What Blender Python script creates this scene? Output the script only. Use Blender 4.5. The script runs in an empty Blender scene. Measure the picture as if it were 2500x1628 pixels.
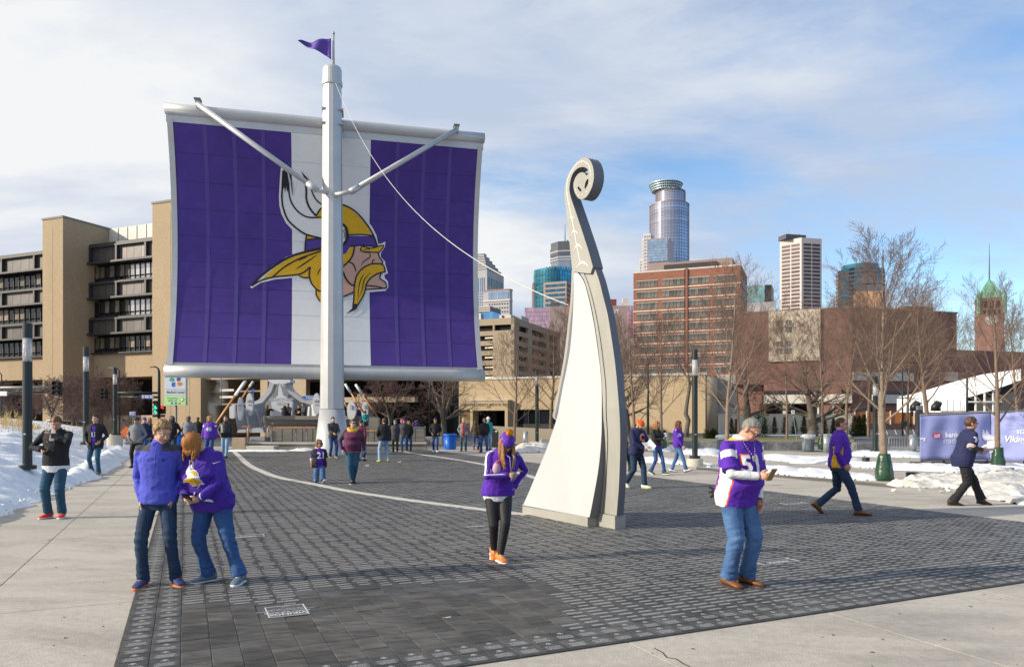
import bpy, bmesh, math, random
import numpy as np
from mathutils import Vector, Matrix
from mathutils import noise as mnoise
from mathutils.bvhtree import BVHTree
from mathutils.geometry import tessellate_polygon
random.seed(7)
SC = bpy.context.scene
COL = SC.collection
PI = math.pi
#  camera
FPX, HV, CU, EYE = 1833.0, 1026.0, 1250.0, 1.7
cam_d = bpy.data.cameras.new('camera')
cam = bpy.data.objects.new('camera', cam_d)
COL.objects.link(cam)
cam.location = (0, 0, EYE)
cam.rotation_euler = (PI / 2, 0, 0)
cam_d.sensor_width = 36
cam_d.lens = 36 * FPX / 2500
cam_d.shift_y = (HV - 814) / 2500
cam_d.clip_start = 0.05
cam_d.clip_end = 6000
SC.camera = cam
#  light
SUN_EL, SUN_DIR = math.radians(23), Vector((0.966, 0.258, 0)).normalized()
world = bpy.data.worlds.new('World')
SC.world = world
world.use_nodes = True
wn, wl = world.node_tree.nodes, world.node_tree.links
wn.clear()
w_out = wn.new('ShaderNodeOutputWorld')
w_bg = wn.new('ShaderNodeBackground')
w_bg.inputs['Strength'].default_value = 0.125
sky = wn.new('ShaderNodeTexSky')
sky.sky_type = 'NISHITA'
sky.sun_disc = False
sky.sun_elevation = SUN_EL
sky.sun_rotation = math.atan2(-SUN_DIR.x, -SUN_DIR.y)
sky.air_density, sky.dust_density, sky.ozone_density = 1.0, 0.6, 1.6
w_tc = wn.new('ShaderNodeTexCoord')
w_sep = wn.new('ShaderNodeSeparateXYZ')
wl.new(w_tc.outputs['Generated'], w_sep.inputs[0])
def wmath(op, a, b=None, c=None, clamp=False):
 n = wn.new('ShaderNodeMath')
 n.operation = op
 n.use_clamp = clamp
 for k, x in enumerate((a, b, c)):
  if x is None:
   continue
  if isinstance(x, (int, float)):
   n.inputs[k].default_value = x
  else:
   wl.new(x, n.inputs[k])
 return n.outputs[0]
zz = wmath('ADD', wmath('MAXIMUM', w_sep.outputs['Z'], 0.0), 0.22)
px = wmath('DIVIDE', w_sep.outputs['X'], zz)
py = wmath('DIVIDE', w_sep.outputs['Y'], zz)
w_cmb = wn.new('ShaderNodeCombineXYZ')
wl.new(px, w_cmb.inputs[0])
wl.new(py, w_cmb.inputs[1])
w_map = wn.new('ShaderNodeMapping')
w_map.inputs['Rotation'].default_value = (0, 0, math.radians(38))
w_map.inputs['Scale'].default_value = (0.55, 1.0, 1.0)
w_map.inputs['Location'].default_value = (3.7, 1.3, 0.0)
wl.new(w_cmb.outputs[0], w_map.inputs[0])
def wnoise(scale, detail, rough, dist=0.0):
 n = wn.new('ShaderNodeTexNoise')
 n.inputs['Scale'].default_value = scale
 n.inputs['Detail'].default_value = detail
 n.inputs['Roughness'].default_value = rough
 n.inputs['Distortion'].default_value = dist
 wl.new(w_map.outputs[0], n.inputs['Vector'])
 return n.outputs['Fac']
n_big = wnoise(0.9, 7, 0.55, 0.3)
n_fine = wnoise(2.6, 8, 0.6, 0.2)
n_tone = wnoise(1.5, 7, 0.55, 0.3)
bias = wmath('MULTIPLY', w_sep.outputs['X'], -0.36)
low = wmath('MULTIPLY', wmath('POWER', wmath('SUBTRACT', 1.0, wmath('MAXIMUM', w_sep.outputs['Z'], 0.0)), 5.0), 0.30)
cover = wmath('ADD', wmath('ADD', wmath('ADD', wmath('MULTIPLY', n_big, 1.25), wmath('MULTIPLY', n_fine, 0.5)), bias), low)
w_rng = wn.new('ShaderNodeMapRange')
w_rng.interpolation_type = 'SMOOTHSTEP'
w_rng.inputs['From Min'].default_value = 0.62
w_rng.inputs['From Max'].default_value = 0.95
wl.new(cover, w_rng.inputs['Value'])
w_tone = wn.new('ShaderNodeValToRGB')
w_tone.color_ramp.elements[0].position = 0.37
w_tone.color_ramp.elements[0].color = (3.0, 3.5, 4.4, 1)
w_tone.color_ramp.elements[1].position = 0.56
w_tone.color_ramp.elements[1].color = (5.1, 5.2, 5.3, 1)
wl.new(wmath('ADD', wmath('MULTIPLY', n_tone, 0.9), wmath('MULTIPLY', bias, 0.55)), w_tone.inputs[0])
w_mix = wn.new('ShaderNodeMix')
w_mix.data_type = 'RGBA'
wl.new(w_rng.outputs[0], w_mix.inputs['Factor'])
w_gain = wn.new('ShaderNodeMix')
w_gain.data_type = 'RGBA'
w_gain.blend_type = 'MULTIPLY'
w_gain.inputs['Factor'].default_value = 1.0
w_gain.inputs['B'].default_value = (0.95, 1.12, 1.25, 1)
wl.new(sky.outputs[0], w_gain.inputs['A'])
wl.new(w_gain.outputs['Result'], w_mix.inputs['A'])
wl.new(w_tone.outputs[0], w_mix.inputs['B'])
wl.new(w_mix.outputs['Result'], w_bg.inputs['Color'])
wl.new(w_bg.outputs[0], w_out.inputs[0])
sun_d = bpy.data.lights.new('sun', 'SUN')
sun_d.energy = 4.0
sun_d.angle = math.radians(0.55)
sun_d.color = (1.0, 0.90, 0.74)
sun = bpy.data.objects.new('sun', sun_d)
COL.objects.link(sun)
sun.rotation_euler = Vector((SUN_DIR.x * math.cos(SUN_EL), SUN_DIR.y * math.cos(SUN_EL), -math.sin(SUN_EL))).to_track_quat('-Z', 'Y').to_euler()
sun.location = (-40, -12, 30)
SC.view_settings.view_transform = 'Standard'
SC.view_settings.look = 'None'
SC.view_settings.gamma = 1
SC.view_settings.use_curve_mapping = False
SC.view_settings.exposure = 0.5
SC.cycles.max_bounces = 6
#  points
def P(u, v, Y):
 return Vector(((u - CU) * Y / FPX, Y, EYE - (v - HV) * Y / FPX))
def G(u, v, z=0.0):
 """ground point seen at a photo pixel"""
 Y = FPX * (EYE - z) / (v - HV)
 return Vector(((u - CU) * Y / FPX, Y, z))
def XH(u, Y):
 return (u - CU) * Y / FPX
def ZH(v, Y):
 return EYE - (v - HV) * Y / FPX
#  materials
MATS = {}
def mat(name, col, rough=0.7, metal=0.0, var=0.12, scale=6.0, bump=0.0, bscale=40.0, col2=None, emit=0.0, alpha=1.0,
  trans=0.0, coat=0.0, spec=0.5, stretch=None, obj_rnd=0.0, ior=1.45, stain=None):
 if name in MATS:
  return MATS[name]
 m = bpy.data.materials.new(name)
 m.use_nodes = True
 nt = m.node_tree
 b = nt.nodes['Principled BSDF']
 b.inputs['Roughness'].default_value = rough
 b.inputs['Metallic'].default_value = metal
 b.inputs['Specular IOR Level'].default_value = spec
 b.inputs['Transmission Weight'].default_value = trans
 b.inputs['Coat Weight'].default_value = coat
 b.inputs['IOR'].default_value = ior
 tc = nt.nodes.new('ShaderNodeTexCoord')
 vec = tc.outputs['Object']
 if stretch:
  mp = nt.nodes.new('ShaderNodeMapping')
  mp.inputs['Scale'].default_value = stretch
  nt.links.new(vec, mp.inputs[0])
  vec = mp.outputs[0]
 c1 = Vector(col[:3])
 if col2 is None:
  ca, cb = c1 * (1 - var), c1 * (1 + var)
 else:
  ca, cb = c1, Vector(col2[:3])
 n = nt.nodes.new('ShaderNodeTexNoise')
 n.inputs['Scale'].default_value = scale
 n.inputs['Detail'].default_value = 6
 n.inputs['Roughness'].default_value = 0.62
 nt.links.new(vec, n.inputs['Vector'])
 r = nt.nodes.new('ShaderNodeValToRGB')
 r.color_ramp.elements[0].position = 0.33
 r.color_ramp.elements[0].color = (*ca, 1)
 r.color_ramp.elements[1].position = 0.67
 r.color_ramp.elements[1].color = (*cb, 1)
 nt.links.new(n.outputs['Fac'], r.inputs[0])
 out = r.outputs[0]
 if stain:
  mp2 = nt.nodes.new('ShaderNodeMapping')
  mp2.inputs['Scale'].default_value = stain[2] if len(stain) > 2 else (1, 1, 1)
  gp = nt.nodes.new('ShaderNodeNewGeometry')
  nt.links.new(gp.outputs['Position'], mp2.inputs[0])
  n3 = nt.nodes.new('ShaderNodeTexNoise')
  n3.inputs['Scale'].default_value = stain[0]
  n3.inputs['Detail'].default_value = 9
  n3.inputs['Roughness'].default_value = 0.7
  n3.inputs['Distortion'].default_value = 0.6
  nt.links.new(mp2.outputs[0], n3.inputs['Vector'])
  r3 = nt.nodes.new('ShaderNodeValToRGB')
  r3.color_ramp.elements[0].position = 0.30
  r3.color_ramp.elements[0].color = (stain[1],) * 3 + (1,)
  r3.color_ramp.elements[1].position = 0.55
  r3.color_ramp.elements[1].color = (1, 1, 1, 1)
  nt.links.new(n3.outputs['Fac'], r3.inputs[0])
  m3 = nt.nodes.new('ShaderNodeMix')
  m3.data_type = 'RGBA'
  m3.blend_type = 'MULTIPLY'
  m3.inputs['Factor'].default_value = 1
  nt.links.new(out, m3.inputs['A'])
  nt.links.new(r3.outputs[0], m3.inputs['B'])
  out = m3.outputs['Result']
 if obj_rnd:
  oi = nt.nodes.new('ShaderNodeObjectInfo')
  mr = nt.nodes.new('ShaderNodeMapRange')
  mr.inputs['To Min'].default_value = 1 - obj_rnd
  mr.inputs['To Max'].default_value = 1 + obj_rnd
  nt.links.new(oi.outputs['Random'], mr.inputs['Value'])
  mx = nt.nodes.new('ShaderNodeMix')
  mx.data_type = 'RGBA'
  mx.blend_type = 'MULTIPLY'
  mx.inputs['Factor'].default_value = 1
  nt.links.new(out, mx.inputs['A'])
  nt.links.new(mr.outputs[0], mx.inputs['B'])
  out = mx.outputs['Result']
 nt.links.new(out, b.inputs['Base Color'])
 if emit:
  nt.links.new(out, b.inputs['Emission Color'])
  b.inputs['Emission Strength'].default_value = emit
 if bump:
  n2 = nt.nodes.new('ShaderNodeTexNoise')
  n2.inputs['Scale'].default_value = bscale
  n2.inputs['Detail'].default_value = 5
  nt.links.new(vec, n2.inputs['Vector'])
  bp = nt.nodes.new('ShaderNodeBump')
  bp.inputs['Strength'].default_value = bump
  bp.inputs['Distance'].default_value = 0.02
  nt.links.new(n2.outputs['Fac'], bp.inputs['Height'])
  nt.links.new(bp.outputs[0], b.inputs['Normal'])
 MATS[name] = m
 return m
#  mesh builder
class MB:
 def __init__(s):
  s.v, s.f, s.m, s.mats = [], [], [], []
 def mi(s, m):
  if m not in s.mats:
   s.mats.append(m)
  return s.mats.index(m)
 def add(s, vs, fs, m):
  k, i = len(s.v), s.mi(m)
  s.v += [tuple(p) for p in vs]
  s.f += [tuple(a + k for a in f) for f in fs]
  s.m += [i] * len(fs)
  return s
 def box(s, c, size, m, rz=0.0, M=None):
  hx, hy, hz = size[0] / 2, size[1] / 2, size[2] / 2
  ps = [Vector((x, y, z)) for z in (-hz, hz) for x, y in ((-hx, -hy), (hx, -hy), (hx, hy), (-hx, hy))]
  R = M if M is not None else Matrix.Rotation(rz, 3, 'Z')
  c = Vector(c)
  return s.add([R @ p + c for p in ps], [(3, 2, 1, 0), (4, 5, 6, 7), (0, 1, 5, 4), (1, 2, 6, 5), (2, 3, 7, 6), (3, 0, 4, 7)], m)
 def bar(s, a, b, w, h, m, up=(0, 0, 1)):
  """box from a to b, w wide and h high"""
  a, b = Vector(a), Vector(b)
  d = b - a
  L = d.length
  if L < 1e-6:
   return s
  y = d / L
  x = y.cross(Vector(up))
  if x.length < 1e-4:
   x = y.cross(Vector((1, 0, 0)))
  x.normalize()
  z = x.cross(y)
  return s.box((a + b) / 2, (w, L, h), m, M=Matrix((x, y, z)).transposed())
 def tube(s, pts, rad, m, n=8, cap=True):
  pts = [Vector(p) for p in pts]
  if not isinstance(rad, (list, tuple)):
   rad = [rad] * len(pts)
  ref = None
  vs, fs = [], []
  for k, p in enumerate(pts):
   t = (pts[min(k + 1, len(pts) - 1)] - pts[max(k - 1, 0)])
   if t.length < 1e-9:
    t = Vector((0, 0, 1))
   t.normalize()
   if ref is None:
    ref = Vector((1, 0, 0)) if abs(t.x) < 0.8 else Vector((0, 1, 0))
   x = (ref - t * ref.dot(t)).normalized()
   ref = x
   y = t.cross(x)
   for j in range(n):
    a = 2 * PI * j / n
    vs.append(p + (x * math.cos(a) + y * math.sin(a)) * rad[k])
  for k in range(len(pts) - 1):
   for j in range(n):
    a, b = k * n + j, k * n + (j + 1) % n
    fs.append((a, b, b + n, a + n))
  if cap:
   fs.append(tuple(range(n - 1, -1, -1)))
   fs.append(tuple((len(pts) - 1) * n + j for j in range(n)))
  return s.add(vs, fs, m)
 def lathe(s, prof, m, n=16, c=(0, 0, 0), sx=1.0, sy=1.0, rot=0.0):
  c = Vector(c)
  vs, fs = [], []
  for r, z in prof:
   for j in range(n):
    a = 2 * PI * j / n + rot
    vs.append(c + Vector((r * sx * math.cos(a), r * sy * math.sin(a), z)))
  for k in range(len(prof) - 1):
   for j in range(n):
    a, b = k * n + j, k * n + (j + 1) % n
    fs.append((a, b, b + n, a + n))
  if prof[0][0] > 1e-5:
   fs.append(tuple(range(n - 1, -1, -1)))
  if prof[-1][0] > 1e-5:
   fs.append(tuple((len(prof) - 1) * n + j for j in range(n)))
  return s.add(vs, fs, m)
 def quad(s, a, b, c, d, m):
  return s.add([a, b, c, d], [(0, 1, 2, 3)], m)
 def slab(s, loops, ext, m, mside=None):
  """planar polygon (outer loop, then holes) as 3-D points, extruded by the vector(s) ext"""
  ext_f = ext if callable(ext) else (lambda p: Vector(ext))
  pts = [Vector(p) for lp in loops for p in lp]
  tris = tessellate_polygon([[Vector(p) for p in lp] for lp in loops])
  n = len(pts)
  back = [p + ext_f(p) for p in pts]
  nrm = Vector((0, 0, 0))
  for t in tris:
   nrm += (pts[t[1]] - pts[t[0]]).cross(pts[t[2]] - pts[t[0]])
  e0 = ext_f(pts[0])
  fl = []
  for t in tris:
   q = (pts[t[1]] - pts[t[0]]).cross(pts[t[2]] - pts[t[0]])
   fl.append(tuple(t) if q.dot(e0) < 0 else (t[0], t[2], t[1]))
  s.add(pts + back, fl + [tuple(a + n for a in reversed(t)) for t in fl], m)
  k = 0
  sv, sf = [], []
  for li, lp in enumerate(loops):
   L = len(lp)
   for j in range(L):
    a, b = pts[k + j], pts[k + (j + 1) % L]
    c, d = back[k + (j + 1) % L], back[k + j]
    q = len(sv)
    sv += [a, b, c, d]
    sf.append((q, q + 1, q + 2, q + 3))
   k += L
  s.add(sv, sf, mside or m)
  return s
 def build(s, name, parent=None, smooth=False, loc=None, fix=False):
  me = bpy.data.meshes.new(name)
  me.from_pydata(s.v, [], s.f)
  for m in s.mats:
   me.materials.append(m)
  me.polygons.foreach_set('material_index', s.m)
  if smooth:
   me.polygons.foreach_set('use_smooth', [True] * len(me.polygons))
  if fix:
   bm = bmesh.new()
   bm.from_mesh(me)
   bmesh.ops.remove_doubles(bm, verts=bm.verts, dist=1e-5)
   bmesh.ops.recalc_face_normals(bm, faces=bm.faces)
   bm.to_mesh(me)
   bm.free()
  me.update()
  return link(name, me, parent, loc)
def link(name, me, parent=None, loc=None):
 o = bpy.data.objects.new(name, me)
 COL.objects.link(o)
 if parent is not None:
  o.parent = parent
  if isinstance(parent.get('_org'), (list, tuple)) or parent.get('_org') is not None:
   pass
  o.matrix_parent_inverse = Matrix.Translation(-Vector(parent.location))
 if loc is not None:
  o.location = loc
 return o
def thing(name, label, cat, loc=(0, 0, 0), group=None):
 o = bpy.data.objects.new(name, None)
 COL.objects.link(o)
 o.location = loc
 o.empty_display_size = 0.2
 o['label'] = label
 o['category'] = cat
 if group:
  o['group'] = group
 return o
def tag(o, label, cat, group=None):
 o['label'] = label
 o['category'] = cat
 if group:
  o['group'] = group
 return o
def structure(o):
 o['kind'] = 'structure'
 return o
def stuff(o):
 o['kind'] = 'stuff'
 return o
def kids(o):
 return [c for c in o.children]
def copy_tree(root, loc, rz=0.0, label=None, sc=None):
 r = root.copy()
 COL.objects.link(r)
 r.location = loc
 r.rotation_euler = (0, 0, rz)
 if sc is not None:
  r.scale = sc
 if label:
  r['label'] = label
 for ch in list(root.children):
  c = ch.copy()
  COL.objects.link(c)
  c.parent = r
  for g in ch.children:
   d = g.copy()
   COL.objects.link(d)
   d.parent = c
 return r
def text_geo(body, size=1.0, bold=False, spacing=1.0, shear=0.0):
 """2-D triangles of a line of lettering, centred on the origin"""
 cu = bpy.data.curves.new('lettering', 'FONT')
 cu.body = body
 cu.size = size
 cu.align_x = 'CENTER'
 cu.align_y = 'CENTER'
 cu.space_character = spacing
 cu.resolution_u = 2
 cu.shear = shear
 if bold:
  cu.offset = 0.03 * size
 o = bpy.data.objects.new('lettering', cu)
 me = bpy.data.meshes.new_from_object(o)
 vs = [(v.co.x, v.co.y) for v in me.vertices]
 fs = [tuple(p.vertices) for p in me.polygons]
 bpy.data.objects.remove(o)
 bpy.data.curves.remove(cu)
 bpy.data.meshes.remove(me)
 return vs, fs
def text_on(mb, body, size, org, ax, ay, m, off=0.004, bold=False, spacing=1.0, shear=0.0):
 """lettering on the plane org + x*ax + y*ay"""
 org, ax, ay = Vector(org), Vector(ax).normalized(), Vector(ay).normalized()
 n = ax.cross(ay)
 vs, fs = text_geo(body, size, bold, spacing, shear)
 mb.add([org + ax * x + ay * y + n * off for x, y in vs], fs, m)
 return mb
#  GROUND
M_conc = mat('concrete', (0.45, 0.41, 0.355), 0.85, var=0.10, scale=14, bump=0.3, bscale=60, obj_rnd=0.06, stain=(0.8, 0.66, (0.6, 1.5, 1)))
M_concd = mat('concrete_grey', (0.33, 0.32, 0.30), 0.85, var=0.14, scale=3, bump=0.2)
M_asph = mat('asphalt', (0.085, 0.085, 0.09), 0.9, var=0.2, scale=0.6, bump=0.2)
M_dirt = mat('damp_soil', (0.16, 0.14, 0.115), 0.95, var=0.25, scale=2.5, bump=0.4)
M_turf = mat('winter_turf', (0.16, 0.16, 0.055), 0.95, col2=(0.25, 0.21, 0.09), scale=2.0, bump=0.6, bscale=30)
g = MB()
g.quad((-3000, -60, -0.06), (3000, -60, -0.06), (3000, 5000, -0.06), (-3000, 5000, -0.06), M_asph)
structure(g.build('ground'))
A1 = math.radians(23.55)
D1 = Vector((-math.sin(A1), math.cos(A1), 0))
A2 = math.radians(25.2)
D2 = Vector((math.cos(A2), math.sin(A2), 0))
O0 = G(284, 1628)
def AB(a, b, z=0.0):
 p = O0 + D1 * a + D2 * b
 return Vector((p.x, p.y, z))
DET = D1.x * D2.y - D1.y * D2.x
def toAB(p):
 q = Vector(p) - O0
 return ((q.x * D2.y - q.y * D2.x) / DET, (D1.x * q.y - D1.y * q.x) / DET)
PW, PL = 0.2032, 0.1016
NB = 65
BW = NB * PW
A_LO, A_HI = -1.0, 38.0
g = MB()
g.quad((-60, -4, -0.03), (70, -4, -0.03), (70, 50, -0.03), (-60, 50, -0.03), M_concd)
structure(g.build('plaza_base'))
walk = structure(bpy.data.objects.new('concrete_walk', None))
COL.objects.link(walk)
slab_mesh = {}
jw = 0.012
def add_slabs(a0, a1, b0, b1, z=0.0):
 nm = (round(a1 - a0, 3), round(b1 - b0, 3))
 if nm not in slab_mesh:
  mb = MB()
  p = [D1 * (-nm[0] / 2 + jw / 2) + D2 * (-nm[1] / 2 + jw / 2), D1 * (-nm[0] / 2 + jw / 2) + D2 * (nm[1] / 2 - jw / 2),
    D1 * (nm[0] / 2 - jw / 2) + D2 * (nm[1] / 2 - jw / 2), D1 * (nm[0] / 2 - jw / 2) + D2 * (-nm[1] / 2 + jw / 2)]
  mb.slab([[q + Vector((0, 0, 0)) for q in p]], (0, 0, -0.028), M_conc)
  o = mb.build('slab', walk)
  slab_mesh[nm] = o.data
  o.location = AB((a0 + a1) / 2, (b0 + b1) / 2, z)
  return
 o = bpy.data.objects.new('slab', slab_mesh[nm])
 COL.objects.link(o)
 o.parent = walk
 o.location = AB((a0 + a1) / 2, (b0 + b1) / 2, z)
aj = toAB(G(0, 1497))[0]
bj = toAB(G(257, 1200))[1]
bs = abs(bj)
a_step = 4.6
for i in range(-2, 10):
 for j in range(0, 3):
  add_slabs(aj + i * a_step, aj + (i + 1) * a_step, -(j + 1) * bs, -j * bs)
for j in range(-2, 9):
 b_a = 1.45 + j * 2.1
 for k in range(3):
  a_t = A_LO - k * 2.3
  if b_a + 2.1 > 0 or k > 1:
   add_slabs(a_t - 2.3, a_t, b_a, b_a + 2.1)
for j in range(0, 6):
 for i in range(-2, 9):
  add_slabs(i * 4.4, (i + 1) * 4.4, BW + j * 3.0, BW + (j + 1) * 3.0)
#  engraved pavers
def paver_mat(name, kind, attr):
 """kind 0 blank, 1 one engraved name, 2 lines of engraving over a small ship; flat print only"""
 m = bpy.data.materials.new(name)
 m.use_nodes = True
 nt = m.node_tree
 L = nt.links
 b = nt.nodes['Principled BSDF']
 b.inputs['Roughness'].default_value = 0.62
 b.inputs['Specular IOR Level'].default_value = 0.2
 def N(t, **k):
  n = nt.nodes.new(t)
  for a, x in k.items():
   setattr(n, a, x)
  return n
 def mth(op, a, c=None, d=None, clamp=False):
  n = N('ShaderNodeMath', operation=op, use_clamp=clamp)
  for k, x in enumerate((a, c, d)):
   if x is None:
    continue
   if isinstance(x, (int, float)):
    n.inputs[k].default_value = x
   else:
    L.new(x, n.inputs[k])
  return n.outputs[0]
 uv = N('ShaderNodeUVMap')
 sep = N('ShaderNodeSeparateXYZ')
 L.new(uv.outputs[0], sep.inputs[0])
 if attr:
  at = N('ShaderNodeAttribute', attribute_name='rnd')
  sp = N('ShaderNodeSeparateColor')
  L.new(at.outputs['Color'], sp.inputs[0])
  rnd, kd = sp.outputs[0], sp.outputs[1]
 else:
  oi = N('ShaderNodeObjectInfo')
  rnd, kd = oi.outputs['Random'], float(kind) / 2
 gm = N('ShaderNodeNewGeometry')
 n1 = N('ShaderNodeTexNoise')
 n1.inputs['Scale'].default_value = 9
 n1.inputs['Detail'].default_value = 8
 n1.inputs['Roughness'].default_value = 0.7
 mp = N('ShaderNodeMapping')
 mp.inputs['Rotation'].default_value = (0, 0, -A2)
 mp.inputs['Scale'].default_value = (0.5, 1.5, 1)
 L.new(gm.outputs['Position'], mp.inputs[0])
 L.new(mp.outputs[0], n1.inputs['Vector'])
 r = N('ShaderNodeValToRGB')
 r.color_ramp.elements[0].position = 0.3
 r.color_ramp.elements[0].color = (0.045, 0.045, 0.046, 1)
 r.color_ramp.elements[1].position = 0.72
 r.color_ramp.elements[1].color = (0.114, 0.113, 0.110, 1)
 L.new(n1.outputs['Fac'], r.inputs[0])
 if kind == 0 and not attr:
  r.color_ramp.elements[0].color = (0.050, 0.048, 0.046, 1)
  r.color_ramp.elements[1].color = (0.128, 0.122, 0.113, 1)
 tone = N('ShaderNodeMix', data_type='RGBA', blend_type='MULTIPLY')
 tone.inputs['Factor'].default_value = 1
 L.new(r.outputs[0], tone.inputs['A'])
 n5 = N('ShaderNodeTexNoise')
 n5.inputs['Scale'].default_value = 0.9
 n5.inputs['Detail'].default_value = 8
 n5.inputs['Roughness'].default_value = 0.68
 L.new(gm.outputs['Position'], n5.inputs['Vector'])
 mr5 = N('ShaderNodeMapRange')
 mr5.inputs['From Min'].default_value = 0.3
 mr5.inputs['From Max'].default_value = 0.7
 mr5.inputs['To Min'].default_value = 0.68
 mr5.inputs['To Max'].default_value = 1.30
 L.new(n5.outputs['Fac'], mr5.inputs['Value'])
 L.new(mth('MULTIPLY', mth('MULTIPLY_ADD', rnd, 0.5, 0.75), mr5.outputs[0]), tone.inputs['B'])
 u, v = sep.outputs['X'], sep.outputs['Y']
 gl = N('ShaderNodeTexNoise')
 gl.inputs['Scale'].default_value = 1.0
 gl.inputs['Detail'].default_value = 1.0
 cb = N('ShaderNodeCombineXYZ')
 L.new(mth('MULTIPLY', u, 34), cb.inputs[0])
 L.new(mth('MULTIPLY_ADD', rnd, 97, mth('MULTIPLY', v, 22)), cb.inputs[1])
 L.new(mth('MULTIPLY', rnd, 31), cb.inputs[2])
 L.new(cb.outputs[0], gl.inputs['Vector'])
 ink = mth('GREATER_THAN', gl.outputs['Fac'], 0.42)
 du = mth('ABSOLUTE', mth('SUBTRACT', u, 0.5))
 w1 = mth('MULTIPLY_ADD', rnd, 0.24, 0.25)
 one = mth('MULTIPLY', mth('LESS_THAN', du, w1), mth('LESS_THAN', mth('ABSOLUTE', mth('SUBTRACT', v, 0.5)), 0.17))
 ln = mth('GREATER_THAN', mth('SINE', mth('MULTIPLY', v, 62)), -0.35)
 top = mth('MULTIPLY', mth('GREATER_THAN', v, 0.47), mth('LESS_THAN', v, 0.88))
 w2 = mth('SUBTRACT', 0.4, mth('MULTIPLY', mth('ABSOLUTE', mth('SINE', mth('MULTIPLY_ADD', rnd, 50, mth('MULTIPLY', v, 17)))), 0.12))
 many = mth('MULTIPLY', mth('MULTIPLY', ln, top), mth('LESS_THAN', du, w2))
 hull = mth('MULTIPLY', mth('LESS_THAN', mth('ABSOLUTE', mth('SUBTRACT', v, mth('MULTIPLY_ADD', mth('MULTIPLY', du, du), 9.0, 0.15))), 0.04), mth('LESS_THAN', du, 0.13))
 sail_m = mth('MULTIPLY', mth('LESS_THAN', du, 0.05), mth('LESS_THAN', mth('ABSOLUTE', mth('SUBTRACT', v, 0.26)), 0.06))
 many2 = mth('MAXIMUM', mth('MULTIPLY', many, ink), mth('MAXIMUM', hull, sail_m))
 if attr:
  is1 = mth('LESS_THAN', mth('ABSOLUTE', mth('SUBTRACT', kd, 0.5)), 0.2)
  is2 = mth('GREATER_THAN', kd, 0.8)
  mask = mth('ADD', mth('MULTIPLY', mth('MULTIPLY', one, ink), is1), mth('MULTIPLY', many2, is2))
 else:
  mask = (None, mth('MULTIPLY', one, ink), many2)[kind]
 if mask is not None:
  mx = N('ShaderNodeMix', data_type='RGBA')
  L.new(mth('MULTIPLY', mask, 0.54), mx.inputs['Factor'])
  L.new(tone.outputs['Result'], mx.inputs['A'])
  mx.inputs['B'].default_value = (0.52, 0.51, 0.50, 1)
  L.new(mx.outputs['Result'], b.inputs['Base Color'])
 else:
  L.new(tone.outputs['Result'], b.inputs['Base Color'])
 n2 = N('ShaderNodeTexNoise')
 n2.inputs['Scale'].default_value = 120
 n2.inputs['Detail'].default_value = 4
 L.new(gm.outputs['Position'], n2.inputs['Vector'])
 bp = N('ShaderNodeBump')
 bp.inputs['Strength'].default_value = 0.35
 bp.inputs['Distance'].default_value = 0.004
 L.new(n2.outputs['Fac'], bp.inputs['Height'])
 L.new(bp.outputs[0], b.inputs['Normal'])
 return m
M_pv = [paver_mat('paver_blank', 0, False), paver_mat('paver_name', 1, False), paver_mat('paver_lines', 2, False)]
M_pvs = paver_mat('paver_field', 0, True)
M_joint = mat('joint_sand', (0.075, 0.072, 0.068), 0.95, var=0.3, scale=20)
field = structure(bpy.data.objects.new('paver_plaza', None))
COL.objects.link(field)
bed = MB()
bed.quad(AB(A_LO, 0, 0.0105), AB(A_LO, BW, 0.0105), AB(A_HI, BW, 0.0105), AB(A_HI, 0, 0.0105), M_joint)
bed.bar(AB(A_LO - .008, -0.02, 0.006), AB(A_LO - .008, BW, 0.006), 0.014, 0.014, M_joint)
bed.bar(AB(A_LO, -0.008, 0.006), AB(A_HI, -0.008, 0.006), 0.014, 0.014, M_joint)
bed.build('paver_bed', field)
blank_px = [(505, 1478), (640, 1482), (716, 1478), (722, 1450), (860, 1438), (1000, 1428), (1180, 1420), (1330, 1424), (1376, 1470),
   (1395, 1538), (1260, 1585), (1100, 1606), (1000, 1625), (960, 1700), (452, 1800), (452, 1478)]
blank = [toAB(G(*q)) for q in blank_px]
def inside(pt, poly):
 x, y = pt
 r = False
 j = len(poly) - 1
 for i in range(len(poly)):
  xi, yi = poly[i]
  xj, yj = poly[j]
  if (yi > y) != (yj > y) and x < (xj - xi) * (y - yi) / (yj - yi) + xi:
   r = not r
  j = i
 return r
plaque_ab = [toAB(G(*q)) for q in ((638, 1487), (742, 1479), (764, 1503), (648, 1512))]
pl_a = (min(q[0] for q in plaque_ab), max(q[0] for q in plaque_ab))
pl_b = (min(q[1] for q in plaque_ab), max(q[1] for q in plaque_ab))
rng = np.random.RandomState(3)
pieces = []
bstart = {}
for c in range(NB):
 big = c < 2
 a = A_LO
 row = 0
 while a < A_HI:
  front = (a - A_LO) < 0.40
  if big or front:
   L_, kind = 0.2032, 2
  else:
   L_, kind = PL, 1
   if inside((a + L_ / 2, (c + .5) * PW), blank):
    kind = 0
    L_ = 0.2032 if (c * 7 + row) % 3 else PL
   elif a < 6 and c > 2 and inside((a + .2, (c + .5) * PW), blank):
    kind = 1
  if not (pl_a[0] - .02 < a + L_ / 2 < pl_a[1] + .02 and pl_b[0] < (c + .5) * PW < pl_b[1]):
   pieces.append((a, c * PW, L_, kind))
  a += L_
  row += 1
def vis_key(q):
 p = AB(q[0] + q[2] / 2, q[1] + PW / 2)
 if p.y < 2:
  return 1e6
 u = CU + p.x * FPX / p.y
 v = HV + EYE * FPX / p.y
 if v > 1634 or u < -20 or u > 2520:
  return 1e6 + p.y
 return p.y - (q[2] > .15) * 0.15
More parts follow.
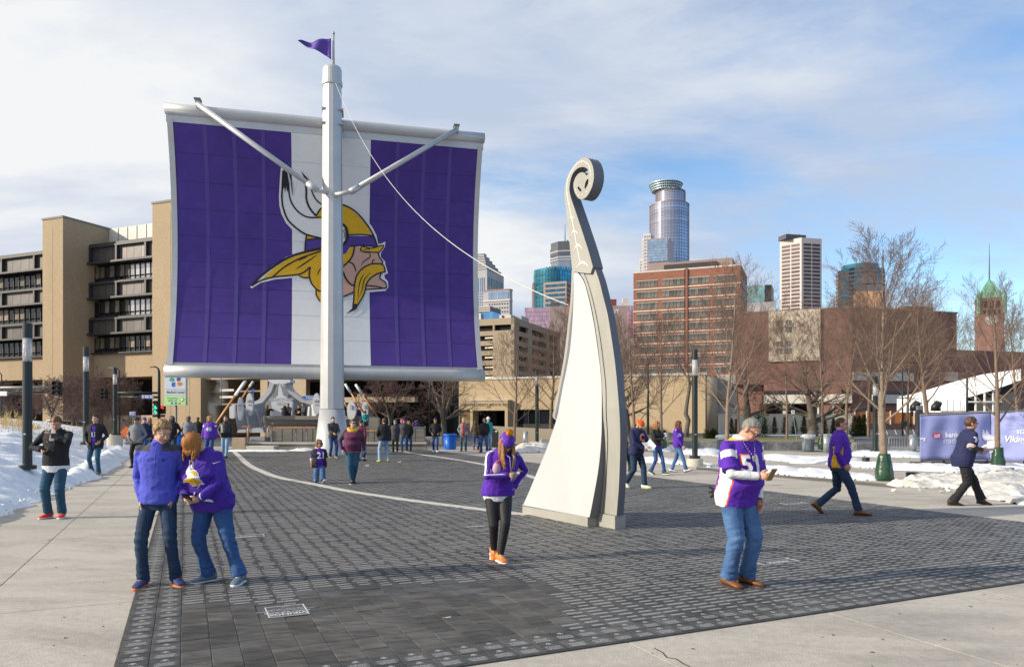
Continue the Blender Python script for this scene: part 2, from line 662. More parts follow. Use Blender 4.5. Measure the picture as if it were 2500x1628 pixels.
pieces.sort(key=vis_key)
near, rest = pieces[:299], pieces[299:]
pv_mesh = {}
JT = 0.003
def paver_verts(L_):
 """top with a small chamfer; unit frame along D2 (width) and D1 (length)"""
 c = 0.004
 out = []
 for ins, z in ((JT / 2, 0.0), (JT / 2, 0.0135), (JT / 2 + c, 0.017)):
  for x, y in ((ins, ins), (PW - ins, ins), (PW - ins, L_ - ins), (ins, L_ - ins)):
   q = D2 * x + D1 * y
   out.append((q.x, q.y, z))
 fs = [(8, 9, 10, 11)]
 for k in (0, 4):
  for j in range(4):
   fs.append((k + j, k + (j + 1) % 4, k + 4 + (j + 1) % 4, k + 4 + j))
 return out, fs
for q in near:
 key = (round(q[2], 3), q[3])
 if key not in pv_mesh:
  vs, fs = paver_verts(q[2])
  me = bpy.data.meshes.new('paver')
  me.from_pydata(vs, [], fs)
  me.materials.append(M_pv[q[3]])
  uvl = me.uv_layers.new(name='UVMap')
  for p in me.polygons:
   for li in p.loop_indices:
    w = Vector(me.vertices[me.loops[li].vertex_index].co)
    aa = (w.x * D2.y - w.y * D2.x) / DET
    bb = (D1.x * w.y - D1.y * w.x) / DET
    uvl.data[li].uv = (1 - bb / PW, 1 - aa / q[2])
  pv_mesh[key] = me
 o = bpy.data.objects.new('paver', pv_mesh[key])
 COL.objects.link(o)
 o.parent = field
 o.location = AB(q[0], q[1], rng.uniform(-0.0015, 0.0015))
 o.rotation_euler = (rng.uniform(-.006, .006), rng.uniform(-.006, .006), 0)
rest = [q for q in rest if AB(q[0], q[1]).y > 1.0]
n = len(rest)
V = np.zeros((n, 8, 3), np.float32)
UV = np.zeros((n, 5, 4, 2), np.float32)
C4 = np.zeros((n, 8, 4), np.float32)
corner = [(0, 0), (1, 0), (1, 1), (0, 1)]
d1, d2, o0 = np.array(D1), np.array(D2), np.array(O0)
qa = np.array([[q[0], q[1], q[2], q[3]] for q in rest], np.float32)
zj = rng.uniform(0.0135, 0.0175, n)
for k, (x, y) in enumerate(corner):
 bx = qa[:, 1] + (JT / 2 if x == 0 else PW - JT / 2)
 ay = qa[:, 0] + (JT / 2 if y == 0 else qa[:, 2] - JT / 2)
 for h in (0, 1):
  ins = 0.0025 * h
  bx2 = bx + (ins if x == 0 else -ins)
  ay2 = ay + (ins if y == 0 else -ins)
  pos = o0[None, :] + ay2[:, None] * d1[None, :] + bx2[:, None] * d2[None, :]
  V[:, k + 4 * h, :] = pos
  V[:, k + 4 * h, 2] = 0.008 if h == 0 else zj + rng.uniform(-.0008, .0008, n)
C4[:, :, 0] = rng.uniform(0, 1, n)[:, None]
C4[:, :, 1] = (qa[:, 3] / 2)[:, None]
C4[:, :, 3] = 1
F = np.array([(4, 5, 6, 7), (0, 1, 5, 4), (1, 2, 6, 5), (2, 3, 7, 6), (3, 0, 4, 7)])
faces = (np.arange(n)[:, None, None] * 8 + F[None]).reshape(-1, 4)
me = bpy.data.meshes.new('far_pavers')
me.vertices.add(n * 8)
me.vertices.foreach_set('co', V.reshape(-1))
me.loops.add(faces.size)
me.loops.foreach_set('vertex_index', faces.reshape(-1).astype(np.int32))
me.polygons.add(len(faces))
me.polygons.foreach_set('loop_start', (np.arange(len(faces)) * 4).astype(np.int32))
uvl = me.uv_layers.new(name='UVMap')
UV[:, 0] = np.array([(1, 1), (0, 1), (0, 0), (1, 0)])[None]
UV[:, 1:] = -5
uvl.data.foreach_set('uv', UV.reshape(-1))
ca = me.color_attributes.new('rnd', 'FLOAT_COLOR', 'POINT')
ca.data.foreach_set('color', C4.reshape(-1))
me.materials.append(M_pvs)
me.polygons.foreach_set('use_smooth', [False] * len(faces))
me.update()
me.validate()
stuff(link('far_pavers', me, field))
M_white = mat('white_print', (0.60, 0.60, 0.59), 0.7, var=0.06, scale=30)
M_gran = mat('plaque_granite', (0.075, 0.078, 0.08), 0.55, var=0.3, scale=60)
def plaque(a0, a1, b0, b1, label, lines, frame=True):
 t = thing('engraved_plaque', label, 'plaque', AB((a0 + a1) / 2, (b0 + b1) / 2, 0), 'large plaques set into the pavers')
 mb = MB()
 mb.slab([[AB(a0 + .006, b0 + .006, .0185), AB(a0 + .006, b1 - .006, .0185), AB(a1 - .006, b1 - .006, .0185), AB(a1 - .006, b0 + .006, .0185)]], (0, 0, -.015), M_gran)
 mb.build('plaque_slab', t)
 mb = MB()
 z = .0195
 if frame:
  for s, e in (((a0 + .03, b0 + .03), (a0 + .03, b1 - .03)), ((a1 - .03, b0 + .03), (a1 - .03, b1 - .03)),
      ((a0 + .03, b0 + .03), (a1 - .03, b0 + .03)), ((a0 + .03, b1 - .03), (a1 - .03, b1 - .03))):
   mb.bar(AB(*s, z), AB(*e, z), .009, .002, M_white)
 for body, size, fa, bold in lines:
  text_on(mb, body, size, AB(a0 + (a1 - a0) * fa, (b0 + b1) / 2, z), -D2, -D1, M_white, 0.001, bold)
 mb.build('plaque_lettering', t)
plaque(pl_a[0], pl_a[1], pl_b[0], pl_b[1], 'large framed black plaque with white lettering set among blank pavers', [
 ('VIKINGS', .085, .24, True), ('LEGACY SHIP PLAZA', .042, .40, True), ('WITH GRATITUDE TO OUR FANS', .034, .56, False), ('FOR THEIR SUPPORT', .034, .66, False), ('SKOL', .03, .84, False)])
for (u, v), lab in (((605, 1311), 'framed plaque in the pavers behind the woman in the purple hoodie'),
     ((1888, 1373), 'framed plaque in the pavers right of the man in brown shoes'),
     ((1163, 1286), 'small pale plaque in the pavers beside the walking woman in black leggings'),
     ((1945, 1230), 'small pale plaque in the pavers behind the man in the white sleeves')):
 a, b = toAB(G(u, v))
 c0 = round(b / PW) * PW
 plaque(a - .15, a + .15, c0 - PW * 1.5, c0 + PW * 1.5, lab, [('VIKINGS', .09, .3, True), ('SEASON TICKET FAMILY', .045, .6, False)], frame=(u > 1500 or u < 700))
M_band = mat('pale_inlay', (0.50, 0.48, 0.44), 0.8, var=0.1, scale=4)
def ribbon(name, px, w, z0=0.004, z1=0.0195):
 pts = [G(u, v, 0) for u, v in px]
 fine = []
 for k in range(len(pts) - 1):
  p0, p1, p2, p3 = pts[max(k - 1, 0)], pts[k], pts[k + 1], pts[min(k + 2, len(pts) - 1)]
  for t in np.linspace(0, 1, 7)[:-1]:
   fine.append(0.5 * ((2 * p1) + (p2 - p0) * t + (2 * p0 - 5 * p1 + 4 * p2 - p3) * t * t + (3 * p1 - p0 - 3 * p2 + p3) * t ** 3))
 fine.append(pts[-1])
 mb = MB()
 Lr, Rr = [], []
 for k, p in enumerate(fine):
  d = (fine[min(k + 1, len(fine) - 1)] - fine[max(k - 1, 0)]).normalized()
  nn = Vector((-d.y, d.x, 0)) * w / 2
  Lr.append(p + nn)
  Rr.append(p - nn)
 for k in range(len(fine) - 1):
  a, b, c, d = Lr[k], Rr[k], Rr[k + 1], Lr[k + 1]
  up = lambda q, z: (q.x, q.y, z)
  mb.add([up(a, z1), up(b, z1), up(c, z1), up(d, z1), up(a, z0), up(b, z0), up(c, z0), up(d, z0)],
    [(0, 1, 2, 3), (0, 3, 7, 4), (1, 5, 6, 2)], M_band)
 return structure(mb.build(name))
ribbon('pale_band', [(569, 1100), (587, 1117), (607, 1135), (641, 1152), (684, 1167), (758, 1181), (842, 1198), (943, 1214), (1044, 1228), (1179, 1245), (1290, 1258)], 0.24)
ribbon('pale_band', [(957, 1098.5), (1021, 1108.6), (1098, 1120), (1179, 1134), (1273, 1157), (1330, 1176)], 0.24)
#  MAST AND SAIL
M_alu = mat('silver_paint', (0.50, 0.50, 0.50), 0.42, metal=0.35, var=0.05, scale=1.2)
M_alud = mat('grey_paint', (0.42, 0.43, 0.43), 0.45, metal=0.2, var=0.06, scale=2)
M_steel = mat('dark_bracket', (0.22, 0.23, 0.24), 0.5, metal=0.4)
M_purple = mat('purple_mesh', (0.062, 0.030, 0.225), 0.75, var=0.10, scale=1.4, bump=0.15, bscale=90, stain=(0.5, 0.86), obj_rnd=0.05)
M_purpseam = mat('purple_seam', (0.080, 0.050, 0.245), 0.7, var=0.06, scale=2)
M_sailw = mat('white_mesh', (0.70, 0.71, 0.72), 0.7, var=0.03, scale=2)
M_seamw = mat('white_seam', (0.62, 0.63, 0.64), 0.7, var=0.03)
M_flag = mat('purple_flag', (0.085, 0.04, 0.30), 0.6, var=0.08)
YM = 36.7
MX, MYY = XH(811, YM), YM
ship = thing('ship_mast_and_sail', 'tall silver ship mast carrying a huge purple and white sail with a horned warrior emblem', 'mast', (MX, MYY, 0))
mb = MB()
mb.lathe([(0.87, 0), (0.86, 0.05), (0.60, ZH(999, YM))], M_alu, 40, (MX, MYY, 0))
mb.build('mast_base', ship, smooth=True)
mb = MB()
z0, z1 = ZH(999, YM), ZH(200, YM)
mb.lathe([(0.585, z0 + .02), (0.45, z1)], M_alu, 14, (MX, MYY, 0), rot=0.1)
mb.build('mast_shaft', ship)
mb = MB()
mb.lathe([(0.47, z1 - .25), (0.50, z1 - .2), (0.50, z1 - .02), (.465, z1), (0.46, ZH(172, YM)), (0.40, ZH(166, YM)), (0.0, ZH(165, YM))], M_alu, 28, (MX, MYY, 0))
mb.build('mast_cap', ship, smooth=False)
mb = MB()
fx = XH(814, YM)
zt, zb = ZH(84, YM), ZH(166, YM)
mb.tube([(fx, YM, zb - .1), (fx, YM, zt)], [0.07, 0.05], M_alud, 10)
mb.lathe([(0.07, 0), (0.075, .06), (0.03, .13), (0, .14)], M_alud, 10, (fx, YM, zt))
mb.build('flag_pole', ship, smooth=True)
mb = MB()
NX, NZ = 14, 6
hoist_t, hoist_b = ZH(97, YM), ZH(149, YM)
vs, fs = [], []
for i in range(NX + 1):
 t = i / NX
 x = fx - 0.09 - t * (XH(812, YM) - XH(733, YM))
 top = hoist_t + (ZH(107, YM) - hoist_t) * t + 0.07 * math.sin(t * 9) * t
 bot = hoist_b + (ZH(107, YM) - hoist_b) * t ** 0.8 + 0.05 * math.sin(t * 8) * t
 for j in range(NZ + 1):
  s = j / NZ
  vs.append((x, YM - 0.1 + 0.16 * math.sin(t * 10 + s * 1.3) * t ** .6, bot + (top - bot) * s))
for i in range(NX):
 for j in range(NZ):
  a = i * (NZ + 1) + j
  fs.append((a, a + NZ + 1, a + NZ + 2, a + 1))
mb.add(vs, fs, M_flag)
fl = mb.build('flag', ship, smooth=True)
fl.modifiers.new('thick', 'SOLIDIFY').thickness = 0.012
YL = 35.7
SL = Vector((XH(416, YL), YL, 0))
SR_Y = 39.4
SR = Vector((XH(1171, SR_Y), SR_Y, 0))
SD = (SR - SL)
SW = SD.length
SDn = SD.normalized()
SN = Vector((SDn.y, -SDn.x, 0))
Z_BOT, Z_TOP = ZH(884, YL), ZH(297, YL)
BOW = 1.25
def sail(s, t, off=0.0):
 p = SL + SD * s
 b = BOW * (1 - (2 * t - 1) ** 2)
 return Vector((p.x, p.y, Z_BOT + (Z_TOP - Z_BOT) * t)) - SN * (b - off)
def sail_st(u, v):
 """where the sight line of a photo pixel meets the sail"""
 d = Vector(((u - CU) / FPX, 1, -(v - HV) / FPX))
 c = Vector((0, 0, EYE))
 t = 0.5
 for _ in range(12):
  b = BOW * (1 - (2 * t - 1) ** 2)
  q0 = SL - SN * b
  k = (q0 - c).dot(SN) / d.dot(SN)
  p = c + d * k
  s = (p - q0).dot(SDn) / SW
  t = (p.z - Z_BOT) / (Z_TOP - Z_BOT)
 return s, t
TL = 24
s_w0 = sail_st(713, 590)[0]
s_w1 = sail_st(902, 590)[0]
def sail_strip(mb, s0, s1, t0, t1, m, off=0.0, thick=0.0):
 k0 = [t0] + [k / TL for k in range(TL + 1) if t0 + 1e-4 < k / TL < t1 - 1e-4] + [t1]
 vs, fs = [], []
 for t in k0:
  vs += [sail(s0, t, off), sail(s1, t, off)]
 for k in range(len(k0) - 1):
  fs.append((2 * k, 2 * k + 1, 2 * k + 3, 2 * k + 2))
 mb.add(vs, fs, m)
back = MB()
sail_strip(back, 0, 1, 0, 1, M_purpseam, -0.03)
back.build('sail_backing', ship)
back = MB()
sail_strip(back, s_w0, s_w1, 0, 1, M_seamw, -0.015)
back.build('sail_backing', ship)
colsL = np.linspace(0.012, s_w0, 5)
colsR = np.linspace(s_w1, 0.988, 5)
colsW = [s_w0, (s_w0 + s_w1) / 2, s_w1]
rows = np.linspace(0.0, 1.0, 10)
for cols, mm in ((colsL, M_purple), (colsW, M_sailw), (colsR, M_purple)):
 for c in range(len(cols) - 1):
  for r_ in range(9):
   mb = MB()
   e = 0.0006
   sail_strip(mb, cols[c] + e, cols[c + 1] - e, rows[r_] + .0008, rows[r_ + 1] - .0008, mm, 0.0)
   mb.build('sail_panel', ship)
for cols, mm in ((colsL, M_purpseam), (colsR, M_purpseam)):
 for c in (1, 2, 3):
  mb = MB()
  sail_strip(mb, cols[c] - .006, cols[c] + .006, 0.0, 1.0, mm, 0.012)
  mb.build('seam_strip', ship)
for s0, s1 in ((-0.010, 0.007), (0.993, 1.010)):
 mb = MB()
 sail_strip(mb, s0, s1, -0.01, 1.01, M_alu, 0.03)
 o = mb.build('side_frame', ship)
 o.modifiers.new('thick', 'SOLIDIFY').thickness = 0.16
for t0, t1, nm in ((-0.035, 0.0, 'bottom_frame'), (1.0, 1.032, 'top_frame')):
 mb = MB()
 zz0, zz1 = Z_BOT + (Z_TOP - Z_BOT) * t0, Z_BOT + (Z_TOP - Z_BOT) * t1
 a, b = sail(-0.013, 0), sail(1.013, 0)
 mb.bar(Vector((a.x, a.y, (zz0 + zz1) / 2)) - SN * .06, Vector((b.x, b.y, (zz0 + zz1) / 2)) - SN * .06, 0.14, zz1 - zz0, M_alud if t0 < 0 else M_alu)
 mb.build(nm, ship)
def hub_tube(zc, r, nm, e=0.02):
 mb = MB()
 a, b = sail(-e, 0), sail(1 + e, 0)
 a.z = b.z = zc
 k = 9
 pts = [a + (b - a) * i / k for i in range(k + 1)]
 mb.tube(pts, r, M_alu, 28)
 o = mb.build(nm, ship, smooth=False)
 for p in o.data.polygons:
  p.use_smooth = len(p.vertices) == 4
 return a, b
Z_TT = ZH(266, YL)
Z_BT = ZH(906, YL)
tA, tB = hub_tube(Z_TT, 0.265, 'top_tube', 0.016)
hub_tube(Z_BT, 0.30, 'bottom_tube', 0.016)
for uu, (ua, va), (ub, vb) in ((0, (482, 254), (772, 463)), (1, (1114, 317), (857, 468))):
 mb = MB()
 f = (ua - 408) / (1176 - 408)
 f = (f / 1.0)
 yt = 1 / ((1 - f) / YL + f / SR_Y)
 top = P(ua, va, yt - 0.45)
 bot = P(ub, vb, YM - 0.75)
 mb.tube([top, bot], 0.125, M_alu, 14)
 mb.tube([bot - (bot - top).normalized() * .5, bot + (bot - top).normalized() * .05], 0.155, M_alu, 14)
 mb.tube([bot, Vector((MX, YM - .35, bot.z - .08))], 0.105, M_alu, 12)
 mb.build('yard_strut', ship, smooth=True)
 mb = MB()
 mb.box(top + Vector((0, .12, 0.04)), (0.20, 0.36, 0.30), M_alud, rz=0.2)
 mb.box(top + Vector((0, .05, 0.21)), (0.30, 0.46, 0.05), M_steel, rz=0.2)
 mb.build('strut_bracket', ship)
mb = MB()
for dz in (0.35, -0.35):
 mb.box((MX, YM + .15, Z_TT - 0.05 + dz), (1.02, 1.02, 0.07), M_alud, rz=0.2)
mb.build('mast_collar', ship)
#  emblem, traced flat shapes laid on the sail
M_ek = mat('emblem_black', (0.012, 0.011, 0.018), 0.7)
M_ey = mat('emblem_gold', (0.66, 0.38, 0.012), 0.7, var=0.04)
M_es = mat('emblem_skin', (0.56, 0.33, 0.26), 0.7, var=0.03)
M_ew = mat('emblem_white', (0.70, 0.71, 0.72), 0.7, var=0.02)
M_ep = mat('emblem_purple', (0.075, 0.04, 0.25), 0.75, var=0.05)
def smooth_loop(pts, closed, k=3):
 pts = [Vector((p[0], p[1], 0)) for p in pts]
 out, n = [], len(pts)
 rngk = n if closed else n - 1
 for i in range(rngk):
  g_ = (lambda j: pts[j % n]) if closed else (lambda j: pts[min(max(j, 0), n - 1)])
  p0, p1, p2, p3 = g_(i - 1), g_(i), g_(i + 1), g_(i + 2)
  for q in range(k):
   t = q / k
   out.append(0.5 * ((2 * p1) + (p2 - p0) * t + (2 * p0 - 5 * p1 + 4 * p2 - p3) * t * t + (3 * p1 - p0 - 3 * p2 + p3) * t ** 3))
 if not closed:
  out.append(pts[-1])
 return out
def stroke_poly(pts, w, taper=False):
 f = smooth_loop(pts, False, 4)
 Lp, Rp = [], []
 n = len(f)
 for k, p in enumerate(f):
  d = f[min(k + 1, n - 1)] - f[max(k - 1, 0)]
  if d.length < 1e-6:
   d = Vector((1, 0, 0))
  d.normalize()
  ww = w
  if taper:
   e = min(k, n - 1 - k) / (n - 1) * 2
   ww = w * (0.15 + 0.85 * min(1, e * 1.6))
  q = Vector((-d.y, d.x, 0)) * ww / 2
  Lp.append(p + q)
  Rp.append(p - q)
 quads = []
 for k in range(n - 1):
  quads.append([Lp[k], Lp[k + 1], Rp[k + 1], Rp[k]])
 return quads
EMB = []
def fill(m, pts, lev, sm=False):
 EMB.append((m, [smooth_loop(pts, True) if sm else [Vector((p[0], p[1], 0)) for p in pts]], lev))
def line(pts, w, lev=4, taper=False):
 EMB.append((M_ek, stroke_poly(pts, w, taper), lev))
fill(M_ew, [(45, 1230), (60, 1200), (150, 1110), (260, 1020), (400, 930), (520, 882), (590, 862), (590, 700), (540, 690), (470, 665), (400, 590), (355, 500), (335, 420), (330, 330), (340, 150), (350, 40), (380, 45), (420, 90), (445, 130), (462, 190), (472, 320), (520, 200), (560, 60), (640, 160), (760, 330), (960, 390), (1100, 450), (1215, 570), (1260, 630), (1300, 710), (1320, 800), (1360, 790), (1390, 775), (1385, 830), (1345, 890), (1345, 930), (1385, 970), (1390, 1000), (1415, 1090), (1380, 1105), (1385, 1140), (1415, 1170), (1420, 1230), (1390, 1265), (1200, 1280), (1150, 1400), (1000, 1510), (1040, 1440), (1060, 1300), (960, 1340), (740, 1390), (690, 1300), (640, 1150), (520, 1130), (300, 1150), (150, 1185), (60, 1240)], 0)
fill(M_ey, [(700, 525), (755, 445), (860, 402), (965, 412), (1050, 455), (1130, 530), (1200, 610), (1240, 680), (1258, 715), (1150, 705), (1020, 705), (1000, 640), (965, 600), (860, 560), (755, 532)], 1)
fill(M_ey, [(612, 718), (700, 742), (605, 754)], 1)
fill(M_ep, [(600, 757), (755, 742), (870, 760), (965, 800), (1000, 780), (1015, 718), (1265, 722), (1290, 770), (1304, 816), (1150, 815), (1040, 822), (1000, 890), (965, 905), (860, 870), (755, 850), (590, 868)], 1)
fill(M_ew, [(940, 620), (975, 650), (997, 700), (992, 745), (965, 768), (900, 760)], 2, True)
fill(M_ey, [(155, 1155), (280, 1040), (420, 950), (580, 890), (755, 850), (880, 870), (965, 910), (1010, 885), (1040, 828), (1080, 825), (1065, 900), (1030, 955), (965, 1020), (900, 1120), (860, 1250), (830, 1330), (740, 1375), (700, 1310), (695, 1255), (650, 1185), (632, 1135), (590, 1138), (530, 1115), (450, 1112), (270, 1128)], 1)
fill(M_es, [(965, 1030), (1035, 965), (1080, 828), (1140, 830), (1140, 870), (1240, 880), (1320, 880), (1330, 930), (1358, 972), (1350, 997), (1250, 1000), (1150, 1050), (1100, 1120), (1085, 1210), (1075, 1280), (965, 1325), (890, 1330), (870, 1240), (910, 1110)], 2)
fill(M_es, [(1200, 1210), (1230, 1165), (1300, 1110), (1345, 1090), (1338, 1145), (1388, 1180), (1390, 1240), (1195, 1252)], 2)
fill(M_ey, [(1150, 825), (1250, 842), (1368, 812), (1348, 862), (1310, 880), (1240, 878), (1150, 868)], 3)
fill(M_ey, [(1250, 1003), (1350, 1003), (1388, 1072), (1310, 1095), (1232, 1148), (1192, 1225), (1168, 1320), (1112, 1405), (1078, 1405), (1085, 1250), (1105, 1120), (1160, 1045)], 3)
fill(M_ek, [(378, 62), (415, 92), (432, 190), (440, 300), (424, 245), (413, 292), (403, 222), (392, 292), (383, 235), (366, 262)], 3)
fill(M_ek, [(553, 76), (590, 120), (620, 150), (642, 192), (628, 230), (612, 190), (604, 240), (588, 200), (578, 140)], 3)
fill(M_ek, [(1076, 1395), (1130, 1395), (1095, 1450), (1000, 1498), (1058, 1440)], 4)
line([(372, 70), (364, 240), (360, 350), (375, 450), (420, 560), (500, 640), (590, 700), (680, 728), (760, 745)], 17)
line([(427, 190), (432, 300), (456, 390), (510, 468), (580, 520), (650, 538), (760, 535)], 15)
line([(432, 100), (452, 170), (466, 320)], 12, 4, True)
line([(590, 150), (602, 260), (605, 360), (640, 450), (702, 522)], 19)
line([(636, 190), (660, 280), (700, 360), (760, 410)], 14)
line([(700, 522), (755, 442), (860, 398), (965, 412), (1060, 455), (1140, 525), (1215, 620), (1272, 718), (1310, 822)], 15)
line([(606, 706), (592, 800), (590, 872)], 14)
line([(604, 756), (760, 742)], 12)
line([(1012, 711), (1150, 706), (1268, 720)], 13)
line([(1035, 824), (1150, 815), (1312, 826)], 13)
line([(930, 590), (985, 620), (1008, 670), (1012, 720), (1000, 770), (965, 808)], 24)
line([(965, 660), (982, 700), (976, 740)], 6)
line([(980, 650), (995, 700), (988, 750)], 6)
line([(58, 1218), (150, 1122), (280, 1022), (420, 937), (580, 882), (755, 846)], 22)
line([(70, 1210), (150, 1165), (270, 1130), (450, 1112), (560, 1092), (642, 1028)], 15)
line([(268, 1128), (380, 1032), (520, 952), (640, 907), (760, 868)], 14)
line([(498, 1052), (590, 990), (715, 905)], 12, 4, True)
line([(520, 968), (560, 950), (615, 925)], 9, 4, True)
line([(642, 1028), (632, 1110), (655, 1190), (715, 1258), (760, 1275)], 15)
line([(700, 1252), (703, 1310), (742, 1372)], 14)
line([(530, 1115), (580, 1135), (632, 1132)], 13)
line([(755, 1030), (728, 1070), (712, 1115)], 9, 4, True)
line([(1082, 824), (1068, 900), (1036, 960), (960, 1032)], 15)
line([(1158, 820), (1146, 868), (1240, 880), (1320, 882), (1350, 858), (1368, 812), (1250, 842), (1160, 822)], 11)
line([(1165, 865), (1210, 848), (1245, 858)], 8, 4, True)
line([(1165, 890), (1228, 888), (1236, 930), (1190, 962), (1160, 990), (1148, 1025)], 10, 4, True)
line([(1282, 956), (1262, 965), (1262, 992)], 10)
line([(1318, 880), (1332, 932), (1362, 975), (1352, 1000)], 13)
line([(1388, 1078), (1362, 1005), (1250, 1000), (1160, 1045), (1102, 1120), (1080, 1230), (1076, 1330), (1066, 1430)], 14)
line([(1390, 1076), (1310, 1096), (1240, 1142), (1200, 1200), (1180, 1290), (1120, 1400)], 14)
line([(1178, 1090), (1130, 1200), (1112, 1395)], 10, 4, True)
line([(1248, 1080), (1182, 1150), (1160, 1250), (1130, 1330)], 10, 4, True)
line([(1348, 1086), (1336, 1142), (1388, 1182), (1394, 1240), (1300, 1222), (1200, 1212)], 13)
line([(1192, 1252), (1300, 1246), (1394, 1238)], 12)
line([(968, 1075), (1000, 1150), (1050, 1205), (1086, 1208)], 17)
line([(1008, 972), (1070, 1002), (1098, 1080)], 14, 4, True)
line([(890, 1345), (965, 1325), (1080, 1276)], 14)
def on_sail(poly):
 return [Vector((*sail_st(600 + p.x / 4.078, 400 + p.y / 4.078), 0)) for p in poly]
def lay(polys, m, mapper, off, name, parent, levels):
 """tessellate flat shapes, cut them at the facet levels, drop them on a surface"""
 bm = bmesh.new()
 for q in polys:
  st = mapper(q)
  vv = [bm.verts.new(p) for p in st]
  for t in tessellate_polygon([st]):
   try:
    bm.faces.new([vv[i] for i in t])
   except ValueError:
    pass
 for L in levels:
  bmesh.ops.bisect_plane(bm, geom=bm.verts[:] + bm.edges[:] + bm.faces[:], plane_co=(0, L, 0), plane_no=(0, 1, 0), dist=1e-7)
 bm.verts.ensure_lookup_table()
 bm.verts.index_update()
 vs = [off(v.co.x, v.co.y) for v in bm.verts]
 fs = []
 for f in bm.faces:
  idx = [v.index for v in f.verts]
  a, b, c = (f.verts[i].co for i in range(3))
  fs.append(tuple(idx) if (b - a).cross(c - a).z > 0 else tuple(reversed(idx)))
 bm.free()
 mb = MB()
 mb.add(vs, fs, m)
 return mb.build(name, parent)
names = {0: 'emblem_outline', 1: 'emblem_fill', 2: 'emblem_fill', 3: 'emblem_fill', 4: 'emblem_linework'}
for lev in range(5):
 for m in {id(e[0]): e[0] for e in EMB if e[2] == lev}.values():
  polys = [q for e in EMB if e[2] == lev and e[0] is m for q in e[1]]
  eo = lay(polys, m, on_sail, lambda s, t, L=lev: sail(s, t, 0.022 + 0.007 * L), names[lev], ship, [k / TL for k in range(TL + 1)])
  stuff(eo) if lev in (1, 4) else None
#  STERN SCULPTURE
M_tw = mat('white_panel', (0.50, 0.505, 0.51), 0.5, var=0.02, scale=0.8, stain=(0.7, 0.93, (1, 1, .35)))
M_tg = mat('warm_grey_panel', (0.335, 0.325, 0.29), 0.5, var=0.05, scale=1.5, stain=(1.2, 0.86, (1, 1, .3)))
M_td = mat('shaded_edge_panel', (0.15, 0.155, 0.175), 0.5, var=0.06, scale=1.5, metal=0.1)  # side faces coloured darker: their shade is put into the grey
Cc = G(1434.5, 1287.5)
TD = Vector((-0.509, 0.861, 0)).normalized()
TP = Vector((0.861, 0.509, 0)).normalized()
def tail_pt(u, v, off=0.0):
 """sight line meets the upright plane Cc + off*TP"""
 d = Vector(((u - CU) / FPX, 1, -(v - HV) / FPX))
 c = Vector((0, 0, EYE))
 k = (Cc + TP * off - c).dot(TP) / d.dot(TP)
 return c + d * k
def tail_off(z):
 return max(0.022, 0.24 - 0.115 * max(z, 0))
def tail_var(u, v, extra):
 """the same sight line, met by the beam's face, which closes up to the white panel with height"""
 o = 0.15
 for _ in range(6):
  o = tail_off(tail_pt(u, v, o).z) + extra
 return tail_pt(u, v, o)
Z1 = lambda x, y: (1360 + x / 5.0, 370 + y / 5.0)
Z2 = lambda x, y: (1260 + x / 4.307, 640 + y / 4.307)
Z3 = lambda x, y: (1260 + x / 4.843, 990 + y / 4.843)
tail = thing('ship_stern_sculpture', 'tall white and grey curled ship stern sculpture on a grey base', 'sculpture', Cc)
def smooth_px(pts, k=3):
 return [(p.x, p.y) for p in smooth_loop(pts, False, k)]
w_right = smooth_px([Z2(610, 100), Z2(650, 115), Z2(690, 165), Z2(720, 225), Z2(750, 330), Z2(790, 500), Z2(830, 720), Z2(860, 930), Z2(885, 1130), Z2(900, 1330), Z3(1012, 150), Z3(1008, 350), Z3(990, 600), Z3(965, 800), Z3(930, 1000), Z3(890, 1210), Z3(868, 1318)])
w_left = smooth_px([Z3(75, 1190), Z3(160, 1000), Z3(250, 780), Z3(350, 540), Z3(440, 280), Z3(490, 120), Z2(452, 1530), Z2(490, 1320), Z2(520, 1180), Z2(545, 1050), Z2(570, 900), Z2(590, 680), Z2(600, 500), Z2(606, 300), Z2(607, 100)])
mb = MB()
mb.slab([[tail_pt(u, v) for u, v in w_right + w_left[:-1]]], lambda p: TP * tail_off(p.z), M_tw, M_td)
mb.build('white_panel', tail)
b_right = smooth_px([Z2(830, 70), Z2(875, 200), Z2(920, 380), Z2(965, 560), Z2(1000, 780), Z2(1030, 980), Z2(1055, 1200), Z2(1074, 1420), Z3(1222, 100), Z3(1230, 300), Z3(1228, 600), Z3(1215, 950), Z3(1200, 1150), Z3(1188, 1300)])
b_left = smooth_px([Z3(990, 1262), Z3(1005, 1100), Z3(1030, 800), Z3(1040, 500), Z3(1030, 150), Z2(905, 1330), Z2(885, 1100), Z2(850, 800), Z2(800, 500), Z2(745, 280), Z2(700, 150), Z2(660, 70)])
mb = MB()
mb.slab([[tail_var(u, v, 0.0) for u, v in b_right + b_left]], TP * 0.135, M_tg, M_td)
mb.build('outer_beam', tail)
i_right = smooth_px([Z2(708, 112), Z2(745, 200), Z2(790, 350), Z2(840, 570), Z2(885, 830), Z2(915, 1070), Z2(940, 1330), Z3(1060, 100), Z3(1076, 350), Z3(1072, 600), Z3(1058, 850), Z3(1030, 1150), Z3(1022, 1272)])
mb = MB()
mb.slab([[tail_var(u, v, -0.015) for u, v in i_right + b_left[:-1]]], TP * 0.015, M_tg, M_td)
mb.build('inner_flange', tail)
f_left = smooth_px([Z3(470, 170), Z3(430, 122), Z3(462, 0), Z2(400, 1530), Z2(450, 1280), Z2(490, 1080), Z2(520, 880), Z2(545, 640), Z2(565, 470), Z2(577, 300), Z2(585, 90)])
f_right = smooth_px([Z2(640, 90), Z2(640, 300), Z2(640, 680), Z2(600, 1050), Z2(540, 1320), Z2(500, 1530), Z3(540, 130)])
mb = MB()
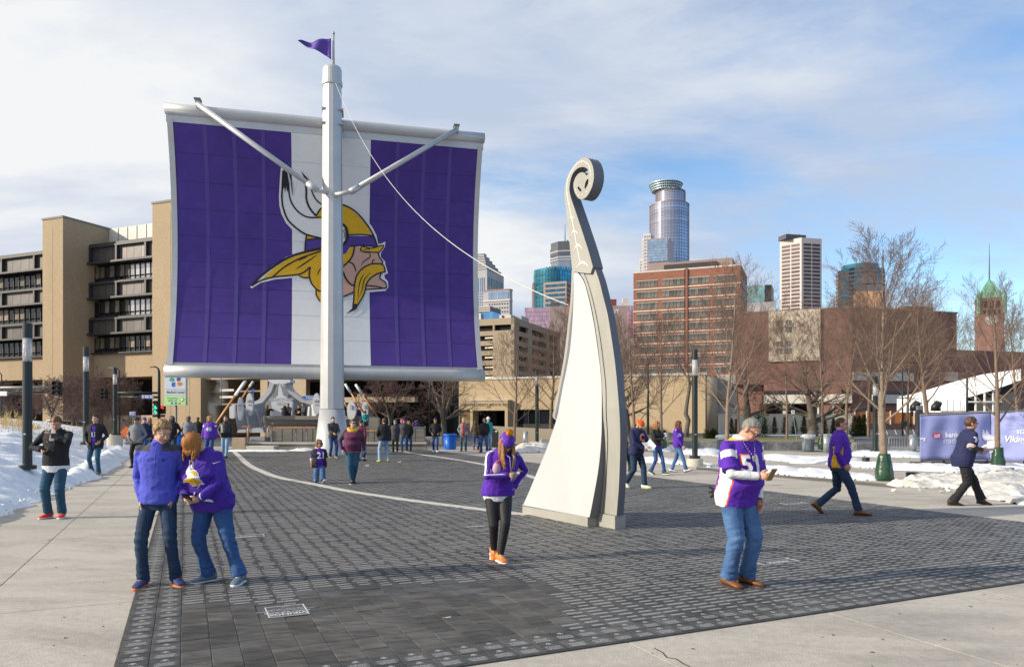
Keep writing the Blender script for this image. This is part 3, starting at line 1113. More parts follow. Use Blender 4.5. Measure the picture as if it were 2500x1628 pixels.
mb.slab([[tail_var(u, v, 0.06) for u, v in f_left + f_right]], TP * 0.06, M_tg, M_td)
mb.build('far_flange', tail)
g_left = [(u + 5.2, v + 2) for u, v in f_left]
mb = MB()
mb.slab([[tail_var(u, v, 0.03) for u, v in g_left + f_right]], TP * 0.02, M_td)  # dark strip drawn as the shaded inner face and groove of the flange
mb.build('flange_shade_strip', tail)
mb = MB()
A0 = G(1271.8, 1255)
A0 = Cc + TD * (A0 - Cc).dot(TD)
hB = 0.15
for s0, s1, p0, p1, z in ((0, (A0 - Cc).dot(TD), 0, 0.19, hB + .02),):
 c = [Cc + TD * s0 + TP * p0, Cc + TD * s1 + TP * p0, Cc + TD * s1 + TP * p1, Cc + TD * s0 + TP * p1]
 mb.slab([[q + Vector((0, 0, z)) for q in c]], (0, 0, -z), M_tg, M_tg)
mb.build('base_block', tail)
mb = MB()
c = [Cc + TD * s + TP * p for s, p in ((-0.45, .193), (0.55, .193), (0.55, .40), (-0.45, .40))]
mb.slab([[q + Vector((0, 0, .22)) for q in c]], (0, 0, -.22), M_tg, M_tg)
mb.build('base_block', tail)
mb = MB()
for s in (0.15, 0.7, 1.3, 1.8):
 mb.box(Cc + TD * s + TP * .1 + Vector((0, 0, hB + .06)), (.05, .05, .14), M_steel)
mb.box(Cc + TD * -.25 + TP * .27 + Vector((0, 0, .24)), (.08, .08, .12), M_steel)
mb.build('stand_off', tail)
for t in range(14):
 z_ = .35 + t * .27
 v_ = HV - (z_ - EYE) * FPX / 11.6
 e_ = min(i_right, key=lambda q: abs(q[1] - v_))
 c = tail_var(e_[0] - 3.2, e_[1], -.018)
 mb = MB()
 ell_ = [c + TD * (.012 * math.cos(a)) + Vector((0, 0, .012 * math.sin(a))) for a in np.linspace(0, 2 * PI, 9)[:-1]]
 mb.slab([ell_], TP * .006, M_alud)
 mb.build('bolt', tail)
sc_o = smooth_px([Z1(185, 1465), Z1(150, 1100), Z1(120, 800), Z1(100, 650), Z1(90, 520), Z1(100, 400), Z1(130, 300), Z1(180, 210), Z1(240, 130), Z1(300, 85), Z1(350, 75), Z1(388, 92), Z1(420, 140), Z1(442, 210), Z1(450, 300), Z1(440, 380), Z1(415, 460), Z1(370, 540), Z1(330, 575), Z1(290, 585), Z1(250, 560), Z1(215, 500), Z1(200, 430), Z1(205, 370), Z1(230, 310), Z1(265, 270), Z1(300, 255), Z1(335, 265), Z1(358, 298)], 3)
sc_i = smooth_px([Z1(385, 268), Z1(378, 225), Z1(340, 195), Z1(290, 192), Z1(240, 215), Z1(190, 275), Z1(160, 365), Z1(150, 460), Z1(160, 530), Z1(180, 600), Z1(235, 760), Z1(300, 955), Z1(380, 1200), Z1(437, 1405)], 3)
h1 = [Z1(385, 335), Z1(378, 400), Z1(345, 460), Z1(333, 440), Z1(345, 380), Z1(362, 345)]
h2 = [Z1(260, 425), Z1(292, 462), Z1(300, 490), Z1(272, 482), Z1(246, 440)]
mb = MB()
loops = [[tail_pt(u, v, -0.025) for u, v in lp] for lp in (sc_o + sc_i + [Z1(408, 1490)], h1, h2)]
mb.slab(loops, TP * 0.20, M_tg, M_td)
sc = mb.build('scroll', tail)
mb = MB()
def crescent(cx, cy, w, h, lean, th):
 pts = []
 for k in range(9):
  a = -1 + 2 * k / 8
  pts.append((cx + a * w + (abs(a) ** 2) * lean, cy + a * a * h + (a > 0) * a * a * -h * .35))
 th_ = [th * (0.12 + 0.88 * (1 - abs(-1 + 2 * k / 8) ** 1.5)) for k in range(9)]
 return [(x, y) for x, y in pts] + [(x, y + t) for (x, y), t in reversed(list(zip(pts, th_)))]
for cx, cy, w, h, th in ((308, 1338, 76, 105, 28), (255, 1128, 58, 120, 22), (212, 958, 48, 95, 18), (178, 788, 34, 70, 14), (142, 628, 22, 45, 11), (121, 505, 15, 22, 10)):
 mb.slab([[tail_pt(*Z1(x, y), -0.026) for x, y in crescent(cx, cy, w, h, 0, th)]], TP * -0.003, M_ew)
spine = [(278, 1340), (240, 1150), (210, 970), (176, 800), (143, 640), (122, 515), (125, 380), (150, 290), (178, 235), (235, 160), (300, 118), (355, 135), (390, 180), (412, 260)]
for q in stroke_poly([Vector((x, y, 0)) for x, y in spine], 6):
 mb.slab([[tail_pt(*Z1(p.x, p.y), -0.0255) for p in q]], TP * -0.002, M_ew)
for x, y in ((178, 240), (238, 170), (302, 135), (362, 150), (400, 190), (415, 290), (402, 400), (362, 495), (310, 530), (265, 540), (235, 510), (225, 470)):
 mb.slab([[tail_pt(*Z1(x + dx, y + dy), -0.0265) for dx, dy in ((-7, -4), (0, -9), (7, -4), (4, 6), (0, -2), (-4, 6))]], TP * -0.002, M_ew)
mb.build('scroll_marking', tail)
ra, rb = P(819, 203, YM - .5), tail_pt(1388, 745, 0.3)
mb = MB()
pts = []
for k in range(41):
 t = k / 40
 p = ra.lerp(rb, t)
 p.z -= 2.6 * 4 * t * (1 - t) * 0.62
 pts.append(p)
mb.tube(pts, 0.010, mat('rope', (0.55, 0.54, 0.51), 0.8), 6)
tag(mb.build('rope', smooth=True), 'long white rope sagging from the masthead down to the curled stern', 'rope')
#  BUILDINGS
M_tan = mat('tan_aggregate', (0.40, 0.30, 0.19), 0.9, stain=(0.12, 0.84, (1, 1, .3)), var=0.10, scale=5, bump=0.4, bscale=25)
M_tan2 = mat('tan_block', (0.47, 0.36, 0.225), 0.9, var=0.08, scale=4, bump=0.3, bscale=25)
M_tan3 = mat('tan_precast', (0.40, 0.315, 0.215), 0.9, var=0.08, scale=1.2)
M_brn = mat('bronze_spandrel', (0.10, 0.088, 0.085), 0.38, var=0.15, scale=0.8, metal=0.35, obj_rnd=0.15)
M_brf = mat('bronze_frame', (0.035, 0.034, 0.036), 0.5, var=0.1)
M_gd = mat('dark_glass', (0.012, 0.014, 0.018), 0.08, var=0.3, spec=0.7, obj_rnd=0.6)
M_gc = mat('curtained_glass', (0.16, 0.12, 0.085), 0.3, var=0.35, scale=1.5, obj_rnd=0.7)
M_gp = mat('sky_reflection_glass', (0.52, 0.50, 0.50), 0.12, metal=0.75, var=0.15, scale=0.5, obj_rnd=0.25)  # pale metallic panes: bright sky reflection put into the colour
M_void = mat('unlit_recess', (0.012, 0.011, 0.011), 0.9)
M_pent = mat('pale_metal_siding', (0.60, 0.57, 0.52), 0.6, var=0.06, scale=0.5)
M_cop = mat('coping', (0.20, 0.18, 0.16), 0.7)
GT = math.radians(22.3)
DB = Vector((math.cos(GT), -math.sin(GT), 0))
DA = Vector((math.sin(GT), math.cos(GT), 0))
class Fr:
 """a city-grid frame whose origin is at photo column u, distance Y"""
 def __init__(s, u, Y, ang=None):
  s.o = Vector((XH(u, Y), Y, 0))
  s.db, s.da = DB, DA
  if ang is not None:
   a = math.radians(ang)
   s.db = Vector((math.cos(a), -math.sin(a), 0))
   s.da = Vector((math.sin(a), math.cos(a), 0))
 def pt(s, b, a, z):
  p = s.o + s.db * b + s.da * a
  return Vector((p.x, p.y, z))
 def b(s, u, a=0.0):
  r = (u - CU) / FPX
  q = s.o + s.da * a
  return (r * q.y - q.x) / (s.db.x - r * s.db.y)
 def a(s, u, b=0.0):
  r = (u - CU) / FPX
  q = s.o + s.db * b
  return (r * q.y - q.x) / (s.da.x - r * s.da.y)
 def z(s, v, b=0.0, a=0.0):
  q = s.o + s.db * b + s.da * a
  return ZH(v, q.y)
 def blk(s, mb, b0, b1, a0, a1, z0, z1, m):
  c = s.pt((b0 + b1) / 2, (a0 + a1) / 2, (z0 + z1) / 2)
  return mb.box(c, (abs(b1 - b0), abs(a1 - a0), z1 - z0), m, M=Matrix((s.db, s.da, Vector((0, 0, 1)))).transposed())
 def block(s, name, parent, *q):
  mb = MB()
  s.blk(mb, *q)
  return mb.build(name, parent)
_shared = {}
def unit_box(name, parent, fr, b, a, z, w, d, h, m, kindkey=''):
 """a piece that shares its mesh with its like; centred at (b, a, z) of a frame"""
 key = (name, round(w, 3), round(d, 3), round(h, 3), m.name, round(fr.db.x, 4), kindkey)
 if key not in _shared:
  mb = MB()
  mb.box((0, 0, 0), (w, d, h), m, M=Matrix((fr.db, fr.da, Vector((0, 0, 1)))).transposed())
  o = mb.build(name)
  _shared[key] = o.data
 else:
  o = bpy.data.objects.new(name, _shared[key])
  COL.objects.link(o)
 o.parent = parent
 p = fr.pt(b, a, z)
 o.location = p - Vector(parent.location) if parent is not None else p
 return o
# ---- hospital on the left
fh = Fr(153.6, 85)
hosp = thing('hospital_building', 'large tan concrete hospital block with square towers and dark bronze window bands', 'building', fh.o)
ZT = fh.z(531)
bL = fh.b(104)
a1 = fh.a(219.5)
b2 = fh.b(372)
b3 = fh.b(490)
for nm, q in (('tower', (bL, 0, 0, 9, 0, ZT)), ('tower', (b2, b3 + 0.0, 0, 9, 0, ZT))):
 fh.block(nm, hosp, *q, M_tan)
 fh.block('coping', hosp, q[0] - .08, q[1] + .08, q[2] - .08, q[3], ZT, ZT + .22, M_cop)
for b_ in (bL * 0.5, b2 + 2.6, b2 + 5.2):
 for zz_ in (0,):
  fh.block('panel_joint', hosp, b_ - .025, b_ + .025, -.012, 0, 0, ZT - 1, M_cop)
zs = [22.03, 19.97, 19.76, 17.85, 17.74, 15.83, 15.67, 13.7, 13.54, 11.69, 11.41, 9.56, 9.41]
bFar = fh.b(-140, a1)
for (u0, u1, b0, b1) in ((0, 0, 0.0, b2), (0, 0, bFar, bL)):
 fh.block('wall', hosp, b0, b1, a1 + 0.5, a1 + 6, 6.7, 9.41, M_tan)
 fh.block('roof_edge', hosp, b0, b1, a1 - .1, a1 + 6, zs[0] + .0, zs[0] + .25, M_brf)
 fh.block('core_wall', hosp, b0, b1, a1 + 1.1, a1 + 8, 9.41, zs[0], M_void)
 W = b1 - b0
 npan = 3 if b0 == 0 else 4
 nw = 17 if b0 == 0 else 24
 for r_, (zt, zb, wt, wb) in enumerate(((zs[0], zs[1], zs[2], zs[3]), (zs[4], zs[5], zs[6], zs[7]), (zs[8], zs[9], zs[10], zs[11]))):
  unit_box('band_rail', hosp, fh, (b0 + b1) / 2, a1 + .15, zt - .1, W, .7, .2, M_brf)
  unit_box('band_rail', hosp, fh, (b0 + b1) / 2, a1 + .0, zb + .02, W, .9, .22, M_brf)
  unit_box('band_rail', hosp, fh, (b0 + b1) / 2, a1 + .45, wb - .06, W, .8, .14, M_brf)
  pw = W / npan
  for k in range(npan + 1):
   unit_box('band_post', hosp, fh, b0 + pw * k + (0.13 if k == 0 else -.13), a1 + .12, (zt + zb) / 2, .26, .6, zt - zb - .3, M_brf)
  for k in range(npan * 4):
   unit_box('spandrel_panel', hosp, fh, b0 + W * (k + .5) / (npan * 4), a1 + .35, (zt + zb) / 2, W / (npan * 4) - .04, .3, zt - zb - .32, M_brn)
  ww = W / nw
  for k in range(nw):
   f = (k + .5) / nw
   rr = random.random()
   if b0 == 0:
    m_ = M_gp if (f > .40 and r_ < 2 and rr < .95) else (M_gc if rr < .45 else M_gd)
   else:
    m_ = M_gp if (r_ == 0 and f > .80) else (M_gc if rr < .5 else M_gd)
   hh = wt - wb - .1
   unit_box('window_pane', hosp, fh, b0 + ww * (k + .5), a1 + .72, wb + hh * .62 + .1, ww - .09, .06, hh * .72, m_)
   unit_box('window_pane', hosp, fh, b0 + ww * (k + .5), a1 + .72, wb + hh * .12 + .03, ww - .09, .06, hh * .18, M_gd if m_ is not M_gp else M_gp)
   unit_box('mullion', hosp, fh, b0 + ww * k + .03, a1 + .66, (wt + wb) / 2, .06, .14, hh + .1, M_brf)
fh.block('penthouse_wall', hosp, 0, b2, a1 + 2.6, a1 + 8, zs[0], 24.75, M_pent)
for k in range(1, 9):
 unit_box('siding_joint', hosp, fh, b2 * k / 9, a1 + 2.58, 23.4, .05, .05, 2.6, M_cop)
fh.block('penthouse_wall', hosp, bFar, bL, a1 + 5, a1 + 8, zs[0], 22.6, M_pent)
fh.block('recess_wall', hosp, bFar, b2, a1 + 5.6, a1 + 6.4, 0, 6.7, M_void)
fh.block('low_wall', hosp, 0.3, b2 - .3, a1 + 1.5, a1 + 2.0, 0, 2.3, M_tan3)
fh.block('low_wall', hosp, bFar, bL, a1 + 2.2, a1 + 2.8, 0, 1.4, M_tan3)
fh.block('beam', hosp, bFar, bL, a1 + .9, a1 + 1.6, 4.9, 6.0, M_brn)
b4 = fh.b(1000)
fh.block('wing_wall', hosp, b3, b4, 0.6, 12, 5.9, 21, M_tan3)
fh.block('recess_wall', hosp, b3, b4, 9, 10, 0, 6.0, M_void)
for u0, u1, z0, z1 in ((622, 640, 0, 6.0), (706, 722, 0, 6), (860, 880, 0, 4.2)):
 fh.block('pier', hosp, fh.b(u0), fh.b(u1), .8, 2.2, z0, z1, M_tan3)
fh.block('beam', hosp, b3, fh.b(640), 1.2, 1.6, 4.6, 4.75, M_cop)
fh.block('beam', hosp, b3, fh.b(640), 1.2, 1.6, 3.3, 3.45, M_cop)
fh.block('beam', hosp, fh.b(722), b4, .9, 1.5, 3.4, 3.9, M_tan3)
fh.block('wall_panel', hosp, fh.b(706), fh.b(738), .55, .6, 3.9, 6.0, M_tan3)
for z_ in (4.0, 4.7):
 fh.block('light_strip', hosp, fh.b(519), fh.b(553), 1.0, 1.1, z_, z_ + .22, M_pent)
fh.block('tower_sign_panel', hosp, fh.b(402), fh.b(420), -.05, 0, 4.9, 6.6, M_tan3)
# ---- parking ramp
fp = Fr(1255.3, 233)
M_ramp = mat('ramp_concrete', (0.36, 0.285, 0.20), 0.9, var=0.06, scale=0.3)
M_lite = mat('ramp_lamp', (0.9, 0.75, 0.5), 0.5, emit=0.6)
ramp = thing('parking_ramp', 'tan concrete parking ramp with rows of open deck slots behind the low medical building', 'building', fp.o)
zr = fp.z(775)
bl = fp.b(1120)
ar = fp.a(1367)
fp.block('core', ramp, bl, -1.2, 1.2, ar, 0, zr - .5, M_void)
nf = 8
fl_h = 24.4 * 233 / FPX
zt = zr
for k in range(nf + 1):
 ztop = zr - (0 if k == 0 else (fl_h * k - 1.0))
 zbot = ztop - (2.2 if k == 0 else 1.75)
 if k == 0:
  zbot = fp.z(791)
 else:
  ztop = fp.z(805 + 24.4 * (k - 1))
  zbot = fp.z(816.5 + 24.4 * (k - 1))
 fp.block('deck_front', ramp, bl, 0, 0, 1.0, zbot, ztop, M_ramp)
 fp.block('deck_side', ramp, 0 - 1.0, 0, 1.0, ar, zbot, ztop, M_ramp)
zb0 = 0
bcol = fp.b(1201)
for b0, b1 in ((fp.b(1203), fp.b(1207)), (fp.b(1248), 0)):
 fp.block('pier', ramp, b0, b1, 0.02, 1.05, 0, zr - .05, M_ramp)
fp.block('pier', ramp, fp.b(1203), 0, 0.03, 1.05, 0, fp.z(805), M_ramp)
fa = lambda u: fp.a(u)
edges = [0, fa(1267), fa(1290), fa(1299), fa(1334), fa(1342), fa(1359), ar]
for k in (0, 2, 4, 6):
 fp.block('pier', ramp, -1.03, .02, edges[k], edges[k + 1], 0, zr - .05, M_ramp)
for k in range(1, nf):
 v = 800 + 24.4 * (k - 1) + 22
 unit_box('deck_lamp', ramp, fp, fp.b(1196), 0.9, fp.z(v - 1), 4.0, .3, .35, M_lite)
# ---- low medical building
fm = Fr(1000, 120)
low = thing('low_medical_building', 'long low tan block building with dark windows and a lettered entrance', 'building', fm.o)
zl = fm.z(931)
bz = lambda u: fm.b(u)
zv = lambda v, u=1100: fm.z(v, fm.b(u))
b_e = bz(1722)
wz0, wz1 = zv(1049), zv(1001)
x0, x1, x2, x3 = bz(1023), bz(1156), bz(1247), bz(1262)
fm.block('wall', low, bz(996), b_e, 0, .6, wz1, zl, M_tan2)
for q0, q1 in ((bz(996), x0), (x1, bz(1164)), (bz(1238), x3), (bz(1400), b_e)):
 fm.block('wall', low, q0, q1, 0, .6, -.05, wz1, M_tan2)
fm.block('parapet', low, bz(994), b_e + .2, -.12, .75, zl, zl + .32, M_pent)
fm.block('side_wall', low, bz(996), bz(996) + .5, .6, 20, 0, zl, M_tan2)
fm.block('side_wall', low, b_e - .6, b_e, .6, 20, 0, zl, M_tan2)
fm.block('roof', low, bz(996) + .5, b_e - .5, .6, 20, zl - .6, zl - .2, M_cop)
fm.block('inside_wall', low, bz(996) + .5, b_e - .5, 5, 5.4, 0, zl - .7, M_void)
mb = MB()
mb.lathe([(1.6, 0), (1.6, zl)], M_tan3, 20, fm.pt(b_e - .2, 1.7, 0))
mb.build('rounded_corner', low, smooth=True)
fm.block('grey_side_wall', low, b_e - .2, fm.b(1792), 3.2, 4.0, 0, zl + .1, mat('grey_render', (0.36, 0.34, 0.32), 0.9, var=.06, scale=1))
M_amb = mat('amber_window', (0.20, 0.155, 0.075), 0.15, var=0.3, scale=.6, obj_rnd=.35, spec=.6)
for q0, q1, n_ in ((x0, x1, 4), (x3, bz(1400), 5)):
 w_ = (q1 - q0) / n_
 for k in range(n_):
  unit_box('window_pane', low, fm, q0 + w_ * (k + .5), .35, (zv(1034) + wz1) / 2, w_ - .1, .06, wz1 - zv(1034) - .1, M_amb if q0 == x0 else M_gd)
  unit_box('base_panel', low, fm, q0 + w_ * (k + .5), .3, (zv(1034) + wz0) / 2, w_ - .1, .1, zv(1034) - wz0, M_brf)
  unit_box('mullion', low, fm, q0 + w_ * k, .3, (wz0 + wz1) / 2, .1, .16, wz1 - wz0, M_brf)
fm.block('portal', low, x1, x2, -1.2, 0, wz1 - .1, zv(978, 1200), M_tan2)
fm.block('portal_cap', low, x1 - .1, x2 + .1, -1.3, 0.02, zv(978, 1200), zv(976, 1200), M_pent)
fm.block('portal_pier', low, x1, bz(1162), -1.2, -.01, 0, wz1 - .1, M_tan2)
fm.block('portal_pier', low, bz(1240), x2, -1.2, -.01, 0, wz1 - .1, M_tan2)
fm.block('door', low, bz(1175), bz(1205), 1.2, 1.3, 0, wz1, M_gd)
fm.block('door_frame', low, bz(1188), bz(1189.5), 1.1, 1.2, 0, wz1, M_brf)
mb = MB()
text_on(mb, 'HENNEPIN COUNTY MEDICAL EXAMINER', .50, fm.pt((x1 + x2) / 2, -1.2, zv(988.5, 1200)), fm.db, (0, 0, 1), M_brf, 0.01, True)
text_on(mb, '530', .50, fm.pt((x1 + x2) / 2, -1.2, zv(993.7, 1200)), fm.db, (0, 0, 1), M_brf, 0.01, True)
stuff(mb.build('entrance_lettering', low))
for k in range(1, 14):
 unit_box('block_joint', low, fm, bz(996) + (b_e - bz(996)) * k / 14, -.004, (wz1 + zl) / 2, .04, .012, zl - wz1, M_tan3)
unit_box('block_joint', low, fm, (bz(996) + b_e) / 2, -.004, wz1 + (zl - wz1) * .52, b_e - bz(996), .012, .04, M_tan3)
# ---- red brick office block
M_brick = mat('red_brick', (0.27, 0.115, 0.078), 0.9, var=0.12, scale=0.35, bump=0.2, stretch=(1, 1, 4))
M_brickd = mat('brown_brick', (0.235, 0.118, 0.095), 0.9, stain=(0.08, 0.8, (1, 1, .5)), var=0.10, scale=0.25, stretch=(1, 1, 4))
M_line = mat('pale_stone_line', (0.60, 0.53, 0.45), 0.8)
M_wg = mat('office_window', (0.11, 0.115, 0.105), 0.18, var=0.55, scale=0.35, spec=.8, obj_rnd=.45)
fb = Fr(1546.5, 265)
bo = thing('brick_office_block', 'red brick office block with white sill lines and strips of windows', 'building', fb.o)
zb_ = fb.z(668)
bw = fb.b(1808)
aw = 24
fb.block('wall', bo, 0, bw, 0, aw, 0, zb_, M_brick)
fb.block('parapet', bo, -.1, bw + .1, -.1, aw, zb_, zb_ + .5, M_line)
fb.block('penthouse', bo, fb.b(1583), fb.b(1786), 3, 16, zb_ + .5, fb.z(637, fb.b(1680), 3), mat('penthouse_metal', (0.27, 0.20, 0.185), .7, var=.05, scale=.4))
fb.block('shadow_gap', bo, fb.b(1618), fb.b(1748), 2.2, 3.0, zb_ + .5, zb_ + 2.6, M_brf)
fb.block('pilaster', bo, fb.b(1674), fb.b(1679), -.5, 0, 20, zb_ + .4, M_brick)
fb.block('downpipe', bo, fb.b(1671), fb.b(1673), -.25, 0, 20, zb_ + .2, M_brf)
stp = 26.6 * 265 / FPX
for k in range(9):
 zc = fb.z(696) - stp * k
 unit_box('sill_line', bo, fb, bw / 2, -.12, zc - 1.75, bw + .1, .25, .4, M_line)
 unit_box('sill_line', bo, fb, bw + .05, aw / 2, zc - 1.75, .3, aw, .4, M_line, 's')
 for u0, u1, n_ in ((1555, 1606, 6), (1617, 1670, 6), (1679, 1732, 6), (1743, 1798, 6)):
  w_ = (fb.b(u1) - fb.b(u0)) / n_
  for j in range(n_):
   unit_box('window', bo, fb, fb.b(u0) + w_ * (j + .5), -.03, zc + .1, w_ - .14, .12, 2.0, M_wg)
  unit_box('window_frame', bo, fb, (fb.b(u0) + fb.b(u1)) / 2, -.03, zc + 1.22, fb.b(u1) - fb.b(u0) + .3, .2, .14, M_line)
 for j in range(3):
  unit_box('window', bo, fb, bw + .02, 4 + j * 7.5, zc, .12, 4.5, 2.0, M_wg, 'e')
# ---- long brown brick hall
fl_ = Fr(1900, 150)
hall = thing('brown_brick_hall', 'long brown brick hall with a cream panel holding two pairs of windows', 'building', fl_.o)
zh = fl_.z(761)
bc = fl_.b(2080)
fl_.block('wall', hall, fl_.b(1790), bc, 0, 25, 9.0, zh, M_brickd)
fl_.block('wall', hall, fl_.b(1740), fl_.b(1868), 2.0, 6, 0, 10, M_brickd)
fl_.block('parapet', hall, fl_.b(1790), bc + .1, -.15, 25, zh, zh + .3, M_cop)
fl_.block('cream_panel', hall, fl_.b(1877), fl_.b(2003), -.5, 0, fl_.z(883), zh + .05, mat('cream_panel', (0.50, 0.43, 0.335), .9, var=.05, scale=.4))
for u0, u1 in ((1895, 1911), (1917, 1934)):
 for v0, v1 in ((783, 797.5), (799, 814), (833, 848), (850, 865)):
  q0, q1 = fl_.b(u0), fl_.b(u1)
  za, zb2 = fl_.z(v1), fl_.z(v0)
  unit_box('window_frame', hall, fl_, (q0 + q1) / 2, -.5, (za + zb2) / 2, q1 - q0 + .12, .10, zb2 - za + .1, M_line)
  for j in range(2):
   unit_box('window_pane', hall, fl_, q0 + (q1 - q0) * (j + .5) / 2, -.54, (za + zb2) / 2, (q1 - q0) / 2 - .08, .08, zb2 - za - .06, M_wg)
M_creamb = mat('cream_band', (0.58, 0.53, 0.46), .85, var=.05, scale=.5)
zz0 = lambda v: fl_.z(v)
fl_.block('window_strip', hall, fl_.b(1865), bc, .3, .6, zz0(965), zz0(954), M_gd)
fl_.block('upper_wall', hall, fl_.b(1865), bc, 0.0, .9, zz0(954), 9.0, M_brickd)
fl_.block('cream_band', hall, fl_.b(1865), bc, -.6, .6, zz0(985), zz0(964), M_creamb)
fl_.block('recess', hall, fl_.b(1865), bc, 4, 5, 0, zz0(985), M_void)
for u in (1911, 1917, 1995, 2030):
 fl_.block('column', hall, fl_.b(u), fl_.b(u + 5), -.2, .3, 0, zz0(985), M_creamb)
fl_.block('wall', hall, fl_.b(2003), fl_.b(2054), -.1, 1.2, 0, 9.05, M_brickd)
q = fl_.pt(bc, 0, 0)
f2 = Fr(2080, q.y, ang=-16)
b5 = f2.b(2336)
zc_ = f2.z(753)
f2.block('wall', hall, 0, b5, 0.02, 20, 6.5, zc_, M_brickd)
f2.block('parapet', hall, 0, b5 + .2, -.1, 20, zc_, zc_ + .3, M_cop)
f2.block('rooftop_box', hall, f2.b(2245), f2.b(2308), 3, 12, zc_, zc_ + 1.6, M_brickd)
f2.block('wall', hall, 0, b5, .5, 1.0, 0, 6.5, M_brickd)
for u0, u1, v0, v1, mm, d in ((2054, 2228, 908, 928, M_creamb, -.35), (2130, 2228, 955, 963, M_gd, -.05), (2128, 2230, 963, 984, M_creamb, -.5), (2166, 2222, 897, 907, M_gd, -.06), (2308, 2336, 908, 930, M_creamb, -.3),
        (2085, 2125, 990, 1010, M_gd, -.1), (2130, 2160, 990, 1010, M_gd, -.1)):
 u0 = max(u0, 2081)
 f2.block('cream_band' if mm is M_creamb else 'window_strip', hall, f2.b(u0), f2.b(u1), d, .3, f2.z(v1, f2.b(u0)), f2.z(v0, f2.b(u0)), mm)
f2.block('low_wing', hall, b5, b5 + 30, 6, 20, 0, f2.z(852, b5, 6), M_brickd)
# ---- the skyline
M_tealg = mat('teal_glass', (0.05, 0.20, 0.27), 0.16, metal=0.75, var=0.3, scale=0.06, obj_rnd=.25)
M_blueg = mat('blue_glass', (0.32, 0.42, 0.55), 0.14, metal=0.85, var=0.18, scale=0.05, obj_rnd=.2)
M_pinkg = mat('pink_glass', (0.60, 0.40, 0.47), 0.15, metal=0.6, var=0.10, scale=0.08, obj_rnd=.2)
M_greys = mat('grey_stone', (0.40, 0.39, 0.40), .8, var=.06, scale=.1)
M_brs = mat('mauve_stone', (0.36, 0.275, 0.25), .85, var=.06, scale=.15)
M_ptower = mat('pale_precast', (0.60, 0.53, 0.49), .8, var=.03, scale=.1)
M_dtower = mat('dark_louvre', (0.085, 0.09, 0.11), .6, var=.12, scale=.3)
M_dwin = mat('tower_window', (0.085, 0.05, 0.055), .25, var=.3, scale=.2, obj_rnd=.4)
def win_grid(parent, fr, b0, b1, a, z0, z1, nb, nz, m, wf=.8, hf=.7, d=.3, name='window'):
 w_, h_ = (b1 - b0) / nb, (z1 - z0) / nz
 for i in range(nb):
  for j in range(nz):
   unit_box(name, parent, fr, b0 + w_ * (i + .5), a, z0 + h_ * (j + .5), w_ * wf, d, h_ * hf, m)
def win_grid_a(parent, fr, a0, a1_, b, z0, z1, na, nz, m, wf=.8, hf=.7, d=.3, name='window'):
 w_, h_ = (a1_ - a0) / na, (z1 - z0) / nz
 for i in range(na):
  for j in range(nz):
   unit_box(name, parent, fr, b, a0 + w_ * (i + .5), z0 + h_ * (j + .5), d, w_ * wf, h_ * hf, m, 'a')
f = Fr(1189, 520)
t = thing('stepped_roof_tower', 'grey stone tower with a stepped roof seen just right of the sail', 'skyscraper', f.o)
bl, ar = f.b(1120), f.a(1230)
zt = f.z(662)
f.block('tower_wall', t, bl, 0, 0, ar, 0, zt, M_greys)
for k in range(7):
 e = k * 1.7
 f.block('roof_step', t, bl + e, -e * .5, e * .6, ar - e * 1.9, zt + k * 2.0, zt + k * 2.0 + 2.0, M_greys)
 f.block('roof_edge', t, bl + e - .2, -e * .5 + .2, e * .6 - .2, ar - e * 1.9 + .2, zt + k * 2.0 + 1.4, zt + k * 2.0 + 1.75, M_dtower)
win_grid(t, f, f.b(1160), -1.5, 0, f.z(712), zt - 4, 5, 1, M_blueg, .45, .95, .5)
win_grid(t, f, f.b(1160), -1.5, 0, f.z(770), f.z(712), 5, 8, M_blueg, .55, .6, .5)
win_grid_a(t, f, 2, ar - 1, 0, f.z(715), zt - 13, 6, 1, M_gd, .42, .97, .5)
win_grid_a(t, f, 2, ar - 1, 0, zt - 10, zt - 3, 6, 1, M_gd, .55, .8, .5)
f = Fr(1192, 470)
t = thing('grey_shoulder_block', 'lower grey stone block with a glazed top storey below the stepped tower', 'building', f.o)
b0, b1 = f.b(1180), f.b(1244)
a_ = f.a(1251, b1)
f.block('wall', t, b0, b1, 0, a_, 0, f.z(711), M_greys)
f.block('coping', t, b0, b1 + .4, -.4, a_, f.z(711), f.z(708.5), M_brs)
win_grid(t, f, f.b(1192), b1 - .5, 0, f.z(732), f.z(714), 12, 1, M_blueg, .93, .96, .5)
f.block('stone_band', t, b0, b1 + .3, -.5, a_, f.z(737), f.z(733), M_ptower)
win_grid(t, f, f.b(1192), b1 - .5, 0, f.z(768), f.z(739), 8, 3, M_gd, .45, .3, .4)
f = Fr(1170, 380)
t = thing('white_deck_building', 'small building with white open decks over a blue glass base behind the parking ramp', 'building', f.o)
f.block('wall', t, f.b(1166), f.b(1196), .8, 14, 0, f.z(749), M_dtower)
for v in (748, 753, 758):
 f.block('deck', t, f.b(1166), f.b(1196), 0, 14, f.z(v + 2.8), f.z(v), M_line)
f.block('glass_base', t, f.b(1178), f.b(1204), -1, 12, 0, f.z(763), mat('sky_blue_glass', (0.12, .30, .52), .2, metal=.5, var=.15, scale=.2))
f.block('wall', t, f.b(1160), f.b(1178), -2, 0, 0, f.z(766), M_ptower)
f = Fr(1222, 300)
t = thing('pale_rooftop_plant', 'pale flat-roofed building top just above the ramp corner', 'building', f.o)
f.block('wall', t, f.b(1219), f.b(1247), 0, 12, 0, f.z(769), M_ptower)
f.block('roof_unit', t, f.b(1226), f.b(1230), -.3, 0, f.z(776), f.z(771), M_gd)
f.block('side_wall', t, f.b(1247), f.b(1264), 4, 12, 0, f.z(770), M_greys)
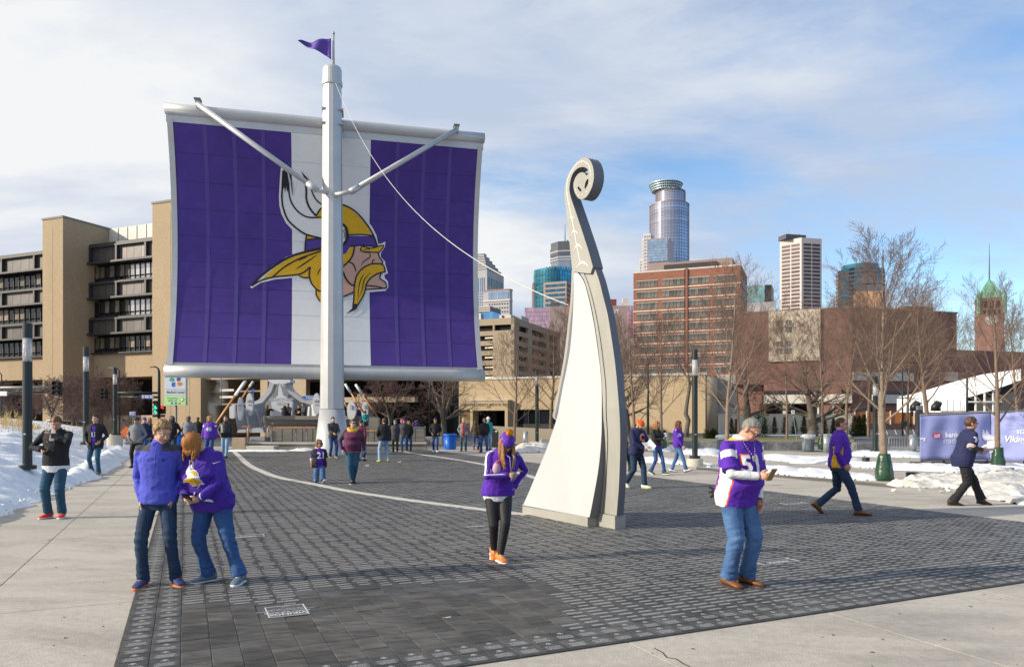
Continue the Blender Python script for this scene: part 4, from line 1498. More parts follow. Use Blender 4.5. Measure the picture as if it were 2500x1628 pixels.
f = Fr(1382, 640)
t = thing('dark_topped_tower', 'mirrored octagonal tower with a dark louvred top and roof mast behind the stern sculpture', 'skyscraper', f.o)
r8 = (1393 - 1353) * 640 / FPX
mb = MB()
mb.lathe([(r8 * .95, 0), (r8 * .95, f.z(630))], M_blueg, 8, f.o, rot=.2)
mb.build('glass_shaft', t)
mb = MB()
mb.lathe([(r8, f.z(630)), (r8, f.z(612)), (r8 * .96, f.z(612)), (r8 * .96, f.z(597)), (0, f.z(597))], M_dtower, 8, f.o, rot=.2)
mb.build('louvred_top', t)
for v in (619, 634, 640):
 mb = MB()
 mb.lathe([(r8 * 1.01, f.z(v + 3)), (r8 * 1.01, f.z(v))], M_greys, 8, f.o, rot=.2)
 mb.build('stone_band', t)
for k in range(8):
 mb = MB()
 mb.lathe([(r8 * .962, f.z(646 + 3 * k)), (r8 * .962, f.z(645.3 + 3 * k))], M_greys, 8, f.o, rot=.2)
 mb.build('floor_band', t)
mb = MB()
x_ = XH(1379.5, 640)
mb.tube([(x_, 640, f.z(597)), (x_, 640, f.z(548))], [.5, .15], M_dtower, 6)
mb.tube([(x_ + 2, 640, f.z(597)), (x_ + 2, 640, f.z(586))], .4, M_dtower, 6)
mb.build('roof_mast', t)
f = Fr(1350, 520, ang=0)
t = thing('curved_teal_tower', 'teal glass tower with a bowed front behind the stern sculpture', 'skyscraper', f.o)
b0, b1 = f.b(1304), f.b(1398)
n_ = 14
for k in range(n_):
 s0, s1 = k / n_, (k + 1) / n_
 g0, g1 = -9 * math.sin(PI * s0), -9 * math.sin(PI * s1)
 ha, hb = f.z(659) + (f.z(654) - f.z(659)) * math.sin(PI * .5 * s0), f.z(659) + (f.z(654) - f.z(659)) * math.sin(PI * .5 * s1)
 for j in range(11):
  za, zb2 = f.z(775) + (ha - f.z(775)) * j / 11, f.z(775) + (ha - f.z(775)) * (j + 1) / 11
  mb = MB()
  e = .18
  p0, p1 = f.pt(b0 + (b1 - b0) * s0, g0, 0), f.pt(b0 + (b1 - b0) * s1, g1, 0)
  d = (p1 - p0).normalized() * e
  mb.slab([[(p0.x + d.x, p0.y + d.y, za + e), (p1.x - d.x, p1.y - d.y, za + e), (p1.x - d.x, p1.y - d.y, zb2 - e), (p0.x + d.x, p0.y + d.y, zb2 - e)]], (0, .6, 0), M_tealg)
  mb.build('glass_panel', t)
mb = MB()
lp = [f.pt(b0 + (b1 - b0) * k / n_, -9 * math.sin(PI * k / n_) + .5, 0) for k in range(n_ + 1)] + [f.pt(b1, 20, 0), f.pt(b0, 20, 0)]
mb.slab([lp], (0, 0, f.z(660)), mat('teal_mullion', (0.10, .26, .30), .4, metal=.4))
mb.build('glass_wall', t)
f.block('stone_fin', t, f.b(1300), f.b(1304.5), 0, 15, 0, f.z(690), M_brs)
f = Fr(1383, 480)
t = thing('mauve_grid_block', 'mauve stone block with a grid of square teal windows before the curved teal tower', 'building', f.o)
b0 = f.b(1327)
f.block('wall', t, b0, 0, 0, f.a(1400), 0, f.z(686), M_brs)
win_grid(t, f, f.b(1331), f.b(1380), -.05, f.z(748), f.z(689), 8, 5, M_tealg, .78, .55, .4)
win_grid_a(t, f, 1, f.a(1398), .05, f.z(748), f.z(689), 4, 5, M_gd, .7, .5, .4)
f = Fr(1281, 330, ang=4)
t = thing('pink_glass_building', 'pink mirrored glass building with a blank mauve side wall and white letters', 'building', f.o)
b1 = f.b(1343)
b2_ = f.b(1546)
zt = f.z(751)
f.block('wall', t, 0, b1, .3, 20, 0, zt, M_brs)
win_grid(t, f, 0, b1, .15, f.z(825), zt, 18, 7, M_pinkg, .94, .95, .3, 'glass_panel')
f.block('blank_wall', t, b1, b2_, 0, 20, 0, f.z(748, b1), M_brs)
win_grid(t, f, f.b(1532), b2_, -.1, f.z(825), f.z(752), 3, 7, M_pinkg, .94, .95, .3, 'glass_panel')
mb = MB()
text_on(mb, 'NT', 2.4, f.pt(f.b(1502), -.02, f.z(761, f.b(1500))), f.db, (0, 0, 1), M_ew, .05, True)
mb.build('wall_lettering', t)
M_redbox = mat('red_plant_box', (0.24, .045, .04), .7)
f.block('roof_plant', t, f.b(1487), f.b(1506), 2, 8, f.z(748), f.z(731), M_redbox)
f.block('roof_plant', t, f.b(1380), f.b(1400), 2, 8, f.z(748), f.z(738), M_redbox)
f.block('roof_plant', t, f.b(1521), f.b(1535), 2, 6, f.z(748), f.z(729), M_ptower)
f.block('roof_screen', t, f.b(1344), f.b(1366), 2, 8, f.z(748), f.z(736), M_dtower)
f = Fr(1634, 620, ang=0)
t = thing('round_glass_tower', 'tall round blue glass tower with an open flared crown', 'skyscraper', f.o)
R1, R2 = 47 * 620 / FPX, 35.5 * 620 / FPX
M_frt = mat('rosy_mullion', (0.34, .24, .24), .5, metal=.3)
def round_floors(r, v0, v1, nflr, co, seg=40):
 z0, z1 = f.z(v1), f.z(v0)
 h = (z1 - z0) / nflr
 for k in range(nflr):
  mb = MB()
  mb.lathe([(r, z0 + h * k + h * .14), (r, z0 + h * (k + 1))], M_blueg, seg, co)
  mb.build('window_band', t)
  mb = MB()
  mb.lathe([(r + .25, z0 + h * k), (r + .25, z0 + h * k + h * .14)], M_frt, seg, co)
  mb.build('floor_band', t)
 mb = MB()
 for j in range(seg):
  a = 2 * PI * j / seg
  mb.box(Vector(co) + Vector((math.cos(a) * r, math.sin(a) * r, (z0 + z1) / 2)), (.45, .45, z1 - z0), M_frt, rz=a)
 stuff(mb.build('mullions', t))
round_floors(R1, 504, 655, 20, f.o)
c2 = f.o + Vector((1.0, 0, 0))
round_floors(R2, 473, 504, 5, c2)
mb = MB()
mb.lathe([(R1 + .4, f.z(505)), (R1 + .4, f.z(502.5)), (R2, f.z(502))], M_frt, 40, f.o)
mb.build('ledge', t)
mb = MB()
mb.lathe([(R2 * 1.01, f.z(474)), (R2 * 1.01, f.z(470)), (0, f.z(470))], M_dtower, 40, c2)
mb.build('cap', t)
M_halo = mat('crown_grille', (0.46, .58, .60), .4, metal=.3)
cz0, cz1 = f.z(467), f.z(452)
hc = f.o + Vector((-2.9, 0, 0))
for k in range(4):
 mb = MB()
 rr_, zz_ = 11.0 + (13.4 - 11.0) * k / 3, cz0 + (cz1 - cz0) * k / 3
 mb.lathe([(rr_ - .5, zz_ - .25), (rr_ + .5, zz_ - .25), (rr_ + .5, zz_ + .25), (rr_ - .5, zz_ + .25)], M_halo, 44, hc)
 mb.build('crown_ring', t)
mb = MB()
for j in range(44):
 a = 2 * PI * j / 44
 e = Vector((math.cos(a), math.sin(a), 0))
 mb.bar(hc + e * 11.0 + Vector((0, 0, cz0)), hc + e * 13.4 + Vector((0, 0, cz1)), .6, .2, M_halo)
 if j % 2 == 0:
  mb.bar(c2 + e * R2 * .97 + Vector((0, 0, f.z(471))), hc + e * 11.0 + Vector((0, 0, cz0)), .35, .35, M_line)
stuff(mb.build('crown_ribs', t))
f = Fr(1580, 560)
t = thing('blue_grid_block', 'blue glass block with thin white floor lines at the foot of the round tower', 'building', f.o)
b1 = f.b(1633)
f.block('wall', t, 0, b1, .3, 20, 0, f.z(584), M_frt)
win_grid(t, f, .8, b1 - 1, 0, f.z(640), f.z(586), 9, 8, M_blueg, .97, .82, .5)
for k in range(8):
 unit_box('floor_line', t, f, b1 / 2, -.3, f.z(640) + (f.z(586) - f.z(640)) * k / 8, b1 - 1, .3, .6, M_blueg)
f = Fr(1572, 590)
t = thing('pale_stepped_block', 'pale stone block stepping up beside the round glass tower', 'building', f.o)
for u0, u1, v, k in ((1561, 1572, 632, 0), (1568, 1584, 583, 1), (1572, 1590, 573, 2)):
 f.block('wall', t, f.b(u0), f.b(u1), -k, 10, 0, f.z(v), M_ptower)
 win_grid(t, f, f.b(u0) + .3, f.b(u1) - .3, -k - .05, f.z(665), f.z(v + 3), 3, int((665 - v) / 8), M_blueg, .5, .6, .3)
f = Fr(1815, 420)
t = thing('pale_teal_building', 'pale teal glass building with a grey base between the brick block and white tower', 'building', f.o)
b1 = f.b(1884)
f.block('wall', t, -20, b1, .3, 20, 0, f.z(698), M_greys)
win_grid(t, f, -6, f.b(1867), 0, f.z(744), f.z(699), 12, 8, mat('pale_teal_glass', (0.24, .46, .48), .2, metal=.6, var=.1, scale=.1, obj_rnd=.12), .97, .95, .5)
win_grid(t, f, f.b(1867), b1 - .3, 0, f.z(744), f.z(699), 3, 8, M_gd, .9, .85, .5)
f.block('base_wall', t, -5, f.b(1894), -4, 0, 0, f.z(743), M_greys)
f = Fr(1957, 450, ang=-14)
t = thing('white_window_tower', 'slim white tower with rows of wide dark windows', 'skyscraper', f.o)
b1 = f.b(2006)
fw = Fr(1957, 450, ang=43)
bl = fw.b(1904)
zt = f.z(580)
zb2 = f.z(786)
n_ = 21
mb = MB()
c = [f.pt(0, 0, 0), f.pt(b1, 0, 0), f.pt(b1, 16, 0), fw.pt(bl, 16, 0), fw.pt(bl, 0, 0)]
mb.slab([[(p.x, p.y, 0) for p in c]], (0, 0, zt), M_ptower)
mb.build('tower_wall', t)
win_grid(t, f, .8, b1 - .8, -.02, zb2, f.z(592), 2, n_, M_dwin, .84, .62, .5)
win_grid(t, fw, bl + .8, -.8, -.02, zb2, f.z(592), 2, n_, M_dwin, .84, .62, .5)
f.block('plant_room', t, f.b(1929), f.b(1978), 4, 12, zt, f.z(569), M_dtower)
mb = MB()
for u, v in ((1940, 560), (1958, 562), (1966, 564)):
 mb.tube([f.pt(f.b(u), 6, f.z(570)), f.pt(f.b(u), 6, f.z(v))], .25, M_greys, 5)
stuff(mb.build('antennas', t))
f = Fr(2100, 480, ang=0)
t = thing('dark_round_tower', 'rounded dark glass tower with pale floor bands behind the tallest bare tree', 'skyscraper', f.o)
R = 54 * 480 / FPX
z0, z1 = f.z(780), f.z(663)
for k in range(12):
 h = (z1 - z0) / 12
 mb = MB()
 mb.lathe([(R, z0 + h * k + h * .4), (R, z0 + h * (k + 1))], M_tealg, 28, f.o)
 mb.build('window_band', t)
 mb = MB()
 mb.lathe([(R + .3, z0 + h * k), (R + .3, z0 + h * k + h * .4)], M_brs, 28, f.o)
 mb.build('floor_band', t)
mb = MB()
mb.lathe([(R * .8, z1), (R * .8, f.z(650)), (0, f.z(650))], M_tealg, 28, f.o)
mb.build('glass_top', t)
f = Fr(2087, 330)
t = thing('tan_stub_tower', 'short tan tower with dark plant boxes before the dark round tower', 'building', f.o)
f.block('wall', t, 0, f.b(2153), 0, 14, 0, f.z(713), mat('orange_tan', (0.44, .27, .16), .9, var=.06, scale=.2))
f.block('plant_box', t, f.b(2093), f.b(2142), 1, 8, f.z(713), f.z(696), M_dtower)
f.block('plant_box', t, f.b(2107), f.b(2140), 2, 8, f.z(692), f.z(672), M_dtower)
f.block('plant_post', t, f.b(2112), f.b(2136), 3, 7, f.z(696), f.z(692), M_dtower)
f = Fr(2423, 420)
t = thing('clock_tower', 'brick clock tower with a green copper pyramid roof and spire', 'tower', f.o)
M_copp = mat('green_copper', (0.13, .33, .23), .6, var=.12, scale=.15)
M_tbr = mat('rose_granite', (0.27, .15, .12), .9, var=.12, scale=.3)
b0, b1 = f.b(2390), f.b(2452)
w_ = b1 - b0
bm_ = (b0 + b1) / 2
zr = f.z(727)
f.block('tower_shaft', t, b0, b1, 0, w_, 0, zr, M_tbr)
mb = MB()
e = .5
cs = [f.pt(b0 - e, -e, zr), f.pt(b1 + e, -e, zr), f.pt(b1 + e, w_ + e, zr), f.pt(b0 - e, w_ + e, zr)]
ap = f.pt(bm_, w_ / 2, f.z(674))
mb.add(cs + [ap], [(0, 1, 4), (1, 2, 4), (2, 3, 4), (3, 0, 4), (3, 2, 1, 0)], M_copp)
mb.build('roof', t)
for bb, aa in ((b0, 0), (b1, 0), (b1, w_)):
 mb = MB()
 mb.lathe([(1.2, f.z(765)), (1.2, zr), (1.35, zr), (0, f.z(704))], M_copp, 8, f.pt(bb, aa, 0))
 mb.build('turret', t)
mb = MB()
mb.tube([ap - Vector((0, 0, .5)), (ap.x, ap.y, f.z(590))], [.45, .1], M_dtower, 6)
mb.build('spire', t)
for k in range(3):
 unit_box('belfry_arch', t, f, b0 + w_ * (k + 1) / 4, -.05, f.z(744), w_ * .15, .3, 4.2, M_void)
for k in range(4):
 unit_box('arcade_arch', t, f, b0 + w_ * (k + 1) / 5, -.05, f.z(762), w_ * .1, .3, 2.2, M_void)
for v in (731, 754, 769):
 unit_box('stone_band', t, f, bm_, w_ / 2, f.z(v), w_ + .6, w_ + .6, .7, M_tbr)
mb = MB()
cc = f.pt(bm_, -.3, f.z(780))
vs = [cc + f.db * (3.1 * math.cos(a)) + Vector((0, 0, 3.1 * math.sin(a))) for a in np.linspace(0, 2 * PI, 25)[:-1]]
mb.slab([vs], f.da * .3, mat('clock_face', (0.42, .40, .36), .7))
mb.bar(cc - f.da * .1, cc - f.da * .1 + Vector((0, 0, 2.3)), .3, .2, M_void)
mb.bar(cc - f.da * .1, cc - f.da * .1 + f.db * 1.5, .3, .2, M_void)
mb.build('clock', t)
#  SHIP BOW (far end of the plaza)
M_hull = mat('hull_grey', (0.30, 0.315, 0.34), .6, var=.08, scale=1.5)
M_hulll = mat('hull_light', (0.46, 0.475, 0.50), .55, var=.05, scale=1.5)
M_plq = mat('bow_plaque', (0.62, 0.64, 0.68), .5, var=.03, scale=1)
M_board = mat('board_formed', (0.27, 0.245, 0.21), .85, var=.16, scale=2, stretch=(.5, .5, 9))
M_slat = mat('weathered_slat', (0.25, 0.235, 0.21), .8, var=.14, scale=3, obj_rnd=.12)
M_rail = mat('grey_rail', (0.22, 0.23, 0.22), .5, metal=.3)
M_copr = mat('copper_wood', (0.50, 0.235, 0.085), .45, var=.12, scale=3)
M_curb = mat('pale_kerb', (0.52, 0.49, 0.44), .8, var=.06)
ZB = lambda x, y: (560 + x / 7.382, 900 + y / 7.382)
bow = thing('ship_bow', 'grey ship bow monument with a pale shield-shaped plaque beyond the mast', 'monument', (XH(690, 52), 52, 0))
def px_slab(mb, pts, Y, thick, m, mside=None, Y2=None):
 """flat upright piece at distance Y (running to Y2 at its right end) with real thickness"""
 us = [p[0] for p in pts]
 u0, u1 = min(us), max(us)
 lp = []
 for u, v in pts:
  yy = Y if Y2 is None else 1 / ((1 - (u - u0) / (u1 - u0)) / Y + ((u - u0) / (u1 - u0)) / Y2)
  lp.append(P(u, v, yy))
 return mb.slab([lp], (0, thick, 0), m, mside)
def bpart(name, pts, Y, th, m, Y2=None, conv=ZB):
 mb = MB()
 px_slab(mb, [conv(*p) for p in pts], Y, th, m, None, Y2)
 return mb.build(name, bow)
bpart('hull_back', [(430, 640), (600, 590), (750, 420), (800, 280), (990, 280), (1080, 450), (1280, 590), (1560, 650), (1560, 900), (430, 900)], 54, .4, M_hull)
bpart('gunwale', [(725, 240), (690, 380), (520, 560), (430, 600), (440, 655), (600, 605), (750, 425), (800, 290), (800, 270)], 53, .7, M_hulll)
bpart('gunwale', [(990, 270), (990, 295), (1080, 450), (1280, 600), (1520, 665), (1520, 605), (1340, 565), (1130, 390), (1065, 255)], 53, .7, M_hulll)
bpart('bow_cap', [(700, 195), (1095, 195), (1095, 250), (1045, 250), (1000, 275), (800, 275), (755, 248), (700, 228)], 52.6, 1.2, M_plq)
bpart('plaque', [(890, 275), (915, 275), (965, 470), (1132, 600), (1120, 850), (785, 850), (748, 600), (875, 480)], 51.6, .3, M_plq)
mb = MB()
for v, s, tx in ((940, 3.0, 'THE'), (975, 3.0, 'LEGACY SHIP'), (985, 3.0, 'SKOL')):
 text_on(mb, tx, .28, P(687, v, 51.58), (1, 0, 0), (0, 0, 1), M_hulll, .004, True)
mb.build('plaque_lettering', bow)
bpart('hull_side', [(90, 800), (240, 720), (440, 650), (625, 600), (640, 850), (600, 1050), (150, 1105)], 46.5, .3, M_hull, 52.5)
bpart('hull_side', [(1490, 640), (1560, 660), (1560, 860), (1400, 860), (1415, 690)], 53, .3, M_hulll, 51)
for x0, x1 in ((250, 300), (440, 520)):
 for d_ in (0, 28):
  bpart('hull_rib', [(x0 + d_, 720), (x0 + d_ + 14, 718), (x1 + d_ + 14, 1050), (x1 + d_, 1055)], 46.2 + (x0 > 400) * 2, .2, M_hulll, 46.8 + (x0 > 400) * 2.6)
bpart('hull_floor', [(150, 1105), (600, 1050), (620, 1150), (140, 1150)], 46, .5, M_hulll)
bpart('transom', [(0, 690), (70, 640), (90, 640), (90, 880), (40, 900), (0, 880)], 46.4, .3, M_plq)
for cx, cy, rx, ry, Y, nm in ((193, 722, 52, 210, 45.6, 0), (362, 640, 68, 205, 46.6, 0), (1572, 640, 70, 200, 50, 0)):
 mb = MB()
 n_ = 28
 ring = [ZB(cx + rx * math.cos(2 * PI * k / n_), cy + ry * math.sin(2 * PI * k / n_)) for k in range(n_)]
 px_slab(mb, ring, Y, .22, M_plq, M_hulll)
 sh = mb.build('shield', bow)
 mb = MB()
 inr = [ZB(cx + rx * .9 * math.cos(2 * PI * k / n_), cy + ry * .93 * math.sin(2 * PI * k / n_)) for k in range(n_)]
 px_slab(mb, inr, Y - .03, .03, M_plq)
 for dy, w in ((-70, .5), (-45, .7), (10, .4)):
  a, b = ZB(cx - rx * w, cy + dy), ZB(cx + rx * w, cy + dy)
  mb.bar(P(*a, Y - .05), P(*b, Y - .05), .02, .05, M_hull)
 mb.build('shield_face', sh)
ZC = lambda x, y: (840 + x / 7.382, 900 + y / 7.382)
for cx, cy, rx, ry, Y in ((130, 752, 80, 168, 46), (372, 745, 55, 155, 47)):
 mb = MB()
 ring = [ZC(cx + rx * math.cos(2 * PI * k / 28), cy + ry * math.sin(2 * PI * k / 28)) for k in range(28)]
 px_slab(mb, ring, Y, .3, M_ew, M_hulll)
 sh = mb.build('shield', bow)
 mb = MB()
 a, b = ZC(cx - 20, cy - 60), ZC(cx + 15, cy - 60)
 mb.bar(P(*a, Y - .03), P(*b, Y - .03), .03, .25, M_hulll)
 mb.build('shield_badge', sh)
for a, b, Y, Y2, lab_ in (((516, 1050), (600.5, 930), 45.2, 45.6, 'copper oar of the close bundle beside the ship bow, frontmost'), ((519, 1045), (597, 931), 45.5, 45.8, 'copper oar in the middle of the close bundle beside the ship bow'),
     ((526, 1034), (594, 935), 45.8, 46, 'copper oar at the back of the close bundle beside the ship bow'), ((588, 976), (618, 931), 47, 47, 'single copper oar behind the taller grey shield'),
     ((842.5, 937), (889, 1008), 46, 46, 'copper oar passing behind the purple-hatted woman right of the mast'), ((868, 938), (923, 1020), 46.4, 46.4, 'rightmost copper oar, ending at the small terrace block'), ((836, 970), (848, 997), 46.2, 46.2, 'short visible piece of oar close against the mast')):
 t = thing('ship_oar', lab_, 'oar', P(*(a if a[0] < 700 else b), Y), 'oars of the ship monument')
 lo, hi = (P(*a, Y), P(*b, Y2)) if a[0] < 700 else (P(*b, Y), P(*a, Y2))
 k = lo.lerp(hi, .70)
 mb = MB()
 mb.tube([lo, k], .05, M_copr, 8)
 mb.build('oar_shaft', t, smooth=True)
 mb = MB()
 mb.tube([k, hi], .075, M_ew, 8)
 mb.build('oar_blade', t, smooth=True)
deck = thing('deck_terrace', 'grey board-faced terrace with copper handrails in front of the ship bow', 'terrace', (XH(760, 44), 44, 0))
def dblk(name, u0, u1, v0, v1, Y, d, m):
 mb = MB()
 a, b = P(u0, v1, Y), P(u1, v0, Y)
 mb.box(((a.x + b.x) / 2, Y + d / 2, (a.z + b.z) / 2), (b.x - a.x, d, b.z - a.z), m)
 return mb.build(name, deck)
dblk('deck_wall', 646, 897, 1024, 1036, 46.5, 3.0, M_board)
dblk('deck_cap', 645, 897, 1015, 1024, 46.3, 3.2, M_board)
dblk('deck_floor', 646, 897, 1034, 1100, 46.8, 3.2, M_hull)
dblk('curb', 598, 1040, 1079.5, 1083.5, 44.0, .6, M_curb)
dblk('base_wall', 598, 1040, 1083.5, 1099, 44.1, .5, M_board)
dblk('low_wall', 566, 598, 1068, 1099, 43.6, .4, M_tan3)
dblk('step', 600, 668, 1088.5, 1099, 42.9, 1.0, M_curb)
dblk('step', 606, 660, 1080, 1088, 44.4, 1.0, M_hull)
dblk('step', 610, 646, 1066, 1075, 45.4, 1.0, M_hull)
dblk('riser_grille', 616, 645, 1082, 1088, 44.38, .06, M_void)
dblk('bench_block', 901, 924, 1019, 1046, 45.8, .6, M_board)
for u0 in np.arange(664, 1030, 25.0):
 u0 = float(u0)
 if 770 < u0 < 830:
  continue
 for k in range(8):
  v0 = 1046.5 + k * 4.0
  unit_key = ('deck_slat', k)
  a, b = P(u0 + .8, v0 + 3.4, 45.2), P(u0 + 24.2, v0, 45.2)
  key = ('deckslat', round(b.x - a.x, 2), round(b.z - a.z, 3))
  if key not in _shared:
   mb = MB()
   mb.box((0, 0, 0), (b.x - a.x, .06, b.z - a.z), M_slat)
   o = mb.build('slat')
   _shared[key] = o.data
  else:
   o = bpy.data.objects.new('slat', _shared[key])
   COL.objects.link(o)
  o.parent = deck
  o.location = Vector(((a.x + b.x) / 2, 45.2, (a.z + b.z) / 2)) - deck.location
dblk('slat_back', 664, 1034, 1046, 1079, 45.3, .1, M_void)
for u in (604, 662, 722, 748, 898, 960, 1000, 1037):
 dblk('rail_post', u - 1.6, u + 1.6, 1040, 1086, 44.4, .1, M_rail)
for u0, u1 in ((664, 770), (862, 1037)):
 dblk('handrail', u0, u1, 1041.5, 1045, 44.25, .12, M_copr if u0 < 700 else M_rail)
 if u0 > 700:
  dblk('handrail', u0, 930, 1049, 1052.5, 44.2, .1, M_copr)
dblk('handrail', 590, 604, 1040, 1042, 44.3, .1, M_copr)
for k in range(5):
 dblk('rail_bar', 960, 1037, 1050 + k * 6, 1050.8 + k * 6, 44.35, .04, M_rail)
for u in (606, 655):
 mb = MB()
 mb.tube([P(u, 1068, 43.9), P(u - 1, 1050, 43.9), P(u + .5, 1044, 43.9), P(u + 3, 1041, 44.1), P(u + 6, 1041, 44.3)], .05, M_copr, 7)
 mb.build('stair_rail', deck, smooth=True)
dblk('end_post', 642, 645.5, 1016, 1032, 46.2, .15, M_hulll)
mb = MB()
mb.tube([P(638.5, 1034, 46), P(638.5, 1022, 46), P(641, 1020, 46)], .05, M_copr, 7)
mb.build('stair_rail', deck, smooth=True)
#  STREET FURNITURE
M_post = mat('black_post', (0.022, 0.03, 0.03), .38, var=.12, scale=2, metal=.2)
M_lens = mat('lamp_glass', (0.75, 0.74, 0.72), .12, var=.05, trans=.55)
M_lfit = mat('lamp_reflector', (0.70, 0.68, 0.66), .35, metal=.4)
M_fnd = mat('lamp_footing', (0.52, 0.47, 0.40), .85, var=.08)
def plaza_lamp(u, Y, vtop, vbase, label, foot=None, rad=.11):
 t = thing('lamp_post', label, 'lamp post', (XH(u, Y), Y, ZH(vbase, Y)), 'cylindrical plaza lamp posts')
 x, z0, z1 = XH(u, Y), ZH(vbase, Y), ZH(vtop, Y)
 h = z1 - z0
 gt, gb = z1 - .38, z1 - .98
 mb = MB()
 mb.lathe([(rad * 1.9, z0), (rad * 1.9, z0 + .10), (rad * 1.05, z0 + .12), (rad, z0 + .16), (rad, gb)], M_post, 20, (x, Y, 0))
 mb.build('pole', t, smooth=False)
 mb = MB()
 mb.lathe([(rad * 1.02, gt), (rad * 1.02, z1 - .02), (rad * .9, z1), (0, z1)], M_post, 20, (x, Y, 0))
 mb.build('lamp_cap', t)
 mb = MB()
 mb.lathe([(rad * .98, gb + .01), (rad * .98, gt - .01)], M_lens, 20, (x, Y, 0))
 mb.build('lamp_glass', t, smooth=True)
 mb = MB()
 mb.lathe([(rad * .55, gb), (rad * .3, gb + .3), (rad * .55, gt)], M_lfit, 12, (x, Y, 0))
 for k in range(4):
  a = k * PI / 2 + .4
  mb.tube([(x + math.cos(a) * rad * .9, Y + math.sin(a) * rad * .9, gb), (x + math.cos(a) * rad * .9, Y + math.sin(a) * rad * .9, gt)], .008, M_lfit, 5)
 mb.build('reflector', t)
 mb = MB()
 mb.box((x, Y - rad - .005, z0 + .9), (.06, .012, .03), M_lfit)
 mb.build('access_plate', t)
 if foot:
  mb = MB()
  mb.lathe([(foot, -0.02), (foot, z0 - .02), (foot - .03, z0), (0, z0)], M_fnd, 24, (x, Y, 0))
  mb.build('footing', t)
 return t
plaza_lamp(67, 19.2, 789, 1145, 'nearest black lamp post standing in the snowbank behind the man in the black jacket')
plaza_lamp(210, 30, 847, 1085, 'black lamp post rising behind the man in the black coat at the snow edge')
plaza_lamp(280.6, 43, 897, 1062, 'black lamp post on a pale concrete footing near the traffic lights', .42)
plaza_lamp(1696.5, 28, 853, 1119, 'black lamp post on a round footing between the sculpture and the man in brown shoes', .30, .105)
plaza_lamp(1311, 49.7, 904, 1089, 'black lamp post just left of the curled white sculpture', None, .12)
plaza_lamp(2137, 37, 918, 1103, 'black lamp post behind the bare tree with the green bag', .45, .12)
def thin_pole(u, Y, vtop, vbase, label, name='light_pole', arm=None, box=None, cat='pole', r=.06):
 t = thing(name, label, cat, (XH(u, Y), Y, 0))
 mb = MB()
 x = XH(u, Y)
 pts = [(x, Y, ZH(vbase, Y)), (x, Y, ZH(vtop, Y))]
 if arm:
  pts += [(XH(u + (arm[0] - u) * .25, Y), Y, ZH(arm[1] + (vtop - arm[1]) * .25, Y)), (XH(arm[0], Y), Y, ZH(arm[1], Y))]
 mb.tube(pts, [r] + [r * .75] * (len(pts) - 1), M_post, 8)
 mb.build('pole', t, smooth=True)
 if arm:
  mb = MB()
  mb.box((XH(arm[0], Y), Y, ZH(arm[1], Y)), (.55, .22, .10), M_rail)
  mb.build('lamp_head', t)
 if box:
  mb = MB()
  a, b = P(box[0], box[3], Y), P(box[2], box[1], Y)
  mb.box(((a.x + b.x) / 2, Y - .12, (a.z + b.z) / 2), (b.x - a.x, .08, b.z - a.z), M_post)
  mb.build('sign_box', t)
 return t
thin_pole(1049, 62, 860, 1050, 'thin black pole under the right end of the sail')
thin_pole(2203.5, 48, 900, 1064, 'thin dark pole carrying a small black box before the wooden fence', box=(2198, 1028, 2212, 1041))
thin_pole(2361, 44, 900, 1040, 'thin dark pole in front of the white tent', r=.07)
thin_pole(1582, 52, 888, 1060, 'dark slim pole behind the couple right of the sculpture', r=.09)
thin_pole(292, 66, 905, 1062, 'grey street light with a short arm behind the third lamp post', 'street_light', (273, 898), cat='street light')
thin_pole(4, 62, 915, 1040, 'street light pole at the picture edge above the snowbank', 'street_light', (-12, 908), cat='street light')
thin_pole(540, 58, 880, 1030, 'thin dark pole below the sail near the rising steam', r=.05)
thin_pole(2224, 46, 990, 1042, 'short dark post with a small sign by the wooden fence', box=(2221, 1003, 2227, 1016), r=.05)
M_sig = mat('signal_black', (0.012, 0.012, 0.013), .45)
M_sigoff = mat('signal_lens', (0.07, .06, .05), .2)
M_green = mat('signal_green', (0.02, .75, .38), .4, emit=2.2)
M_red = mat('signal_red', (0.85, .03, .03), .4, emit=2.2)
M_sgn = mat('street_sign_blue', (0.03, .13, .55), .5, var=.05)
M_swh = mat('sign_white', (0.78, .78, .76), .6, var=.03)
def signal_head(u, v0, v1, Y, lit=None, w=.36, yaw=0.0, side=0.0, label=None, parent=None):
 t = thing('traffic_light', label, 'traffic light', P(u, v1, Y), 'traffic lights at the junction') if parent is None else parent
 x, z0, z1 = XH(u, Y), ZH(v1, Y), ZH(v0, Y)
 h = (z1 - z0)
 mb = MB()
 mb.box((x, Y, (z0 + z1) / 2), (w, .2, h), M_sig)
 hd = mb.build('signal_housing', t)
 for k in range(3):
  zc = z1 - h * (k + .5) / 3
  c = Vector((x + side * w * .5, Y - .11, zc))
  mb = MB()
  r = w * .36
  ring = [c + Vector((r * math.cos(a), 0, r * math.sin(a))) for a in np.linspace(0, 2 * PI, 17)[:-1]]
  m_ = {('g', 2): M_green, ('r', 0): M_red, ('g', 1): M_green}.get((lit, k), M_sigoff)
  mb.slab([ring], (0, -.02, 0), m_)
  mb.build('lens', hd)
  mb = MB()
  for j in range(9):
   a0, a1_ = PI * (-.1 + 1.2 * j / 9), PI * (-.1 + 1.2 * (j + 1) / 9)
   p = [c + Vector((r * 1.12 * math.cos(a), d, r * 1.12 * math.sin(a))) for a, d in ((a0, 0), (a1_, 0), (a1_, -.24), (a0, -.24))]
   mb.add(p, [(0, 1, 2, 3)], M_sig)
  vz = mb.build('visor', hd)
  vz.modifiers.new('thick', 'SOLIDIFY').thickness = .012
 return t
YS = 62
sp = thing('signal_mast', 'dark signal mast with a street sign and two long arms by the junction', 'signal mast', (XH(388, YS), YS, 0))
mb = MB()
x = XH(388.5, YS)
